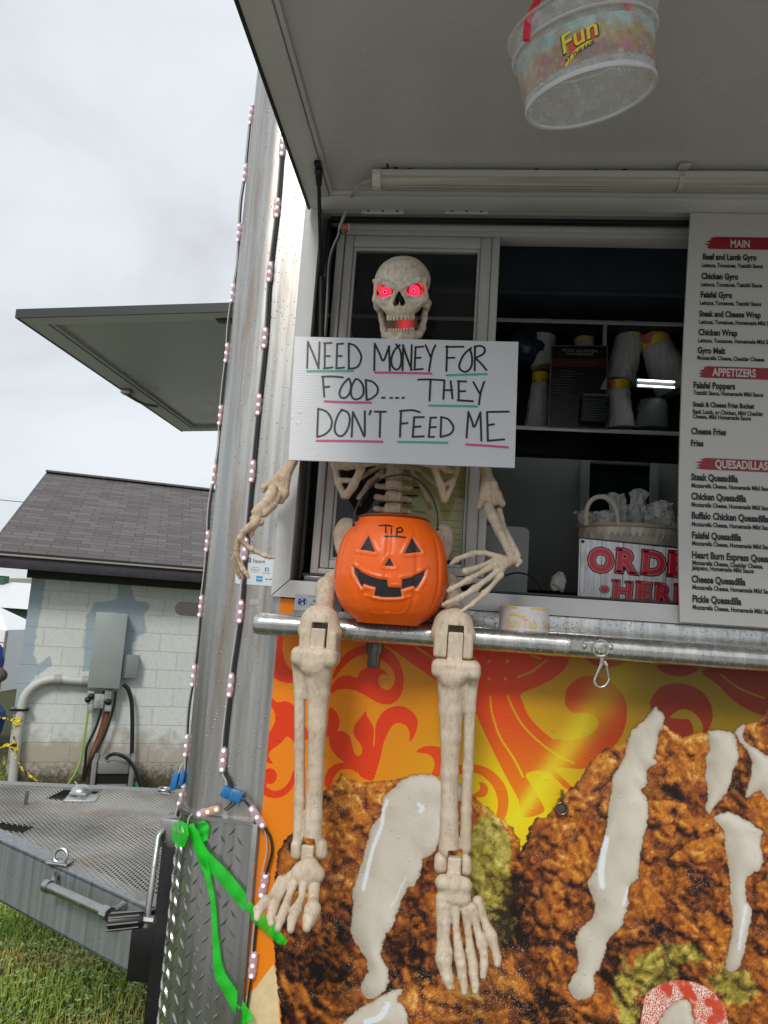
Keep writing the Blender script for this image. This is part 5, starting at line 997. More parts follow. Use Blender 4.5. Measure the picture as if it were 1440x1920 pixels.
for t, px, py, cap in (('Beef and Lamb Gyro', 1317.5, 486.4, 12), (LT, 1316, 500.5, 8), ('Chicken Gyro', 1315, 522.8, 12), (LT, 1314, 536.4, 8), ('Falafel Gyro', 1313.4, 557.5, 12), (LT, 1312, 571, 8), ('Steak and Cheese Wrap', 1311, 593, 11.5), (HM, 1311, 606.7, 8), ('Chicken Wrap', 1309.7, 628, 12), (HM, 1309, 641.5, 8), ('Gyro Melt', 1307.8, 662, 12), ('Mozzarella Cheese, Cheddar Cheese', 1307, 674, 8),
 ('Falafel Poppers', 1300, 727.5, 12.5), ('Tzatziki Sauce, Homemade Mild Sauce', 1300, 739.5, 8), ('Steak & Cheese Fries Bucket', 1299, 762, 9.5), ('Beef, Lamb, or Chicken, Mild Cheddar', 1299, 775, 8), ('Cheese, Mild Homemade Sauce', 1299, 784, 8), ('Cheese Fries', 1296, 813.5, 12), ('Fries', 1295, 836, 12),
 ('Steak Quesadilla', 1296, 900, 12.5), (MZ, 1296.5, 913.5, 8), ('Chicken Quesadilla', 1296, 936, 12.5), (MZ, 1296.5, 949.5, 8), ('Buffalo Chicken Quesadilla', 1296.5, 972, 12.5), (MZ, 1297, 986, 8), ('Falafel Quesadilla', 1297, 1009, 12.5), (MZ, 1297.5, 1022, 8), ('Heart Burn Express Quesadilla', 1297, 1046, 12.5), ('Mozzarella Cheese, Cheddar Cheese,', 1298, 1058.5, 8), ('Jalapeno, Homemade Mild Sauce', 1298, 1068, 8), ('Cheese Quesadilla', 1297, 1091.5, 12.5), (MZ, 1298, 1104.5, 8), ('Pickle Quesadilla', 1298, 1128.5, 12.5), (MZ, 1298.5, 1142, 8)):
    mt(BK, t, px, py, cap, .70 if cap > 9 else .715, .042 if cap > 9 else .036)
rr_ = random.Random(3)
for (y0, y1, x0, t, tx, ty) in ((443, 467.5, 1321, 'MAIN', 1369, 463.3), (685.5, 709, 1307, 'APPETIZERS', 1336, 704.4), (857.5, 881, 1303, 'QUESADILLAS', 1340.7, 876.8)):
    a = []
    for k in range(9):
        yy = lerp(y0+1, y1-1, k/8); a.append((x0+(0 if k % 2 else 9)+rr_.uniform(0, 5)+lerp(10, 0, min(1, k/3)), yy))
    pts = [Wy(px, py, YM-.0008) for px, py in a]; z0_, z1_ = pts[-1][2], pts[0][2]
    RD = MB(); WH = MB(); RD.prism(pts+[np.array((1.40, YM-.0008, z0_)), np.array((1.40, YM-.0008, z1_))], (0, .0006, 0)); mt(WH, t, tx, ty, 15, .70, .03, .0014); hb_ = RD.build('heading_banner', plain('menu_red', (.25, .010, .016), .4), MN, smooth=False); WH.build('heading_lettering', plain('menu_white_ink', (.55, .48, .45), .5), hb_, smooth=False)
BK.build('item_lettering', plain('menu_black', (.012, .011, .011), .5), MN, smooth=False)
# ================================================================ tube light under the hatch, its wire
YT = Wz(700, 341, 2.266)[1]; xt0 = Wz(706, 341, 2.262)[0]
TL = thing('tube_light', 'clear covered tube light fixed under the hatch above the window', 'tube light', (.6, YT, 2.25))
tub, nt, b = new_mat('clear_tube_cover'); b.inputs['Base Color'].default_value = (.62, .56, .45, 1); b.inputs['Roughness'].default_value = .15; b.inputs['Alpha'].default_value = .8
sy_ = nd(nt, 'ShaderNodeSeparateXYZ'); lk(nt, pos(nt), sy_.inputs[0]); st_ = math_n(nt, 'SINE', math_n(nt, 'MULTIPLY', sy_.outputs[0], 520.0))
ln_ = noise(nt, mapped(nt, pos(nt), (2, 160, 160)), 1.0, 2); cc_ = mixc(nt, ramp(nt, ln_, [(.35, 0), (.65, 1)]), (.40, .36, .28), (.66, .61, .50)); lk(nt, cc_, b.inputs['Base Color'])
m = MB(); prf = [(-.019, 0), (.019, 0), (.019, -.010), (.014, -.019), (.004, -.0235), (-.006, -.0235), (-.015, -.018), (-.019, -.010)]
vs_ = [(x, YT+a, 2.2815+b_-.002) for x in np.linspace(xt0, 1.6, 10) for a, b_ in prf]; n_ = len(prf); m.add(vs_, [(j*n_+i, j*n_+(i+1) % n_, (j+1)*n_+(i+1) % n_, (j+1)*n_+i) for j in range(9) for i in range(n_)]+[tuple(range(n_))])
m.build('cover', tub, TL, sharp=20)
m = MB(); m.box((xt0+.004, YT-.019, 2.2785), (1.6, YT+.019, 2.2815)); m.box((xt0+.01, YT-.0205, 2.268), (1.6, YT-.0188, 2.279), .0005); m.box((xt0+.01, YT+.0065, 2.259), (1.6, YT+.0085, 2.2625), .0005)
m.build('backing', plain('tube_backing', (.55, .53, .49), .4), TL, smooth=False)
m = MB(); m.prism([(xt0-.008, YT+a*1.16, 2.2795+b_*1.16) for a, b_ in prf], (.017, 0, 0)); m.build('end_cap', plain('cap_white', (.62, .60, .56), .4), TL, smooth=False)
cx0 = Wz(1278, 340, 2.262)[0]; m = MB(); m.prism([(cx0-.005, YT+a*1.12, 2.279+b_*1.14) for a, b_ in prf], (.010, 0, 0)); m.box((cx0-.009, YT-.034, 2.2835), (cx0+.012, YT-.018, 2.2885), .001); m.build('clip', clear('clip_clear', (.5, .49, .45), .15, .85), TL, smooth=False)
WR = thing('light_wire', 'grey light wire with an orange splice hanging in the window corner', 'wire', tuple(Wy(640, 430, -.03)))
w1 = [Wz(697, 337, 2.272), Wz(676, 345, 2.276), Wz(662, 362, 2.272), Wy(655, 380, -.03), Wy(643, 410, -.03), Wy(636, 430, -.028)]
w2 = [Wy(636, 430, -.028), Wy(634, 442, -.02), Wy(622, 470, .0), Wy(616, 500, .012), Wy(614, 545, .016), Wy(611, 600, .018), Wy(606, 660, .018)]
m = MB(); m.tube(w1, .0032, 8, smooth=5); m.tube(w2, .0026, 8, smooth=5); m.build('cable', plain('grey_cable', (.40, .39, .37), .5), WR)
m = MB(); m.tube([q+np.array((.004, -.003, -.001)) for q in w2], .0022, 8, smooth=5); m.tube([Wy(636, 434, -.028), Wy(644, 438, -.03), Wy(650, 434, -.03)], .0014, 6, smooth=3); m.build('black_wire', M_BLACK, WR)
c = Wy(649, 427, -.03); m = MB(); m.box(c+np.array((-.006, -.005, -.006)), c+np.array((.004, .005, .006)), .0015); m.build('splice', plain('orange_splice', (.55, .10, .05), .3), WR); m = MB(); m.box(c+np.array((.0045, -.006, -.0065)), c+np.array((.009, .006, .007)), .001); m.build('splice_shell', clear('shell_clear', (.7, .65, .6), .1, .4), WR)

# ================================================================ clear bucket hanging under the hatch
bc_ = Wd(1106, 186, .93); k_ = .93/FPX
camr = np.array((CX[0], CY[0], CZ[0])); tocam = CAM-bc_; tocam[2] = 0; tocam /= np.linalg.norm(tocam)
ax = np.array((0, 0, 1.))-camr*math.tan(R(9.5))+tocam*math.tan(R(13)); ax /= np.linalg.norm(ax)
bx = np.cross((0, 1, 0), ax); bx /= np.linalg.norm(bx); by = np.cross(ax, bx); MBK = np.stack([bx, by, ax], 1)
RB, RT_, HB = 119*k_, 126*k_, 128*k_
BU = thing('hanging_bucket', 'clear plastic treat bucket with red handle hanging under the hatch', 'bucket', tuple(bc_))
kp, nt, b = new_mat('clear_bucket_plastic'); b.inputs['Base Color'].default_value = (.93, .93, .95, 1); b.inputs['Roughness'].default_value = .12; pk = pos(nt)
lk(nt, math_n(nt, 'MULTIPLY_ADD', ramp(nt, noise(nt, pk, 60, 5, .7), [(.4, 0), (.7, 1)]), .26, .16), b.inputs['Alpha']); dk = drops(nt, pk, 150, .3); bump(nt, b, math_n(nt, 'ADD', dk, math_n(nt, 'MULTIPLY', noise(nt, pk, 26, 3), .8)), .6, .001)
m = MB(); m.lathe([(.001, .004), (RB*.80, .004), (RB*.93, .002), (RB*.985, .0), (RB, .004), (lerp(RB, RT_, .75), HB*.72), (RT_*.985, HB*.735), (RT_*1.035, HB*.73), (RT_*1.045, HB*.75), (RT_*1.01, HB*.765), (RT_*1.02, HB*.98), (RT_*1.07, HB), (RT_*1.07, HB*1.015), (RT_*1.01, HB*1.01)], bc_, 64, MBK)
m.build('tub', kp, BU, sharp=50)
m = MB(); m.lathe([(RB*1.0, .0045), (RB*1.014, .002), (RB*1.0, -.0012), (RB*.95, -.0008), (RB*.935, .0022)], bc_, 64, MBK); m.lathe([(RT_*1.03, HB*.725), (RT_*1.055, HB*.742), (RT_*1.04, HB*.765)], bc_, 64, MBK); m.lathe([(RT_*1.055, HB*.995), (RT_*1.085, HB*1.008), (RT_*1.06, HB*1.025)], bc_, 64, MBK); m.build('rim_bead', clear('bead_plastic', (.80, .80, .82), .12, .72), BU)
lb, nt, b = new_mat('printed_label'); pk = mapped(nt, objc(nt), (1, 1, 1)); v1 = nd(nt, 'ShaderNodeTexVoronoi', i_Scale=150.0); lk(nt, pk, v1.inputs['Vector']); v2 = nd(nt, 'ShaderNodeTexNoise', i_Scale=55.0, i_Detail=4.0); lk(nt, pk, v2.inputs['Vector'])
sz = nd(nt, 'ShaderNodeVectorMath', operation='DOT_PRODUCT'); lk(nt, objc(nt), sz.inputs[0]); sz.inputs[1].default_value = tuple(ax); hh_ = math_n(nt, 'DIVIDE', sz.outputs['Value'], HB)
hh_ = math_n(nt, 'ADD', hh_, math_n(nt, 'MULTIPLY', math_n(nt, 'SUBTRACT', v2.outputs['Fac'], .5), .6))
c = ramp(nt, hh_, [(.12, (.42, .22, .13)), (.3, (.45, .24, .15)), (.45, (.52, .40, .20)), (.58, (.40, .62, .62)), (.75, (.62, .66, .62))]); c = mixc(nt, .16, c, v1.outputs['Color']); c = mixc(nt, math_n(nt, 'MULTIPLY', step(nt, noise(nt, pk, 130, 3), .55, .7), .5), c, (.72, .70, .66))
lk(nt, c, b.inputs['Base Color']); b.inputs['Roughness'].default_value = .3; lk(nt, math_n(nt, 'MULTIPLY_ADD', step(nt, noise(nt, pk, 30, 2), .35, .6), .4, .5), b.inputs['Alpha'])
def bk(a, h, o=.0008): r = lerp(RB, RT_, h)+o; return bc_+MBK @ np.array((r*math.sin(a), -r*math.cos(a), h*HB))
m = MB(); na = 90; hs = (.14, .28, .42, .56, .655); m.add([bk(a, h) for h in hs for a in np.linspace(-1.75, 1.75, na)], [(j*na+i, j*na+i+1, (j+1)*na+i+1, (j+1)*na+i) for j in range(len(hs)-1) for i in range(na-1)]); m.build('label', lb, BU)
# the lettering block on the label
LGs = [(MB(), plain('logo_red', (.70, .08, .05), .35), 'logo_backing'), (MB(), plain('logo_yellow', (.85, .72, .04), .35), 'logo_lettering'), (MB(), plain('logo_black', (.02, .02, .015), .4), 'logo_outline')]
a0 = -.30
def wrap_text(mb, t, a, h, sz_, sx, o, bold, sl):
    v, f = text_mesh(t, 1.0, bold, sx); mid = (v[:, 0].max()+v[:, 0].min())/2
    mb.add([bk(a+(x-mid)*sz_/RB, h+(z*sz_+sl*(x-mid)*sz_)/HB, o) for x, z in v], f)
def patch(mb, pts, o): mb.add([bk(a0+a, h, o) for a, h in pts], [tuple(range(len(pts)))])
def grid_patch(mb, xs_, lo, hi, o):
    n = len(xs_); mb.add([bk(a0+x, h, o) for x, h in zip(xs_, lo)]+[bk(a0+x, h, o) for x, h in zip(xs_, hi)], [(i, i+1, n+i+1, n+i) for i in range(n-1)])
X_ = np.linspace(-.17, .26, 16); grid_patch(LGs[0][0], X_, .26+.30*(X_+.17)+.012*np.sin(X_*20), .44+.24*(X_+.17)-.35*np.clip(X_-.17, 0, 1), .0013)
X_ = np.linspace(-.24, .16, 14); grid_patch(LGs[1][0], X_, .165+.42*(X_+.24)-.5*(X_+.04)**2*2, .225+.42*(X_+.24)-.5*(X_+.04)**2*2, .0014)
wrap_text(LGs[2][0], 'Fun', a0, .335, .0305, 1.0, .0017, .03, .22); wrap_text(LGs[1][0], 'Fun', a0, .345, .029, 1.0, .0021, .015, .22); wrap_text(LGs[2][0], 'AT THE FAIR', a0-.03, .235, .0062, 1.0, .0018, .02, .30)
for mb, mt_, nm in LGs: mb.build(nm, mt_, BU, smooth=False)
# red strap handle reaching up to a hook on the hatch
hk = bc_+np.array((-.02, .0, 0)); top = np.array((bc_[0]-.03, bc_[1]-.005, 2.276))
def strap(P, wd, th):
    m = MB(); m.tube(P, wd, 10, flat=th/wd, up=(0, 1, 0), smooth=6); return m
pL = Wd(987, 76, .865); pR = Wd(1184, 48, .985)
hM = plain('red_handle', (.80, .02, .06), .35)
m = MB()
for q in (pL, pR): m.tube([q, lerp(q, top, .3)+np.array(((q[0]-top[0])*.22, 0, .0)), lerp(q, top, .75)+np.array(((q[0]-top[0])*.18, 0, 0)), top], .0045, 10, flat=.4, smooth=6, up=(0, 1, 0))
m.build('handle', hM, BU)
m = MB(); m.lathe([(.014, .006), (.014, .0035), (.005, .002), (.004, -.006), (.0075, -.010), (.004, -.013), (.0005, -.0135)], top+np.array((0, 0, .0105)), 16); m.build('hook', M_STEEL, BU)

# ================================================================ light strings
M_POD = clear('pink_clear_pod', (.68, .50, .53), .2, .55); M_LED = glow('pink_white_led', (1.0, .72, .80), .80); M_LEDA = glow('amber_led', (1.0, .62, .22), 1.15)
M_BOARD = plain('led_board', (.30, .24, .24), .4); M_WIREW = plain('pale_wire', (.50, .45, .42), .5)
def pod_meshes():
    m = MB(); L_, w_, t_ = .0265, .0088, .0042
    zz = np.linspace(-1, 1, 26); r_ = np.sqrt(np.clip(1-np.clip((abs(zz)*L_-(L_-w_))/w_, 0, 1)**2, .02, 1))*w_*(1-.13*np.sin(math.pi*(np.abs(((zz+1)*1.5) % 1)))**2)
    m.tube([(0, 0, z*L_) for z in zz], r_, 14, flat=.5, up=(0, 1, 0)); shell = m
    q = MB(); q.box((-.0035, -.0008, -L_*.85), (.0035, .0006, L_*.85), .0003)
    bl = MB(); bl.ball((0, -.0024, 0), .0040, 12, 8)
    return shell, q, bl
PSH, PBD, PBL = pod_meshes(); POD = {}
def put_pod(root, c, along, out, amber=0):
    """one light pod: shell, circuit strip and three leds"""
    z = np.array(along, float); z /= np.linalg.norm(z); y = -np.array(out, float); y -= z*y.dot(z); y /= np.linalg.norm(y); x = np.cross(y, z)
    Mx = Matrix(((x[0], y[0], z[0], c[0]-ORG[root][0]), (x[1], y[1], z[1], c[1]-ORG[root][1]), (x[2], y[2], z[2], c[2]-ORG[root][2]), (0, 0, 0, 1)))
    def inst(key, mb, mat, par, name):
        if key not in POD:
            me = bpy.data.meshes.new(name); me.from_pydata(mb.v, [], mb.f); me.materials.append(mat); me.polygons.foreach_set('use_smooth', [True]*len(me.polygons)); POD[key] = me
        o = bpy.data.objects.new(name, POD[key]); COL.objects.link(o); o.parent = par; return o
    o = inst('s', PSH, M_POD, root, 'light_pod'); o.matrix_local = Mx
    inst('b', PBD, M_BOARD, o, 'circuit_strip')
    for i, dz in enumerate((-.0185, 0, .0185)):
        e = inst('a' if amber and i > 0 else 'l', PBL, M_LEDA if amber and i > 0 else M_LED, o, 'led'); e.location = (0, 0, dz)
    return o
def on_wall(px, py, off):
    """point of the rounded corner, or the flat side, seen at this pixel"""
    r = ray(px, py); t0_ = (0-off-CAM[1])/r[1]; q = CAM+r*t0_
    if q[0] >= XC: return q, np.array((0, -1., 0))
    o = CAM[:2]-np.array((XC, RC)); d = r[:2]; a = d.dot(d); b_ = 2*o.dot(d); c = o.dot(o)-(RC+off)**2; D = b_*b_-4*a*c
    t = (-b_-math.sqrt(max(D, 0)))/(2*a); q = CAM+r*t; n = np.array((q[0]-XC, q[1]-RC, 0)); return q, n/np.linalg.norm(n)
LS = thing('string_light', 'string of pink-white light pods running down the flat of the silver corner', 'string light', tuple(on_wall(470, 880, .006)[0]))
pods = [(529, 275), (519, 390), (506, 510), (496, 634), (484, 759), (473, 884), (459, 1030), (450, 1147), (432, 1285), (418, 1425)]
PW = [on_wall(a, b_, .0065) for a, b_ in pods]
path = [on_wall(537, 205, .004)[0]]
for i, (q, n) in enumerate(PW):
    u = (PW[min(i+1, len(PW)-1)][0]-PW[max(i-1, 0)][0]); put_pod(LS, q, -u, n+np.array((.35*math.sin(i*2.1), 0, 0)))
cab = [on_wall(a+dx, b_, .004)[0] for (a, b_), dx in zip(pods, (1, 2, 1, 3, 2, 1, 2, 2, 1, 1))]
cab = [on_wall(537, 190, .004)[0]]+cab+[on_wall(428, 1465, .006)[0], on_wall(432, 1480, .008)[0]]
m = MB(); m.tube(cab, .0020, 8, smooth=6); m.tube([q+np.array((.0038, -.0012, 0)) for q in cab], .0020, 8, smooth=6); m.build('dark_cable', plain('dark_blue_wire', (.018, .022, .03), .4), LS)
m = MB(); m.tube([q+np.array((-.005, -.0005, .0)) for q in cab], .0016, 6, smooth=6); m.build('pale_wire', M_WIREW, LS)
tape_m = plain('blue_connector', (.02, .17, .42), .35, 0, .2, 120)
def crumple(mb, c, sx_, sy2, sz_, seed, rot=0.0):
    rs = random.Random(seed); v = MB(); v.ball((0, 0, 0), 1, 10, 7); P = np.array(v.v); P *= np.array([[rs.uniform(.75, 1.2)] for _ in P]); P = P*np.array((sx_, sy2, sz_)) @ rodrigues((0, 1, 0), rot).T; mb.add(P+c, v.f)
q, n = on_wall(436, 1487, .012); m = MB(); m.box(q+np.array((-.022, -.009, -.010)), q+np.array((-.004, .009, .012)), .003, rodrigues((0, 1, 0), .35)); m.box(q+np.array((-.006, -.010, -.016)), q+np.array((.022, .010, .006)), .004, rodrigues((0, 1, 0), .3)); m.build('connector', tape_m, LS, sharp=30)
lo_ = [(482, 1532, (.55, -.84), 0), (494, 1660, (-.22, -1), 0), (474, 1810, (-.12, -1), 0), (390, 1522, (1, .28), 1)]
LW = []
for a, b_, (dx, dy), am in lo_:
    q, n = on_wall(a, b_, .016 if am or a == 482 else .0075); u = on_wall(a+dx*20, b_-dy*20 if not am else b_-dy*20, .016 if am or a == 482 else .0075)[0]-q; put_pod(LS, q, u, n, am); LW.append(q)
def wl(l, off=.010): return [on_wall(a, b_, off)[0] for a, b_ in l]
m = MB(); m.tube(wl([(446, 1494), (458, 1500), (468, 1512)], .016), .0028, 6, smooth=5); m.build('dark_cable', MATS['dark_blue_wire'], LS); m = MB(); m.tube(wl([(497, 1552), (507, 1570), (510, 1595), (503, 1625), (498, 1640)], .008), .0046, 8, smooth=5, flat=.6); m.build('dark_cable', MATS['dark_blue_wire'], LS); m = MB(); m.tube(wl([(491, 1684), (484, 1710), (478, 1760), (476, 1786)], .006), .0040, 8, smooth=5, flat=.6); m.build('dark_cable', MATS['dark_blue_wire'], LS); m = MB(); m.tube(wl([(471, 1834), (466, 1870), (461, 1905), (458, 1930)], .006), .0040, 8, smooth=5, flat=.6); m.build('dark_cable', MATS['dark_blue_wire'], LS); m = MB(); m.tube(wl([(436, 1498), (432, 1508), (420, 1518)], .018), .0016, 6, smooth=4); m.build('dark_cable', MATS['dark_blue_wire'], LS); m = MB(); m.tube(wl([(441, 1498), (440, 1508), (424, 1520)], .018), .0016, 6, smooth=4); m.build('dark_cable', MATS['dark_blue_wire'], LS)
m = MB(); m.tube([q+np.array((-.005, -.001, 0)) for q in wl([(497, 1550), (504, 1570), (505, 1595), (499, 1625), (495, 1640)], .008)], .0014, 6, smooth=5); m.tube(wl([(489, 1684), (480, 1710), (474, 1760), (472, 1786)], .007), .0014, 6, smooth=5); m.tube(wl([(360, 1527), (354, 1534), (352, 1545)], .012), .0017, 6, smooth=4); m.build('pale_wire', M_WIREW, LS)
# the other string, along the silhouette edge of the corner
L2 = thing('string_light', 'string of light pods hanging down the outer left edge of the silver corner', 'string light', (XF, .08, 1.5))
def edge_pt(py, off, dy=0.0):
    """tangent of the rounded corner seen from where the string hangs, pushed out by off"""
    a = R(199.5); q = np.array((XC+(RC+off)*math.cos(a), RC+(RC+off)*math.sin(a))); px = 470
    for _ in range(6):
        r = ray(px, py); t = np.linalg.norm(q-CAM[:2])/np.linalg.norm(r[:2]); P = np.array((q[0], q[1], CAM[2]+r[2]*t))
        d = P-CAM; cxx = d @ camr; cf = d @ np.array((CX[2], CY[2], CZ[2])); px = PCX+FPX*cxx/cf
    return P, np.array((math.cos(a), math.sin(a), 0))
ys2 = [218, 325, 437, 550, 662, 779, 890, 1015, 1137, 1267, 1398, 1490]
for i, y_ in enumerate(ys2): q, n = edge_pt(y_, .004); put_pod(L2, q, (0, 0, 1) if i < 11 else (.15, 0, 1), n*1.0+np.array((0, -.3, 0)))
cab = []
for i, y_ in enumerate(ys2):
    cab.append(edge_pt(y_, .004)[0])
    if i < 11: cab.append(edge_pt((y_+ys2[i+1])/2, .004+.004*math.sin(i*2.3))[0])
cab = [edge_pt(199, .003)[0]]+cab+[edge_pt(1530, .01)[0]]
m = MB(); m.tube(cab, .0015, 8, smooth=5); m.tube([q+np.array((.0025, -.002, 0)) for q in cab], .0015, 8, smooth=5); m.build('dark_cable', MATS['dark_blue_wire'], L2)
m = MB(); m.tube([q+np.array((-.003, -.002, 0)) for q in cab], .0014, 6, smooth=5); m.tube([edge_pt(1430, .008)[0], edge_pt(1450, .016)[0], edge_pt(1470, .010)[0]], .0016, 6, smooth=4); m.build('pale_wire', M_WIREW, L2)
q = edge_pt(1456, .012)[0]; m = MB(); m.box(q+np.array((-.016, -.01, -.028)), q+np.array((-.002, .006, .008)), .004, rodrigues((0, 1, 0), .15)); m.box(q+np.array((.001, -.01, -.018)), q+np.array((.012, .006, .014)), .004, rodrigues((0, 1, 0), .12)); m.build('connector', tape_m, L2, sharp=30)

# ================================================================ green flagging ribbon tied at the corner
GR = thing('flagging_ribbon', 'bright green plastic ribbon tied to the tread plate corner', 'ribbon', tuple(on_wall(340, 1560, .02)[0]))
gm, nt, b = new_mat('green_plastic_film'); b.inputs['Roughness'].default_value = .2; b.inputs['Alpha'].default_value = .5
fz = noise(nt, mapped(nt, pos(nt), (40, 40, 14)), 1, 4, .6); lk(nt, mixc(nt, fz, (.006, .66, .02), (.03, .92, .05)), b.inputs['Base Color']); bump(nt, b, fz, .25, .003)
def film(name, l, offs, sub=8):
    """two edges in pixels laid on the corner at small distances from it"""
    A_ = crom([on_wall(*p_, o)[0] for p_, o in zip([q[0] for q in l], offs)], sub); B_ = crom([on_wall(*p_, o+.003)[0] for p_, o in zip([q[1] for q in l], offs)], sub); n = len(A_); m = MB()
    Mi = (A_+B_)/2+np.array([[.0, -.003*math.sin(i*.9), 0] for i in range(n)])
    m.add(list(A_)+list(Mi)+list(B_), [(i, i+1, n+i+1, n+i) for i in range(n-1)]+[(n+i, n+i+1, 2*n+i+1, 2*n+i) for i in range(n-1)]); o = m.build(name, gm, GR, sharp=60)
    s_ = o.modifiers.new('thickness', 'SOLIDIFY'); s_.thickness = .0004; return o
film('streamer', [((352, 1546), (372, 1556)), ((366, 1600), (386, 1596)), ((384, 1650), (396, 1648)), ((395, 1700), (404, 1690)), ((398, 1770), (410, 1760)), ((402, 1830), (420, 1818)), ((425, 1875), (447, 1862)), ((452, 1925), (478, 1912))], [.014, .012, .011, .011, .011, .011, .012, .012])
film('streamer', [((352, 1548), (362, 1543)), ((374, 1612), (388, 1592)), ((408, 1652), (424, 1630)), ((440, 1690), (456, 1668)), ((468, 1722), (478, 1700)), ((500, 1752), (506, 1722)), ((522, 1770), (526, 1748)), ((534, 1772), (540, 1764))], [.016, .013, .012, .012, .014, .010, .008, .008])
m = MB(); kn = [(322, 1546, .016), (338, 1538, .03), (352, 1546, .03), (354, 1566, .03), (346, 1588, .024), (332, 1590, .018), (322, 1572, .014)]; K_ = [on_wall(a, b_, o)[0] for a, b_, o in kn]; c = on_wall(340, 1562, .034)[0]; c2_ = on_wall(338, 1562, .010)[0]
m.add(K_+[c, c2_], [(i, (i+1) % 7, 7) for i in range(7)]+[((i+1) % 7, i, 8) for i in range(7)]); m.build('knot', gm, GR, smooth=False)
film('tail', [((372, 1541), (384, 1538)), ((374, 1560), (392, 1552)), ((376, 1580), (388, 1576))], [.010, .009, .009])

# ================================================================ snap hook on the rail
sp0 = Wy(1118, 1216, -.123); SH = thing('snap_hook', 'chrome swivel snap hook hanging from a pipe clip on the rail', 'snap hook', tuple(sp0))
def H(px, py, y=-.130): return Wy(px, py, y)
m = MB()
for a, b_ in ((1087, 1113), (1128, 1150)):
    pts = [H(a, 1205+ (a-1087)*.06, -.1235), H(b_, 1206+(a-1087)*.06, -.1245), H(b_, 1222+(a-1087)*.06, -.1245), H(a, 1221+(a-1087)*.06, -.1235)]; m.prism(pts, (0, .002, 0))
cyl_ = [(x, -.1255-.007*math.sin(t), 0) for x, t in zip(np.linspace(H(1108, 0)[0], H(1132, 0)[0], 9), np.linspace(0, math.pi, 9))]
zt2, zb2 = H(1118, 1204)[2], H(1118, 1221)[2]; m.add([(x, y, z) for z in (zb2, zt2) for x, y, _ in cyl_], [(i, i+1, 9+i+1, 9+i) for i in range(8)])
m.build('pipe_clip', M_BRIGHT, SH)
m = MB()
for a, b_ in ((1096, 1212), (1145, 1214)): m.ball(H(a, b_, -.126), .0048, 12, 6, (1, .5, 1))
m.build('clip_screws', M_STEEL, SH)
m = MB(); P = [H(1127+15*math.cos(t), 1216+16*math.sin(t), -.136-.004*math.cos(t)) for t in np.linspace(0, 2*math.pi, 24)]; m.tube(P, .0016, 8); m.build('ring', M_BRIGHT, SH)
m = MB(); m.tube([H(1116, 1228), H(1127, 1231), H(1138, 1229)], .0026, 8); m.cyl(H(1127, 1230), H(1128, 1237), .0042, 12); m.tube([H(1128, 1236), H(1127, 1246), H(1122, 1257), H(1117, 1268), H(1114, 1276), H(1116, 1283), H(1123, 1288), H(1132, 1287), H(1139, 1280), H(1142, 1272)], [.0062, .0058, .0046, .0034, .0034, .0034, .0034, .0034, .0032, .0026], 12, smooth=4, flat=.8); m.tube([H(1132, 1240), H(1138, 1248)], [.004, .003], 8); m.build('hook', M_BRIGHT, SH)
m = MB(); m.tube([H(1137, 1249), H(1139, 1260), H(1141, 1272)], .0021, 8); m.build('gate', M_STEEL, SH)

# ================================================================ stickers and the roll of tape
ST = thing('payment_sticker', 'white rounded sticker listing card payments under the skeleton hand', 'sticker', tuple(Wy(482, 1065, -.001)))
def SQ_(x, y): return (430+x*.14583, 1030+y*.14583)
def wy_(l, y, conv=SQ_): return [Wy(*conv(*q), y) for q in l]
m = MB(); m.prism(wy_([(95, 60), (160, 55), (600, 85), (617, 100), (610, 160), (590, 440), (570, 470), (545, 472), (95, 442), (76, 425), (80, 280)], -.0012), (0, .0008, 0)); m.build('card', plain('sticker_white', (.66, .69, .72), .3), ST, smooth=False)
bk_ = plain('sticker_ink', (.02, .02, .025), .4); gy_ = plain('sticker_grey_ink', (.12, .13, .14), .4); bl_ = plain('sticker_blue', (.02, .30, .60), .35)
def frame_(mb, x0, y0, x1, y1, t, y, sl=.06):
    def q(x, yy): return (x, yy+sl*(x-x0))
    for (a, b_, c, d) in ((x0, y0, x1, y0+t), (x0, y1-t, x1, y1), (x0, y0+t, x0+t, y1-t), (x1-t, y0+t, x1, y1-t)): mb.prism(wy_([q(a, b_), q(c, b_), q(c, d), q(a, d)], y), (0, .0003, 0))
m = MB(); frame_(m, 226, 106, 276, 166, 11, -.0017); m.prism(wy_([(244, 128), (259, 129), (259, 147), (244, 146)], -.0017), (0, .0003, 0)); put_text(m, 'Square', Wy(*SQ_(296, 166), -.0017), .0114, width=.0268, U=(1, 0, -.022), bold=0); m.build('lettering', bk_, ST, smooth=False)
m = MB(); P = [SQ_(335+54*math.cos(a), 260+32*math.sin(a)) for a in np.linspace(0, 2*math.pi, 30)]; m.tube([Wy(a, b_, -.0014) for a, b_ in P], .00035, 6); put_text(m, 'affirm', Wy(*SQ_(300, 268), -.0017), .0048, width=.0105); put_text(m, 'Cash App', Wy(*SQ_(424, 308), -.0017), .0040, width=.0160, U=(1, 0, -.02)); [m.prism(wy_([(x_, 378), (x_+34, 380), (x_+34, 392), (x_, 390)], -.0016), (0, .0003, 0)) for x_ in (464, 512)]; m.build('small_lettering', gy_, ST, smooth=False)
m = MB(); m.prism(wy_([(456, 232), (508, 235), (510, 284), (456, 280)], -.0016), (0, .0003, 0)); m.prism(wy_([(348, 342), (426, 346), (422, 418), (345, 413)], -.0016), (0, .0003, 0)); m.build('blue_mark', bl_, ST, smooth=False)
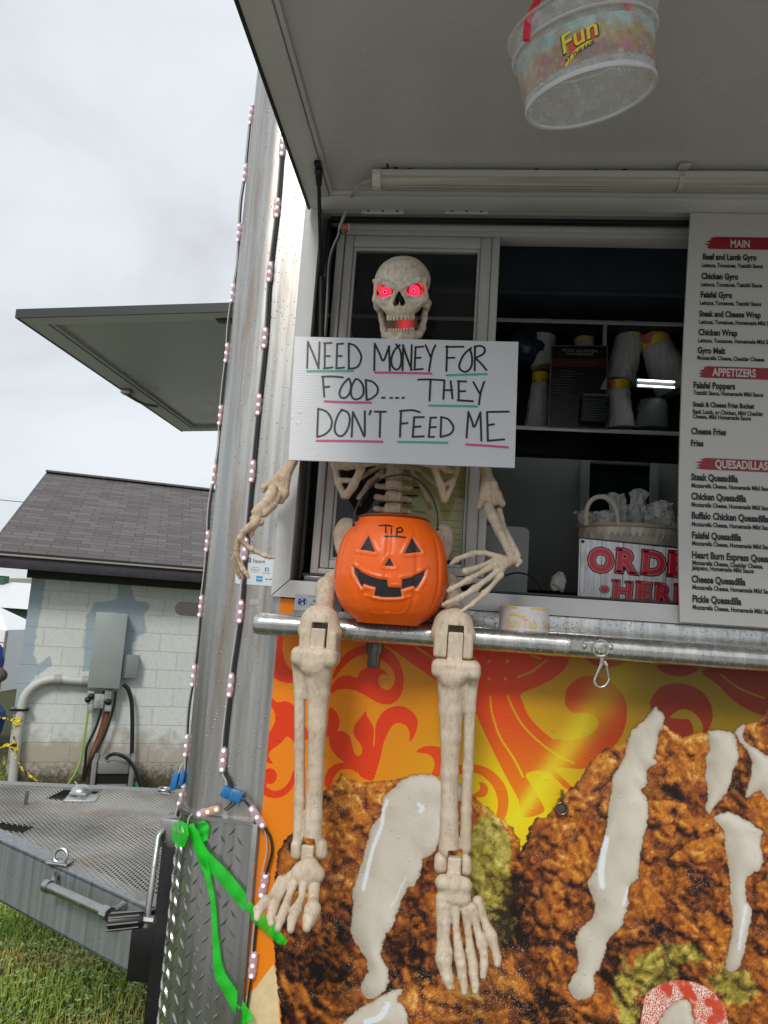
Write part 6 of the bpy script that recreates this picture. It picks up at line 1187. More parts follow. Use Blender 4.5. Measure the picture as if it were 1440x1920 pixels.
m = MB(); put_text(m, '$', Wy(*SQ_(472, 274), -.002), .0078, bold=.02); m.prism(wy_([(362, 372), (412, 375), (411, 386), (361, 383)], -.0019), (0, .0002, 0)); m.build('mark_lettering', plain('mark_white', (.75, .8, .82), .4), ST, smooth=False)
S2 = thing('maker_sticker', 'silver sticker with a round blue H emblem under the window frame', 'sticker', tuple(Wy(595, 1130, -.02)))
m = MB(); m.prism(wy_([(850, 572), (1440, 610), (1440, 800), (835, 778)], -.0165), (0, .001, 0)); m.build('plate', plain('sticker_silver', (.40, .42, .44), .3, .5), S2, smooth=False)
nav = plain('navy_ink', (.012, .025, .22), .35); m = MB()
for t0_, t1_ in ((-1.9, .95), (1.25, 4.1)): m.ribbon([Wy(*SQ_(938+56*math.cos(a), 672+46*math.sin(a)), -.0168) for a in np.linspace(t0_, t1_, 16)], .0011, (0, -1, 0))
for pts in ([(905, 640), (890, 705)], [(975, 640), (962, 705)], [(895, 690), (930, 665), (972, 660)], [(915, 640), (928, 680), (905, 705)], [(962, 640), (948, 670), (975, 705)]): m.ribbon([Wy(*SQ_(*q), -.0169) for q in pts], .0022, (0, -1, 0))
m.build('emblem', nav, S2, smooth=False)
m = MB(); put_text(m, 'He', Wy(*SQ_(1072, 678), -.0169), .0066, bold=.03); put_text(m, 'Exha', Wy(*SQ_(1030, 714), -.0169), .0042); m.prism(wy_([(1012, 604), (1120, 611), (1120, 615), (1012, 608)], -.0168), (0, .0002, 0)); m.build('lettering', bk_, S2, smooth=False)
tag(MB().prism([Wy(a, b_, -.0012) for a, b_ in ((468, 1124), (489, 1123), (488, 1133), (466, 1134))], (0, .0008, 0)).build('tape_scrap', plain('masking_tape', (.42, .38, .34), .5), None, org=tuple(Wy(478, 1130, 0)), smooth=False), 'torn bit of pale tape stuck on the silver corner above the rail end', 'tape')
tr0, tr1 = Wy(936, 1160, -.05), Wy(1029, 1165, -.05); tr_ = (tr1[0]-tr0[0])/2; trc = np.array(((tr0[0]+tr1[0])/2, -.0505, 1.3792)); trh = Wy(980, 1137, -.1)[2]-1.3792
TP = thing('tape_roll', 'roll of white tape with yellow print standing on the ledge', 'tape roll', tuple(trc))
m = MB(); m.lathe([(tr_*.82, 0), (tr_, 0), (tr_, trh), (tr_*.82, trh)], trc, 56, closed=True); m.build('roll', plain('roll_white', (.62, .57, .58), .25, 0, .05, 60), TP, sharp=30)
yl = plain('yellow_print', (.66, .48, .10), .35); m = MB()
def on_roll(t, a, z, sz_, sx, bold=0.0):
    v, f = text_mesh(t, 1.0, bold, sx); m.add([(trc[0]+(tr_+.0004)*math.sin(a+x*sz_/tr_), trc[1]-(tr_+.0004)*math.cos(a+x*sz_/tr_), trc[2]+z+zz_*sz_) for x, zz_ in v], f)
on_roll('Sun Tab', -.85, .010, .024, .80, .02); A_ = np.linspace(-.72, -.05, 10); m.add([(trc[0]+(tr_+.0004)*math.sin(a), trc[1]-(tr_+.0004)*math.cos(a), trc[2]+z+.002*math.sin(a*9)) for z in (.030, .0345) for a in A_], [(i, i+1, 11+i, 10+i) for i in range(9)]); on_roll('Sun Tab', .72, .010, .024, .8)
for a0_, a1_, zz0, zz1 in ((-1.0, -.35, trh-.005, trh-.001), (.15, 1.0, trh-.005, trh-.001), (-.2, 1.1, .001, .004)):
    A_ = np.linspace(a0_, a1_, 10); m.add([(trc[0]+(tr_+.0004)*math.sin(a), trc[1]-(tr_+.0004)*math.cos(a), trc[2]+z) for z in (zz0, zz1) for a in A_], [(i, i+1, 11+i, 10+i) for i in range(9)])
m.build('print', yl, TP, smooth=False)
# ================================================================ inside the trailer, seen through the open half of the window
def box_of(p0, p1, y0, y1, nm, mat, bev=.002):
    a = Wy(*p0, y0); b_ = Wy(*p1, y0); m = MB(); m.box((a[0], y0, b_[2]), (b_[0], y1, a[2]), bev); return m.build(nm, mat, TR)
ys_ = .56
zs1 = Wy(1110, 600, ys_)[2]; zs0 = Wy(1110, 803, ys_)[2]
m = MB()
for z in (zs1, zs0): m.box((-.48, ys_+.004, z-.011), (1.6, ys_+.32, z-.001), .002)
m.build('wall_shelf', M_DARKB, TR); m = MB()
for z in (zs1, zs0): m.box((-.48, ys_, z-.012), (1.6, ys_+.0035, z), .001)
m.build('shelf_edge', M_SHELF, TR)
m = MB(); xv = Wy(1133, 630, ys_+.02)[0]; m.box((xv-.005, ys_+.01, zs0), (xv+.005, ys_+.04, zs1-.0125), .001); m.box((-.46, ys_+.33, zs0-.012), (1.6, ys_+.36, zs1+.42)); m.build('shelf_back', M_DARKB, TR, smooth=False)
m = MB(); m.box((xv-.007, ys_+.002, zs0), (xv+.004, ys_+.009, zs1-.0125), .001); m.build('shelf_post', M_SHELF, TR)
m = MB(); m.box((-.46, ys_+.02, zs1+.085), (1.6, ys_+.33, zs1+.62)); m.box((-.46, ys_+.012, zs1+.083), (1.6, ys_+.0195, zs1+.098), .002); m.build('cabinet', plain('cabinet_hazed_blue', (.10, .13, .16), .35, .0, .3, 3), TR)  # bluish haze of the window glass put into the cabinet colour
box_of((905, 840), (1300, 1125), 1.35, 1.40, 'back_counter', plain('back_counter_grey', (.42, .45, .42), .5, 0, .1, 3))
a = Wy(1090, 852, 1.3); b_ = Wy(1235, 1010, 1.3); m = MB(); w_ = .035
m.box((a[0], 1.3, b_[2]), (a[0]+w_, 1.34, a[2]), .004); m.box((b_[0]-w_, 1.3, b_[2]), (b_[0], 1.34, a[2]), .004); m.box((a[0]+w_+.0005, 1.3, a[2]-w_), (b_[0]-w_-.0005, 1.34, a[2]), .004); m.build('rear_window_frame', plain('rear_frame', (.60, .64, .62), .5), TR)
m = MB(); m.box((a[0]+w_, 1.31, b_[2]), (b_[0]-w_, 1.33, a[2]-w_)); m.build('rear_pane', plain('rear_glass', (.02, .04, .042), .08), TR, smooth=False)
# stacks of paper cups in their bags
CG = 'paper cup stacks on the trailer shelf'
cup_paper, nt, b = new_mat('bagged_paper_cups'); f = noise(nt, mapped(nt, objc(nt), (60, 60, 20)), 1, 5, .65, 1.0); lk(nt, mixc(nt, f, (.55, .55, .55), (.92, .92, .90)), b.inputs['Base Color']); b.inputs['Roughness'].default_value = .28; bump(nt, b, f, .9, .012)
cup_rim, nt, b = new_mat('yellow_printed_cup'); q = objc(nt); lk(nt, mixc(nt, step(nt, noise(nt, mapped(nt, q, (1, 1, 1)), 16, 2), .56, .6), (.92, .66, .02), (.60, .16, .12)), b.inputs['Base Color']); b.inputs['Roughness'].default_value = .4
cups = [((1012, 610, 30), (1020, 690, 24), 'stack of bagged cups lying tilted behind the black allergen notice'), ((1014, 700, 15), (1006, 806, 24), 'stack of bagged cups half hidden at the left edge of the allergen notice'), ((1184, 612, 25), (1162, 718, 29), 'upper left stack of yellow-banded cups right of the allergen notice'), ((1158, 716, 20), (1163, 804, 27), 'lower stack of yellow-banded cups right of the allergen notice'), ((1222, 628, 27), (1268, 735, 38), 'leaning stack of yellow and red banded cups at the right end of the shelf'), ((1225, 740, 26), (1222, 806, 30), 'clear bag of cup lids under the leaning cup stack'), ((1095, 628, 18), (1098, 690, 16), 'short dark cup stack directly behind the allergen notice')]
for i, ((x0, y0, r0), (x1, y1, r1), lab) in enumerate(cups):
    yy = ys_+(.09 if i in (2, 4) else .05 if i in (3, 5) else .12); A_ = Wy(x0, y0, yy); B_ = Wy(x1, y1, yy); kk = (1.5+yy)/FPX; T_ = thing('cup_stack', lab, 'cups', tuple(B_), CG); d_ = A_-B_; L_ = np.linalg.norm(d_); rs = random.Random(i)
    m = MB(); tt2 = np.linspace(0, .80, 12); m.tube([B_+d_*t for t in tt2], [lerp(r1, r0, t)*kk*rs.uniform(.95, 1.05) for t in tt2], 18); m.build('bag', cup_paper if i != 5 else clear('clear_bag', (.25, .30, .30), .1, .6), T_)
    if i != 5: m = MB(); m.tube([B_+d_*t for t in (.805, .86, .95, .99, 1.0)], [r0*kk*1.02, r0*kk*1.05, r0*kk*1.1, r0*kk*1.12, r0*kk*.9], 24); m.build('top_cup', cup_rim, T_)
m = MB(); m.ball(Wy(985, 650, ys_+.1), .05, 12, 8, (1.3, .7, 1)); P = np.array(m.v); P += np.random.RandomState(2).normal(0, .006, P.shape); tag(mesh_obj('plastic_bag', P, m.f, plain('blue_bag', (.03, .045, .09), .25, 0, .5, 60), None, org=tuple(Wy(985, 690, ys_+.1)), smooth=True), 'dark blue plastic bag at the left end of the upper trailer shelf', 'bag')
# allergen notice and the small card before it
yn = ys_-.012; NT = thing('allergen_notice', 'black FOOD ALLERGEN AWARENESS notice with a red band standing on the shelf', 'notice', tuple(Wy(1085, 805, yn)))
def NF(x, y): return (1020+x*.09894, 630+y*.09894)
m = MB(); m.prism(wy_([(150, 188), (1195, 190), (1165, 1750), (95, 1705)], yn, NF), (0, .004, 0)); m.build('sheet', plain('notice_black', (.012, .012, .013), .25), NT, smooth=False)
m = MB()
for q in ([(132, 178), (152, 178), (97, 1708), (80, 1706)], [(152, 176), (1213, 180), (1211, 193), (152, 190)], [(1194, 193), (1213, 193), (1186, 1752), (1168, 1750)]): m.prism(wy_(q, yn-.002, NF), (0, .006, 0))
m.build('frame', plain('notice_frame', (.16, .16, .16), .35), NT, smooth=False)
m = MB(); m.prism(wy_([(150, 430), (1192, 432), (1188, 585), (146, 580)], yn-.0006, NF), (0, .0005, 0)); m.build('red_band', plain('notice_red', (.085, .008, .01), .35), NT, smooth=False)
kx = (1.5+yn)/FPX; m = MB(); put_text(m, 'FOOD ALLERGEN', Wy(*NF(340, 292), yn-.0012), .0115, width=66*kx, bold=.01); put_text(m, 'AWARENESS', Wy(*NF(412, 356), yn-.0012), .0105, width=51*kx, bold=.01); m.build('lettering', plain('notice_white', (.34, .34, .34), .4), NT, smooth=False)
m = MB(); put_text(m, 'THE 9 Major Food Allergens', Wy(*NF(325, 498), yn-.0012), .006, width=68*kx); m.prism(wy_([(700, 548), (800, 552), (800, 562), (700, 558)], yn-.0012, NF), (0, .0005, 0)); rs = random.Random(5)
for i in range(19):
    y = 655+i*52; x = 170+rs.choice((0, 0, 120)); 
    if y > 1560: break
    m.prism(wy_([(x, y), (x+rs.uniform(220, 420), y+4), (x+rs.uniform(220, 420), y+13), (x, y+10)], yn-.0012, NF), (0, .0005, 0))
m.build('small_print', plain('notice_grey', (.12, .12, .12), .4), NT, smooth=False)
m = MB(); m.prism(wy_([(1190, 750), (1188, 1020), (1060, 1010), (1110, 900)], yn-.0008, NF), (0, .0005, 0)); m.build('white_corner', plain('notice_white', (.34, .34, .34), .4), NT, smooth=False)
yc = yn-.03; CD = thing('info_card', 'small dark card with fine print leaning on the allergen notice', 'card', tuple(Wy(1118, 800, yc)))
m = MB(); m.prism(wy_([(740, 1085), (1250, 1100), (1225, 1640), (700, 1610)], yc, NF), (0, .003, 0)); m.build('sheet', plain('card_dark', (.02, .025, .03), .2), CD, smooth=False); m = MB()
m.prism(wy_([(742, 1088), (1248, 1102), (1247, 1140), (741, 1126)], yc-.0006, NF), (0, .0005, 0))
for i in range(9): m.prism(wy_([(750, 1190+i*46), (1195-30*(i % 3), 1215+i*46), (1195-30*(i % 3), 1222+i*46), (750, 1200+i*46)], yc-.0006, NF), (0, .0005, 0))
m.build('small_print', plain('card_grey', (.13, .14, .15), .4), CD, smooth=False)
# order sign at the sill
YO = .10
OS = thing('order_sign', 'white wood-look ORDER HERE sign with red letters inside the window', 'sign', tuple(Wy(1180, 1120, YO)))
wm, nt, b = new_mat('whitewashed_planks'); p = pos(nt); g = noise(nt, mapped(nt, p, (140, 1, 9)), 1, 5, .7); k = noise(nt, mapped(nt, p, (30, 1, 8)), 1, 4, .6); s_ = nd(nt, 'ShaderNodeSeparateXYZ'); lk(nt, p, s_.inputs[0])
gap = step(nt, math_n(nt, 'ABSOLUTE', math_n(nt, 'SUBTRACT', math_n(nt, 'FRACT', math_n(nt, 'DIVIDE', s_.outputs[0], .045)), .5)), .48, .495)
c = mixc(nt, ramp(nt, g, [(.3, 0), (.6, 1)]), (.48, .47, .48), (.84, .83, .85)); c = mixc(nt, ramp(nt, k, [(.60, 0), (.75, .7)]), c, (.13, .12, .12)); c = mixc(nt, gap, c, (.06, .055, .05)); lk(nt, c, b.inputs['Base Color']); b.inputs['Roughness'].default_value = .45
def SO(x, y): return (900+x*.27778, 800+y*.27778)
oc = [Wy(*SO(672, 755), YO), Wy(*SO(1700, 860), YO), Wy(*SO(1700, 1230), YO), Wy(*SO(660, 1165), YO)]; U_ = (oc[1]-oc[0]); U_[1] = 0; U_ /= np.linalg.norm(U_)
m = MB(); m.prism(oc, (0, .005, 0)); m.build('plank_panel', wm, OS, smooth=False)
m = MB(); m.prism([oc[0]+np.array((0, 0, .0035)), oc[1]+np.array((0, 0, .0035)), oc[1]+np.array((0, 0, .0003)), oc[0]+np.array((0, 0, .0003))], (0, .006, 0)); m.build('edge', M_BLACK, OS, smooth=False)
V_ = np.array((-U_[2], 0, U_[0])); kx = (1.5+YO)/FPX
mo, mr, mk_ = MB(), MB(), MB()
def serif(ch, x, y, h, wd):
    """heavy letter with slab feet, given by its lower left corner in the zoomed picture"""
    o = Wy(*SO(x, y), YO); z = .27778*kx
    def put(mb, grow, off):
        v, f = text_mesh(ch, 1.0, .012); v = v-v.min(0); v = v/v.max(0)*np.array((wd, h)); polys = [(v, f)]
        P = np.array(o)+np.outer(v[:, 0]*z, U_)+np.outer(v[:, 1]*z, V_)
        c_ = P.mean(0); P = c_+(P-c_)*1.0; P[:, 1] = YO-off; mb.add(P, f)
    v, f = text_mesh(ch, 1.0, .055); v0 = v.min(0); sc2 = np.array((wd, h))/(v.max(0)-v0)
    for mb, bo, off in ((mk_, .095, .0006), (mr, .062, .0010), (mo, .045, .0014), (mr, .032, .0018)):
        vv2, f2 = text_mesh(ch, 1.0, bo); P = np.array(o)+np.outer((vv2[:, 0]-v0[0])*sc2[0]*z, U_)+np.outer((vv2[:, 1]-v0[1])*sc2[1]*z, V_); P[:, 1] = YO-off; mb.add(P, f2)
    sl = h*.10
    feet = {'R': [(0, 0, .42), (.62, 0, .44), (0, .9, .3)], 'D': [(0, 0, .3), (0, .9, .3)], 'E': [(0, 0, .3), (0, .9, .3)], 'H': [(-.05, 0, .36), (.64, 0, .36), (-.05, .9, .36), (.64, .9, .36)]}.get(ch, [])
    for (fx_, fy, fw_) in feet:
        for mb, g_, off in ((mk_, 3.5, .0006), (mr, 0, .0018)):
            q = [(x0_, y0_) for x0_, y0_ in ((fx_*wd-8-g_, fy*h-g_), ((fx_+fw_)*wd-8+g_, fy*h-g_), ((fx_+fw_)*wd-8+g_, fy*h+sl+g_), (fx_*wd-8-g_, fy*h+sl+g_))]
            P = [np.array(o)+U_*a*z+V_*b2*z for a, b2 in q]; mb.add([(p_[0], YO-off, p_[2]) for p_ in P], [(0, 1, 2, 3)])
for ch, x, y, h, wd in (('O', 722, 978, 168, 166), ('R', 915, 985, 162, 140), ('D', 1088, 997, 162, 150), ('E', 1268, 1008, 165, 130), ('R', 1430, 1020, 165, 140), ('H', 895, 1168, 130, 120), ('E', 1052, 1178, 130, 96), ('R', 1178, 1188, 130, 110), ('E', 1310, 1196, 130, 96)): serif(ch, x, y, h, wd)
ctr = Wy(*SO(840, 1098), YO); 
for mb, r_, off in ((mk_, 34, .0006), (mo, 29, .0012), (mr, 25, .0018)): mb.add([(ctr[0]+r_*.27778*kx*math.cos(a), YO-off, ctr[2]+.8*r_*.27778*kx*math.sin(a)) for a in np.linspace(0, 2*math.pi, 24, endpoint=False)], [tuple(range(24))])
mk_.build('letter_shadow', M_BLACK, OS, smooth=False); mr.build('lettering', plain('sign_red', (.62, .015, .04), .4), OS, smooth=False); mo.build('letter_outline', plain('sign_cream', (.60, .52, .50), .4), OS, smooth=False)
c = Wy(*SO(695, 775), YO-.002); m = MB(); m.ball(c, .0035, 10, 6, (1, .4, 1)); m.build('nail', M_BLACK, OS)
# basket with wrapped cutlery behind the sign
YB = .22; b0 = Wy(1088, 960, YB); b1 = Wy(1290, 975, YB); bz0 = 1.44; bz1 = Wy(1180, 985, YB-.05)[2]
BS = thing('wicker_basket', 'pale woven basket full of plastic-wrapped cutlery behind the order sign', 'basket', ((b0[0]+b1[0])/2, YB+.02, bz0))
bxc, brx, bry = (b0[0]+b1[0])/2, (b1[0]-b0[0])/2, .085
wk, nt, b = new_mat('woven_palm'); q = objc(nt); at_ = nd(nt, 'ShaderNodeAttribute', attribute_name='tone').outputs['Fac']; lk(nt, mixc(nt, at_, (.40, .35, .27), (.80, .73, .60)), b.inputs['Base Color']); b.inputs['Roughness'].default_value = .5
V3, F3, T3 = [], [], []; nb = 56; nr = 9; rs = random.Random(4)
for j in range(nr):
    for i in range(nb):
        a = 2*math.pi*(i+.5*(j % 2))/nb; h = bz0+(bz1-bz0)*(j+.5)/nr; da = 2*math.pi/nb*.62; dh = (bz1-bz0)/nr*.75; tw_ = rs.uniform(-.2, .2); n0 = len(V3); tone = rs.uniform(.1, 1)
        for (ua, uh, o_) in ((-1, -.6, 0), (0, -1, .002), (1, -.2, 0), (1, .6, 0), (0, 1, .002), (-1, .2, 0)):
            aa = a+ua*da; hh2 = h+uh*dh+tw_*.002; g_ = 1+.18*(hh2-bz0)/(bz1-bz0)-.18; V3.append((bxc+(brx+o_+.002*(j % 2))*g_*math.cos(aa), YB+.02+(bry+o_)*g_*math.sin(aa), hh2)); T3.append(tone)
        F3.append(tuple(range(n0, n0+6)))
mesh_obj('weave', V3, F3, wk, BS, smooth=False, attrs=dict(tone=T3))
m = MB(); m.tube([(bxc+brx*math.cos(a), YB+.02+bry*math.sin(a), bz1) for a in np.linspace(0, 2*math.pi, 40)], .005, 8); m.build('rim', plain('palm_rim', (.46, .40, .31), .5), BS); m = MB(); m.lathe([(brx*.86, .002), (brx*.8, 0), (.001, 0)], (bxc, YB+.02, bz0), 24, M=((1, 0, 0), (0, bry/brx, 0), (0, 0, 1))); m.build('bottom', plain('palm_rim', (.46, .40, .31), .5), BS)
m = MB(); hpz = [Wy(1099, 985, YB-.06), Wy(1100, 955, YB-.06), Wy(1110, 937, YB-.06), Wy(1128, 931, YB-.06), Wy(1146, 940, YB-.06), Wy(1156, 958, YB-.06), Wy(1160, 985, YB-.06)]; m.tube(hpz, .0055, 8, smooth=5); m.build('handle', plain('palm_handle', (.50, .44, .34), .5, 0, .2, 200), BS)
wp = clear('crinkled_wrap', (.92, .93, .90), .08, .48); cu_ = plain('white_cutlery', (.62, .62, .58), .35)
rs = random.Random(12); WG = 'wrapped cutlery sets in the basket'
for i in range(9):
    px_ = 1105+i*19+rs.uniform(-5, 5); yb = YB-.03+rs.uniform(-.02, .05); top_ = rs.uniform(915, 952) if i in (3, 4, 5) else rs.uniform(935, 965); a = Wy(px_, 990, yb); b_ = Wy(px_+rs.uniform(-12, 12), top_, yb); T_ = thing('cutlery_packet', 'clear packet of white plastic cutlery standing in the woven basket', 'cutlery packet', tuple(a), WG)
    nU, nV = 7, 9; V3 = []; d_ = b_-a
    for jv in range(nV):
        for iu in range(nU): u = (iu/(nU-1)-.5)*.042*(1.15 if jv > 6 else 1); V3.append(a+d_*jv/(nV-1)+np.array((u+rs.uniform(-.004, .004), rs.uniform(-.008, .008)+abs(u)*.3, rs.uniform(-.004, .004)-(.01*abs(u)/.02 if jv == nV-1 else 0))))
    mesh_obj('wrapper', V3, [(r*nU+c_, r*nU+c_+1, (r+1)*nU+c_+1, (r+1)*nU+c_) for r in range(nV-1) for c_ in range(nU-1)], wp, T_, smooth=False)
    m = MB()
    for dx in (-.008, .004): m.tube([a+np.array((dx, .004, 0)), lerp(a, b_, .7)+np.array((dx, .004, 0)), lerp(a, b_, .86)+np.array((dx*1.2, .004, 0))], [.0035, .003, .008], 8, flat=.3)
    m.build('cutlery', cu_, T_)
# payment tablet, cable, crumpled cup on the sill
YP = .16; a = Wy(905, 984, YP); b_ = Wy(988, 1110, YP); m = MB(); r_ = .014; P = []
for cx_, cz_, t0_ in ((b_[0]-r_, a[2]-r_, 0), (a[0]+r_, a[2]-r_, 90)): P += [(cx_+r_*math.cos(R(t0_+t)), YP, cz_+r_*math.sin(R(t0_+t))) for t in range(0, 91, 15)]
P += [(a[0], YP, 1.45), (b_[0], YP, 1.45)]; PT = thing('payment_tablet', 'grey back of a payment tablet on the counter behind the skeleton hand', 'tablet', ((a[0]+b_[0])/2, YP, 1.45)); m.prism(P, (0, .010, 0)); m.build('shell', plain('tablet_grey', (.20, .20, .195), .35), PT, smooth=False)
m = MB(); m.tube([q-np.array((0, -.004, 0)) for q in [np.array(p_)*np.array((1, 1, 1)) for p_ in P[:14]]], .0022, 6); m.build('edge', M_BLACK, PT)
tag(MB().tube([Wy(930, 1090, .10), Wy(945, 1080, .10), Wy(968, 1074, .10), Wy(990, 1078, .10), Wy(1005, 1088, .10), Wy(1018, 1106, .10)], .0022, 8, smooth=6).build('power_cable', M_BLACK, None, org=tuple(Wy(970, 1100, .1))), 'thin black power cable looping from the tablet over the sill', 'cable')
m = MB(); c = Wy(1047, 1092, .09); m.ball((0, 0, 0), 1, 9, 7, (.018, .014, .021)); P = np.array(m.v)*np.random.RandomState(8).uniform(.75, 1.2, (len(m.v), 1)); tag(mesh_obj('crumpled_wrapper', P+c, m.f, clear('wrapper_film', (.55, .53, .48), .15, .55), None, org=tuple(c), smooth=False), 'crumpled clear wrapper lying on the sill left of the order sign', 'wrapper')
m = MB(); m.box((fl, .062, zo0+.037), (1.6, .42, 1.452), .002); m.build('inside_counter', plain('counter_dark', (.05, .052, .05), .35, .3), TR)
# glowing strips added in place of a lamp's reflection inside
a = Wy(1196, 712, ys_-.03); b_ = Wy(1265, 716, ys_-.03); LP = thing('lamp_reflection', 'short glowing double strip standing for a lamp reflection in front of the cup shelf', 'lamp', tuple((a+b_)/2))
m = MB(); m.box(a+np.array((-.004, .004, -.022)), b_+np.array((.004, .008, .008)), .002); m.build('backing', plain('reflection_grey', (.12, .13, .13), .3), LP)
for dz in (0, -.0165):
    m = MB(); m.cyl(a+np.array((0, 0, dz)), b_+np.array((0, 0, dz)), .0016, 10); m.build('tube', glow('reflection_white', (.9, .95, 1), 8.0), LP)
# yellow order form behind the sash glass
YY = YW+.028; OF = thing('order_form', 'yellow printed form with tick boxes taped behind the window glass', 'form', tuple(Wy(810, 960, YY)))
a = Wy(752, 855, YY); b_ = Wy(872, 855, YY); zb_ = Wy(800, 1048, YY)[2]; m = MB(); m.box((a[0], YY, zb_), (gr-.001, YY+.0008, Wy(800, 850, YY)[2])); m.build('sheet', plain('yellow_paper', (.86, .82, .26), .6, 0, .08, 20), OF, smooth=False)
m = MB()
for i, (y_, t) in enumerate(((905, ''), (916, 'Laundry Facility'), (931, 'Drip & Tubs'), (945, 'Garbage'), (959, 'Clean and Organized'))):
    if t and i < 4: m.prism([Wy(756, y_, YY-.0006), Wy(756+len(t)*2.4, y_, YY-.0006), Wy(756+len(t)*2.4, y_-3, YY-.0006), Wy(756, y_-3, YY-.0006)], (0, .0002, 0))
    if i == 4: put_text(m, t, Wy(756, y_, YY-.0006), .0064, width=(38 if i < 4 else 56)*(1.5+YY)/FPX*(.8 if i != 1 else 1))
    for x_ in (826, 849):
        p = Wy(x_, y_, YY-.0006); 
        for (x0_, z0_, x1_, z1_) in ((0, 0, .011, .0006), (0, .0046, .011, .0052), (0, 0, .0006, .005), (.0104, 0, .011, .005)): m.box(p+np.array((x0_, 0, z0_)), p+np.array((x1_, .0003, z1_)))
        put_text(m, 'YES' if x_ == 826 else 'NO', p+np.array((.0125, 0, 0)), .005)
for y_ in (975, 988, 1000, 1010, 1022, 1032): p = Wy(815, y_, YY-.0006); m.box((p[0], p[1], p[2]), (gr-.004, p[1]+.0003, p[2]+.0009))
m.build('print', plain('form_ink', (.05, .05, .03), .6), OF, smooth=False)

CLm = thing('ceiling_lamp', 'lit tube lamp on the trailer ceiling behind the window header', 'lamp', (.5, 1.1, 2.73))
m = MB(); m.box((.15, 1.07, 2.715), (.85, 1.13, 2.738), .004); m.build('fixture', M_SHELF, CLm); m = MB(); m.cyl((.18, 1.1, 2.70), (.82, 1.1, 2.70), .013, 12); m.build('tube', glow('ceiling_tube', (.95, 1, .97), 11.0), CLm)
# ================================================================ ground, grass
def gz_(x, y):
    x = np.asarray(x, float); y = np.asarray(y, float)
    t = np.clip((y-.6)/5.6, 0, 1); z = -.72*t*t*(3-2*t)
    return z+.012*np.sin(x*2.1+.7*y)*np.cos(y*1.7)+.008*np.sin(x*5.3)*np.sin(y*4.7+1)
gm_, nt, b = new_mat('turf_soil'); p = pos(nt); f = noise(nt, p, 2.2, 6, .65); g = noise(nt, p, 60, 4, .7)
c = mixc(nt, ramp(nt, f, [(.35, 0), (.65, 1)]), (.075, .105, .022), (.14, .12, .045)); c = mixc(nt, ramp(nt, g, [(.35, 0), (.65, 1)]), (.020, .024, .010), c); lk(nt, c, b.inputs['Base Color']); b.inputs['Roughness'].default_value = .9; bump(nt, b, g, .8, .03)
ax_ = np.concatenate([-np.geomspace(900, 9, 14), np.linspace(-8, 8, 65), np.geomspace(9, 900, 14)]); ay_ = np.concatenate([-np.geomspace(900, 6, 14), np.linspace(-5, 12, 69), np.geomspace(13, 1500, 16)])
GXX, GYY = np.meshgrid(ax_, ay_); GZZ = gz_(GXX, GYY); n1, n2 = len(ay_), len(ax_); I_ = np.arange(n1*n2).reshape(n1, n2)
tag(mesh_obj('ground', np.stack([GXX.ravel(), GYY.ravel(), GZZ.ravel()], 1), np.stack([I_[:-1, :-1].ravel(), I_[:-1, 1:].ravel(), I_[1:, 1:].ravel(), I_[1:, :-1].ravel()], 1), gm_, smooth=True), 'grassy ground sloping down behind the trailer', 'ground', kind='structure')
def blades(N, x0, x1, y0, y1, hmin, hmax, wd, rs):
    x = rs.uniform(x0, x1, N); y = rs.uniform(y0, y1, N); z = gz_(x, y); h = rs.uniform(hmin, hmax, N)*(.6+.8*rs.rand(N)**2); a = rs.uniform(0, 6.28, N); l = rs.uniform(.1, .85, N)*h; w_ = wd*rs.uniform(.6, 1.3, N)
    ca, sa = np.cos(a), np.sin(a); b_ = np.stack([x, y, z-.004], 1); sd_ = np.stack([-sa, ca, 0*a], 1)*w_[:, None]; dr = np.stack([ca, sa, 0*a], 1)
    mid = b_+dr*(l*.35)[:, None]+np.stack([0*h, 0*h, h*.62], 1); tip = b_+dr*l[:, None]+np.stack([0*h, 0*h, h*(1-.25*l/h)], 1)
    V = np.stack([b_-sd_, b_+sd_, mid-sd_*.8, mid+sd_*.8, tip], 1).reshape(-1, 3); o = np.arange(N)[:, None]*5
    return V, np.concatenate([o+np.array([[0, 1, 3, 2]])]), np.concatenate([o+np.array([[2, 3, 4]])]), np.repeat(np.clip(.5+.5*np.sin(x*3.1+2*np.sin(y*2.3))*np.cos(y*3.7+1.3*np.sin(x*2.9)), 0, 1)*.6+.4*rs.rand(N), 5)
rs = np.random.RandomState(3); Vs, Fs, As = [], [], []; off = 0
for q in ((85000, -3.0, -.5, -1.1, 2.4, .022, .06, .0021), (22000, -6.5, -.4, 2.4, 7.2, .03, .09, .004), (6000, -.6, 2.5, -1.2, .4, .02, .05, .003)):
    V, q4, t3, a_ = blades(*q, rs); Vs.append(V); As.append(a_); Fs += (q4+off).tolist()+(t3+off).tolist(); off += len(V)
gr2, nt, b = new_mat('grass_blades'); at_ = nd(nt, 'ShaderNodeAttribute', attribute_name='tone').outputs['Fac']
lk(nt, ramp(nt, at_, [(.08, (.16, .29, .035)), (.45, (.27, .42, .05)), (.66, (.38, .46, .09)), (.84, (.50, .42, .13)), (1, (.58, .46, .20))]), b.inputs['Base Color']); b.inputs['Roughness'].default_value = .5; b.inputs['Specular IOR Level'].default_value = .35
o = mesh_obj('grass', np.vstack(Vs), Fs, gr2, smooth=False, attrs=dict(tone=np.concatenate(As))); tag(o, 'short wet grass with dry yellow patches beside the trailer', 'grass', kind='stuff')
N = 9000; x = rs.uniform(-3, -.5, N); y = rs.uniform(-1.1, 2.4, N); cl_ = np.sin(x*2.3+1)*np.cos(y*2.9)+.5*np.sin(x*7)*np.sin(y*6); keep = cl_ > .15; x, y = x[keep], y[keep]; V3, F3, A3 = [], [], []
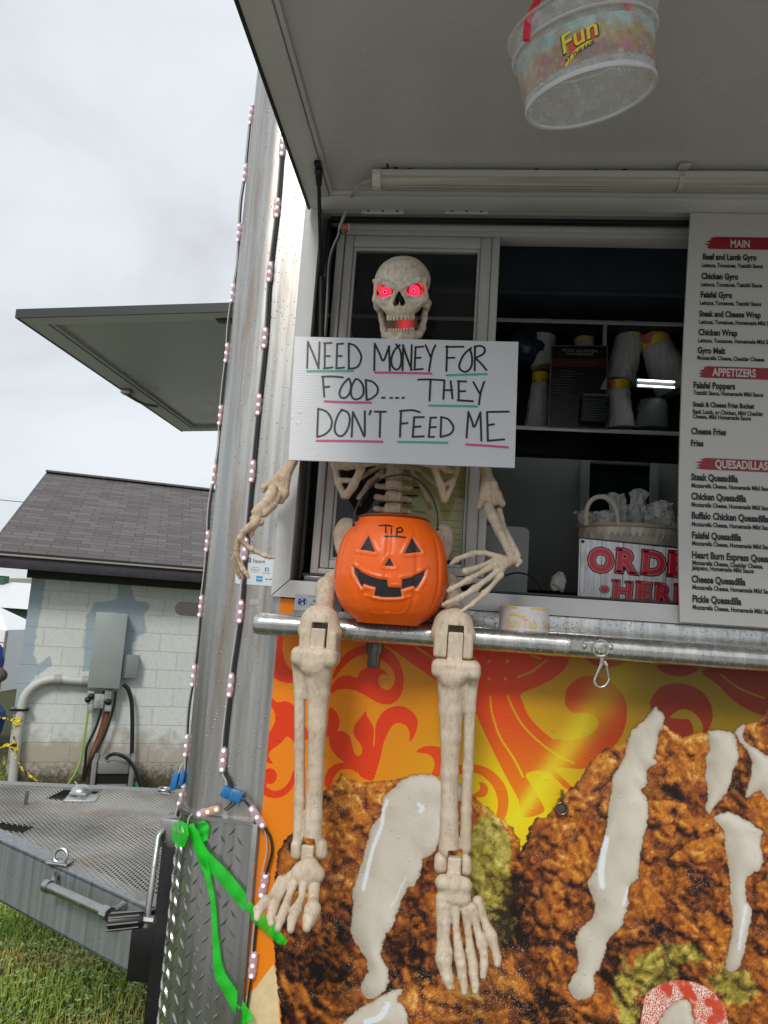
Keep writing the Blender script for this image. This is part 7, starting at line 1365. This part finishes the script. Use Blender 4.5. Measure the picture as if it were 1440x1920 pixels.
for xx, yy in zip(x, y):
    zz_ = float(gz_(xx, yy))+rs.uniform(.012, .04); tn = rs.rand()
    for k in range(3):
        a = k*2.09+rs.uniform(0, 6.28); r_ = rs.uniform(.006, .011); n0 = len(V3); ca, sa = math.cos(a), math.sin(a); t_ = rs.uniform(-.4, .6)
        for (u, v_2) in ((0, 0), (.6, -.55), (1.1, -.35), (1.15, .3), (.6, .55)): V3.append((xx+r_*(u*ca-v_2*sa), yy+r_*(u*sa+v_2*ca), zz_+r_*u*t_)); A3.append(tn)
        F3.append(tuple(range(n0, n0+5)))
cm_, nt, b = new_mat('clover_leaves'); at_ = nd(nt, 'ShaderNodeAttribute', attribute_name='tone').outputs['Fac']; lk(nt, ramp(nt, at_, [(0, (.11, .22, .03)), (.6, (.24, .38, .08)), (1, (.36, .47, .18))]), b.inputs['Base Color']); b.inputs['Roughness'].default_value = .45
o = mesh_obj('clover', V3, F3, cm_, smooth=False, attrs=dict(tone=A3)); tag(o, 'clover patches growing among the grass', 'clover', kind='stuff')
hx = np.linspace(-900, 900, 80); V3 = []; F3 = []
for j, (yy, s_) in enumerate(((160, 0), (200, .6), (260, 1), (420, .9), (700, 0))):
    for xx in hx: V3.append((xx, yy, -3+s_*(11+3.5*math.sin(xx*.011+1)+1.6*math.sin(xx*.043)+.6*math.sin(xx*.21))))
for j in range(4):
    for i in range(79): F3.append((j*80+i, j*80+i+1, (j+1)*80+i+1, (j+1)*80+i))
hm, nt, b = new_mat('wooded_hill'); f = noise(nt, pos(nt), .09, 6, .7); lk(nt, mixc(nt, f, (.13, .15, .12), (.24, .25, .19)), b.inputs['Base Color']); b.inputs['Roughness'].default_value = 1
tag(mesh_obj('hills', V3, F3, hm, smooth=True), 'distant grey-green wooded hill', 'hill', kind='structure')

# ================================================================ the block shed behind
PL0 = Wd(32, 1290, 7.6); PR0 = Wd(400, 1290, 8.2); ud = PR0-PL0; ud[2] = 0; ud /= np.linalg.norm(ud); ang_ = math.atan2(ud[1], ud[0]); nin = np.array((-ud[1], ud[0], 0))
gb0 = -.80; B0 = np.array((PL0[0], PL0[1], gb0))
SHD = thing('block_shed', 'whitewashed concrete block shed with brown shingle roof behind the trailer tongue', 'shed', tuple(B0)); SHD.rotation_euler = (0, 0, ang_); ORG[SHD] = np.zeros(3)
def BL(px, py, yk=0.0):
    """pixel -> shed coordinates on the plane yk behind its front wall"""
    r = ray(px, py); o = CAM-B0; t = (yk-o.dot(nin))/r.dot(nin); q = o+r*t; return np.array((q.dot(ud), q.dot(nin), q[2]))
ze = BL(200, 1092)[2]
WX, WZ = np.meshgrid(np.linspace(0, 7, 351), np.linspace(0, ze+.1, 131)); n2, n1 = WX.shape[1], WX.shape[0]
def onw(l): return np.array([BL(a, b_)[[0, 2]] for a, b_ in l])
dB = np.minimum(poly_sdf(WX.ravel(), WZ.ravel(), onw([(15, 1060), (88, 1075), (81, 1120), (75, 1153), (66, 1196), (63, 1240), (67, 1232), (71, 1247), (95, 1229), (98, 1245), (82, 1258), (62, 1273), (45, 1300), (35, 1330), (30, 1368), (0, 1368), (10, 1240)]), .3),
 poly_sdf(WX.ravel(), WZ.ravel(), onw([(220, 1092), (244, 1095), (254, 1126), (278, 1129), (281, 1141), (269, 1153), (276, 1184), (260, 1193), (247, 1211), (250, 1250), (255, 1262), (230, 1265), (155, 1258), (156, 1240), (159, 1196), (162, 1153), (171, 1144), (177, 1129), (214, 1126), (221, 1117)]), .3))
wm2, nt, b = new_mat('painted_blocks'); q = objc(nt); br = nd(nt, 'ShaderNodeTexBrick'); lk(nt, mapped(nt, q, (1, 1, 1), (.1, 0, 0), (R(90), 0, 0)), br.inputs['Vector'])
mq = nd(nt, 'ShaderNodeMapping'); lk(nt, q, mq.inputs[0]); sq = nd(nt, 'ShaderNodeSeparateXYZ'); lk(nt, q, sq.inputs[0]); cb = nd(nt, 'ShaderNodeCombineXYZ'); lk(nt, sq.outputs[0], cb.inputs[0]); lk(nt, sq.outputs[2], cb.inputs[1]); wob_ = nd(nt, 'ShaderNodeVectorMath', operation='MULTIPLY_ADD'); nzz = nd(nt, 'ShaderNodeTexNoise', i_Scale=9.0, i_Detail=3.0); lk(nt, q, nzz.inputs['Vector']); lk(nt, nzz.outputs['Color'], wob_.inputs[0]); wob_.inputs[1].default_value = (.012, .012, 0); lk(nt, cb.outputs[0], wob_.inputs[2]); lk(nt, wob_.outputs[0], br.inputs['Vector'])
br.inputs['Scale'].default_value = 1; br.inputs['Brick Width'].default_value = .4; br.inputs['Row Height'].default_value = .2; br.inputs['Mortar Size'].default_value = .007; br.inputs['Mortar Smooth'].default_value = .4; br.offset = .5
br.inputs['Color1'].default_value = (.64, .665, .635, 1); br.inputs['Color2'].default_value = (.60, .625, .60, 1); br.inputs['Mortar'].default_value = (.52, .54, .52, 1)
f1 = noise(nt, q, 5, 5, .6); f2 = noise(nt, q, 22, 5, .65)
c = mixc(nt, math_n(nt, 'MULTIPLY', ramp(nt, f2, [(.45, 0), (.7, 1)]), .35), br.outputs['Color'], (.40, .41, .37))
at_ = nd(nt, 'ShaderNodeAttribute', attribute_name='blue').outputs['Fac']; wv2 = math_n(nt, 'MULTIPLY', math_n(nt, 'SUBTRACT', f2, .5), .10)
c = mixc(nt, math_n(nt, 'MULTIPLY', step(nt, math_n(nt, 'ADD', at_, wv2), .006, -.006), .85), c, mixc(nt, f1, (.26, .34, .39), (.33, .41, .46)))
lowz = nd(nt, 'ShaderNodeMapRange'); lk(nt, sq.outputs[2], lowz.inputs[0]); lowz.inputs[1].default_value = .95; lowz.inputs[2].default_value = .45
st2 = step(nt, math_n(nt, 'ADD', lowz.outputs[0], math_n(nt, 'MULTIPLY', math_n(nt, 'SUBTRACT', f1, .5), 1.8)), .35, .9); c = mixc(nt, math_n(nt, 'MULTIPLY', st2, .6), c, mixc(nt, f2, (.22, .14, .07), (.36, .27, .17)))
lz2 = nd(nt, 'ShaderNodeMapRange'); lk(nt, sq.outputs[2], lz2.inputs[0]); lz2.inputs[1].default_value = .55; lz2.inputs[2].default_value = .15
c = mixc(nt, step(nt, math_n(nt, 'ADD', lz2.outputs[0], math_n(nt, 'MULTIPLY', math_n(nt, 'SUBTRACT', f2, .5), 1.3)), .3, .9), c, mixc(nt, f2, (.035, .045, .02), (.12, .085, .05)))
lk(nt, c, b.inputs['Base Color']); b.inputs['Roughness'].default_value = .8; bump(nt, b, math_n(nt, 'ADD', math_n(nt, 'MULTIPLY', br.outputs['Fac'], -1.0), math_n(nt, 'MULTIPLY', f2, .5)), .5, .008)
V3 = np.stack([WX.ravel(), 0*WX.ravel(), WZ.ravel()], 1); I_ = np.arange(n1*n2).reshape(n1, n2)
fw_ = mesh_obj('front_wall', V3, np.stack([I_[:-1, :-1].ravel(), I_[:-1, 1:].ravel(), I_[1:, 1:].ravel(), I_[1:, :-1].ravel()], 1), wm2, SHD, smooth=True, attrs=dict(blue=dB))
m = MB(); run, ov = 2.7, .42; zr = BL(200, 897, run)[2]; zev = BL(200, 1049, -ov)[2]
m.prism([(0, .002, 0), (0, 2*run, 0), (0, 2*run, ze), (0, run, zr-.12), (0, .002, ze)], (.18, 0, 0)); m.prism([(6.82, .002, 0), (6.82, 2*run, 0), (6.82, 2*run, ze), (6.82, run, zr-.12), (6.82, .002, ze)], (.18, 0, 0)); m.box((.18, 2*run-.2, 0), (6.82, 2*run, ze)); m.build('side_wall', plain('block_side', (.34, .40, .44), .8, 0, .1, 6), SHD, smooth=False)
x_l = BL(88, 884, run)[0]; x_r = 7.6
sm, nt, b = new_mat('asphalt_shingles'); q = objc(nt); b2 = nd(nt, 'ShaderNodeTexBrick'); lk(nt, q, b2.inputs['Vector']); b2.inputs['Scale'].default_value = 1; b2.inputs['Brick Width'].default_value = .27; b2.inputs['Row Height'].default_value = .105; b2.inputs['Mortar Size'].default_value = .006; b2.inputs['Mortar Smooth'].default_value = .3; b2.inputs['Bias'].default_value = 0
b2.inputs['Color1'].default_value = (.075, .068, .072, 1); b2.inputs['Color2'].default_value = (.150, .138, .142, 1); b2.inputs['Mortar'].default_value = (.035, .032, .032, 1); b2.offset = .37; b2.offset_frequency = 2
c = mixc(nt, noise(nt, q, 180, 2), (.6, .6, .6), (1.35, 1.35, 1.35)); c = mixc(nt, 1.0, b2.outputs['Color'], c, 'MULTIPLY'); c = mixc(nt, math_n(nt, 'MULTIPLY', noise(nt, q, 1.3, 3), .5), c, (.12, .10, .09)); lk(nt, c, b.inputs['Base Color']); b.inputs['Roughness'].default_value = .75
sy2 = nd(nt, 'ShaderNodeSeparateXYZ'); lk(nt, q, sy2.inputs[0]); saw = math_n(nt, 'FRACT', math_n(nt, 'DIVIDE', sy2.outputs[1], .105)); bump(nt, b, math_n(nt, 'ADD', math_n(nt, 'MULTIPLY', saw, -1.0), math_n(nt, 'MULTIPLY', b2.outputs['Fac'], -.5)), .6, .012)
Ls = math.hypot(run+ov, zr-zev); pit = math.atan2(zr-zev, run+ov)
for s_ in (0, 1):
    o = mesh_obj('roof', [(x_l, 0, 0), (x_r, 0, 0), (x_r, Ls, 0), (x_l, Ls, 0), (x_l, 0, -.03), (x_r, 0, -.03), (x_r, Ls, -.03), (x_l, Ls, -.03)], [(0, 1, 2, 3), (7, 6, 5, 4), (0, 4, 5, 1), (2, 6, 7, 3), (0, 3, 7, 4), (1, 5, 6, 2)], sm, SHD)
    o.location = (0, -ov, zev) if not s_ else (x_l+x_r, 2*run+ov, zev); o.rotation_euler = (pit, 0, 0) if not s_ else (pit, 0, math.pi)
m = MB(); m.box((x_l, run-.12, zr-.02), (x_r, run+.12, zr+.012), .008); m.build('ridge_cap', sm, SHD)
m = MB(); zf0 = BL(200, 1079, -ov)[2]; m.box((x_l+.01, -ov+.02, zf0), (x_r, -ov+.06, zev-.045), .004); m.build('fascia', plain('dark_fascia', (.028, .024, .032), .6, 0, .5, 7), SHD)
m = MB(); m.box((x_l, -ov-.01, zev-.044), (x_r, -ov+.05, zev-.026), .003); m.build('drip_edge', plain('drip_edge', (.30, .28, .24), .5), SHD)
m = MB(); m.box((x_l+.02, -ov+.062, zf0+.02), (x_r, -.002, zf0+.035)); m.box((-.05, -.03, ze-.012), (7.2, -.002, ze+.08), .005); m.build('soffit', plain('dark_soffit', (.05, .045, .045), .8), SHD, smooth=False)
m = MB()
for t in np.linspace(0, 1, 2): pass
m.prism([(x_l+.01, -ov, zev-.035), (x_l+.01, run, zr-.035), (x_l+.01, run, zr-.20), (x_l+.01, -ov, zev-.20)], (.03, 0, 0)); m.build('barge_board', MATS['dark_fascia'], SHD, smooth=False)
# things fixed on the shed wall, in its own coordinates
def shed_thing(name, label, cat, at_px, group=None, yk=-.05):
    l = BL(*at_px, yk); w_ = B0+ud*l[0]+nin*l[1]+np.array((0, 0, l[2])); T_ = thing(name, label, cat, tuple(w_), group); T_.rotation_euler = (0, 0, ang_); ORG[T_] = l; return T_
T_ = shed_thing('electrical_cabinet', 'tall grey metal electrical cabinet on the block shed wall', 'electrical box', (195, 1290))
a = BL(177, 1149, -.16); c = BL(227, 1290, -.16); x0, x1 = BL(165, 1290, -.16)[0], BL(233, 1200, -.16)[0]
cabm = plain('cabinet_grey', (.30, .34, .33), .45, .1, .04, 5)
m = MB(); m.box((x0, -.15, c[2]), (x1, -.002, a[2]), .006); m.build('case', cabm, T_); m = MB(); m.box((x0-.008, -.164, c[2]-.008), (x1+.008, -.151, a[2]+.012), .005); m.box(((x0+x1)/2-.05, -.155, a[2]+.0125), ((x0+x1)/2+.05, -.13, a[2]+.02), .003); m.build('door', cabm, T_)
T_ = shed_thing('junction_box', 'small dark grey junction box to the right of the tall cabinet', 'electrical box', (244, 1270))
a = BL(233, 1228, -.1); c = BL(256, 1271, -.1); m = MB(); m.box((a[0], -.1, c[2]), (c[0], -.002, a[2]), .012); m.build('case', plain('jbox_grey', (.17, .19, .20), .4), T_); m = MB(); m.box((a[0]-.006, -.108, c[2]-.004), (c[0]+.006, -.1005, a[2]+.006), .004); m.build('lid', plain('jbox_lid', (.21, .23, .24), .4), T_)
T_ = shed_thing('conduit', 'thick pale plastic conduit curving down the shed wall from the cabinet', 'pipe', (30, 1465))
cp = [BL(a, b_, -.07) for a, b_ in ((168, 1277), (140, 1276), (110, 1273), (88, 1275), (66, 1284), (50, 1300), (42, 1318), (39, 1335), (35, 1360), (30, 1400), (26, 1440), (22, 1480))]
m = MB(); m.tube(cp, .045, 14, smooth=4); m.build('pipe', plain('conduit_pvc', (.50, .50, .47), .45, 0, .08, 8), T_)
m = MB(); m.tube([BL(102, 1274, -.07), BL(116, 1274, -.07)], .052, 14); m.tube([BL(154, 1277, -.07), BL(166, 1277, -.07)], .052, 14); m.build('coupling', plain('coupling_grey', (.33, .32, .31), .5), T_)
p = BL(37, 1330, -.07); m = MB(); m.box(p+np.array((-.09, -.05, -.012)), p+np.array((.09, .06, .012)), .004); m.build('strap', M_BLKMET, T_)
T_ = shed_thing('outlet_fittings', 'cluster of outlet boxes and plugs hanging under the cabinet', 'outlets', (195, 1330)); m = MB()
for (x_, y_, w_, h_) in ((171, 1299, 12, 8), (186, 1314, 17, 26), (203, 1303, 12, 20), (203, 1327, 12, 12), (170, 1328, 8, 16)): q = BL(x_, y_, -.09); m.box(q+np.array((-w_*.5, -6, -h_*.5))*.0058, q+np.array((w_*.5, 6, h_*.5))*.0058, .006)
m.build('boxes', plain('fitting_grey', (.32, .33, .32), .5, 0, .5, 9), T_); m = MB()
for (x_, y_) in ((171, 1306), (203, 1316), (165, 1312)): m.ball(BL(x_, y_, -.12), .035, 10, 6)
m.build('plugs', M_BLACK, T_)
def hose(label, pts, rad, mat, name='hose', yk=-.1, cat='hose'):
    P = [BL(a, b_, yk if len(q) < 1 else q[0]) for a, b_, *q in pts]; m = MB(); m.tube(P, rad, 8, smooth=5); T_ = shed_thing(name, label, cat, pts[-1][:2]); m.build('line', mat, T_); return T_
hose('bright green garden hose hanging left of the cabinet cables', [(166, 1318), (163, 1350), (157, 1390), (150, 1430), (138, 1455), (128, 1470)], .012, plain('hose_green', (.25, .45, .08), .4))
hose('thin black cable running down beneath the cabinet, left one', [(194, 1296), (190, 1330), (178, 1368), (163, 1400), (160, 1430), (155, 1462)], .014, M_BLACK, 'cable', cat='cable')
hose('thin black cable running down beneath the cabinet, right one', [(217, 1296), (212, 1330), (196, 1378), (176, 1415), (163, 1440), (158, 1465)], .014, M_BLACK, 'cable', cat='cable')
hose('rust-coloured pipe behind the black cables under the cabinet', [(203, 1330), (196, 1352), (187, 1380), (172, 1420), (165, 1450)], .03, plain('rusty_pipe', (.26, .09, .045), .7, 0, .3, 30), 'pipe', -.03, 'pipe')
hose('thick black hose dropping from the junction box to the reel', [(231, 1283), (240, 1292), (246, 1312), (248, 1340), (248, 1380), (247, 1422)], .022, M_BLACK)
hose('black hose arching over the grey reel box', [(198, 1424, -.55), (206, 1416, -.55), (220, 1414, -.6), (240, 1424, -.6), (255, 1445, -.6), (266, 1478, -.6)], .018, M_BLACK)
T_ = shed_thing('hose_reel_box', 'grey plastic hose reel box with a dark slot at the foot of the shed wall', 'hose reel', (210, 1480), yk=-.4)
a = BL(173, 1426, -.55); c = BL(246, 1500, -.55); gp_ = plain('reel_grey', (.20, .205, .20), .5, 0, .06, 8); m = MB(); m.box((a[0], -.55, c[2]-.1), (a[0]+.05, -.15, a[2]), .015); m.box((c[0]-.05, -.55, c[2]-.1), (c[0], -.15, a[2]), .015); m.box((a[0]+.051, -.53, a[2]-.14), (c[0]-.051, -.15, a[2]-.01), .02); m.box((a[0]+.051, -.53, c[2]-.1), (c[0]-.051, -.15, a[2]-.24), .02); m.build('body', gp_, T_); m = MB(); m.box((a[0]+.051, -.50, a[2]-.238), (c[0]-.051, -.2, a[2]-.142)); m.build('slot', M_BLACK, T_, smooth=False)
q = BL(257, 1466, -.45); m = MB(); m.tube([q+np.array((-.03, 0, .09)), q+np.array((.06, 0, -.12))], .035, 10); tag(m.build('green_nozzle', plain('nozzle_green', (.02, .30, .12), .35), None, org=tuple(B0+ud*q[0]+nin*q[1]+np.array((0, 0, q[2]-.1)))), 'green plastic nozzle leaning beside the grey reel box', 'nozzle')
no = bpy.data.objects['green_nozzle']; no.rotation_euler = (0, 0, ang_)
for v in no.data.vertices: v.co = Vector((np.array(v.co)+ORG[no])-q)
T_ = shed_thing('caution_tape', 'yellow and black caution tape tied round the conduit and trailing to the grass', 'caution tape', (60, 1470)); ct, nt, b = new_mat('yellow_caution_film'); g = noise(nt, objc(nt), 26, 2); lk(nt, mixc(nt, step(nt, g, .52, .56), (.80, .62, .03), (.04, .035, .01)), b.inputs['Base Color']); b.inputs['Roughness'].default_value = .4
rs = random.Random(2)
def tape(pts, w_, n=6):
    P = crom([BL(a, b_, -.13) for a, b_ in pts], n); m = MB(); L_, R_ = [], []
    for i, q in enumerate(P): a = rs.uniform(-1, 1); d_ = np.array((math.sin(a)*.5, rs.uniform(-.4, .4), math.cos(a)))*w_; L_.append(q-d_); R_.append(q+d_)
    k = len(P); m.add(L_+R_, [(i, i+1, k+i+1, k+i) for i in range(k-1)]); m.build('strip', ct, T_, smooth=False)
tape([(-15, 1342), (5, 1346), (22, 1350), (40, 1352), (30, 1358), (24, 1372), (28, 1392)], .010); tape([(-10, 1408), (8, 1398), (18, 1396), (34, 1402), (28, 1410), (34, 1430), (45, 1446), (58, 1456), (68, 1462), (76, 1475)], .017, 8); tape([(22, 1350), (40, 1348), (24, 1356), (40, 1358)], .016, 4); tape([(14, 1398), (34, 1396), (20, 1404), (34, 1406)], .016, 4)
# ---- beyond the shed on the left
def lump(name, label, cat, px, py, d, r, mat, seed, sc=(1, 1, 1)):
    c = Wd(px, py, d); m = MB(); m.ball((0, 0, 0), r, 22, 14, sc); P = np.array(m.v); rr = np.random.RandomState(seed); k = rr.normal(0, 1, (10, 3)); ph = rr.uniform(0, 6, 10); P = P*(1+.06*sum(np.sin((P/r) @ (k[i]*2.2)+ph[i]) for i in range(10))[:, None]); return tag(mesh_obj(name, P+c, m.f, mat, None, org=tuple(c-np.array((0, 0, r*sc[2]))), smooth=False), label, cat)
tm = plain('blue_tarp', (.015, .05, .36), .4, 0, .4, 9)
lump('tarp_bundle', 'crumpled blue tarp at the left end of the shed, upper bundle', 'tarp', -27, 1238, 9.6, .24, tm, 1, (1.1, 1, .8)); lump('tarp_bundle', 'larger crumpled blue tarp at the left end of the shed, lower bundle', 'tarp', -40, 1345, 9.6, .34, tm, 2, (1, 1, 1.35)); lump('brown_bundle', 'brown weathered bundle between the two blue tarps', 'bundle', -13, 1268, 9.3, .14, plain('brown_bundle', (.13, .10, .085), .8, 0, .3, 20), 3, (1.2, 1, .75))
def canopy(px0, px1, ytop, yeave, ybot, d, label):
    A_ = Wd(px0, yeave, d); B_ = Wd(px1, yeave, d); zt2 = Wd(px0, ytop, d)[2]; zb2 = Wd(px0, ybot, d)[2]; w_ = B_[0]-A_[0]; T_ = thing('canopy_tent', label, 'tent', ((A_[0]+B_[0])/2, A_[1], zb2)); zz_ = min(A_[2], B_[2]); x0, x1, y0, y1 = A_[0], B_[0], A_[1], A_[1]+w_; wh = plain('tent_white', (.86, .87, .88), .6)
    m = MB(); ap = ((x0+x1)/2, (y0+y1)/2, zt2); c4_ = [(x0, y0, zz_), (x1, y0, zz_), (x1, y1, zz_), (x0, y1, zz_)]; m.add(c4_+[ap], [(0, 1, 4), (1, 2, 4), (2, 3, 4), (3, 0, 4)]); m.add(c4_+[(a, b_, zz_-.25) for a, b_, _ in c4_], [(i, i+4, (i+1) % 4+4, (i+1) % 4) for i in range(4)]); m.build('canopy', wh, T_, smooth=False)
    m = MB(); m.prism([(x1, y0+.02, zb2), (x1, y1, zb2), (x1, y1, zz_-.25), (x1, y0+.02, zz_-.25)], (-.01, 0, 0)); m.prism([(x0, y0+.03, zb2), (x1-.02, y0+.03, zb2), (x1-.02, y0+.03, zz_-.25), (x0, y0+.03, zz_-.25)], (0, .01, 0)); m.build('side_curtain', wh, T_, smooth=False)
    for x_ in (x0, x1):
        for y_ in (y0, y1): m = MB(); m.box((x_-.02, y_-.02, zb2-.3), (x_+.02, y_+.02, zz_-.02)); m.build('pole', M_STEEL, T_, smooth=False)
canopy(-110, 22, 1132, 1172, 1290, 15.0, 'white canopy tent beyond the left corner of the shed')
T_ = thing('barn', 'long white-roofed green barn far beyond the shed', 'barn', tuple(Wd(0, 1165, 42))); a = Wd(-140, 1125, 42); c = Wd(90, 1125, 42); zt2 = Wd(0, 1090, 46)[2]; zb2 = Wd(0, 1170, 42)[2]-.6
m = MB(); m.box((a[0], a[1], zb2), (c[0], a[1]+9, a[2]-.05)); m.build('wall', plain('barn_green', (.03, .10, .06), .6), T_, smooth=False)
m = MB(); m.prism([(a[0]-.5, a[1]-.5, a[2]-.1), (a[0]-.5, a[1]+4.5, zt2), (a[0]-.5, a[1]+9.5, a[2]-.1)], (c[0]-a[0]+1, 0, 0)); m.build('roof', plain('barn_roof_white', (.70, .72, .72), .5), T_, smooth=False)
q = Wd(3, 1090, 46); m = MB(); m.box(q+np.array((-.3, -.3, -.2)), q+np.array((.3, .3, .35))); m.build('cupola', MATS['barn_green'], T_, smooth=False); m = MB(); m.prism([q+np.array((-.4, -.4, .35)), q+np.array((.4, -.4, .35)), q+np.array((0, -.4, .6))], (0, .8, 0)); m.build('cupola_roof', MATS['barn_roof_white'], T_, smooth=False)
q0, q1 = Wd(-300, 905, 32), Wd(700, 985, 32); tag(MB().tube([lerp(q0, q1, t)-np.array((0, 0, .8*math.sin(math.pi*t)*.3)) for t in np.linspace(0, 1, 16)], .022, 6).build('power_line', plain('grey_wire', (.25, .25, .26), .6), None), 'thin power line crossing the sky left of the shed roof', 'wire')
# unseen pale gravel, added in front of the hatch to bounce light up
gv, nt, b = new_mat('bounce_gravel'); p = pos(nt); v1 = voro(nt, p, 45, 'F1', 'Color'); lk(nt, mixc(nt, .35, mixc(nt, noise(nt, p, 2, 3), (.27, .26, .24), (.36, .345, .315)), v1), b.inputs['Base Color']); b.inputs['Roughness'].default_value = .85; bump(nt, b, voro(nt, p, 45), .8, .02)
px_ = np.linspace(-14, 14, 57); py_ = np.linspace(-9, -1.25, 20); A_, B_ = np.meshgrid(px_, py_); B_ = B_+np.where(B_ > -1.3, .12*np.sin(A_*2.1)+.07*np.sin(A_*5.3), 0); I_ = np.arange(A_.size).reshape(A_.shape)
tag(mesh_obj('path', np.stack([A_.ravel(), B_.ravel(), gz_(A_, B_).ravel()+.03], 1), np.stack([I_[:-1, :-1].ravel(), I_[:-1, 1:].ravel(), I_[1:, 1:].ravel(), I_[1:, :-1].ravel()], 1), gv, smooth=True), 'unseen pale gravel path added in front of the trailer to bounce light', 'path', kind='structure')
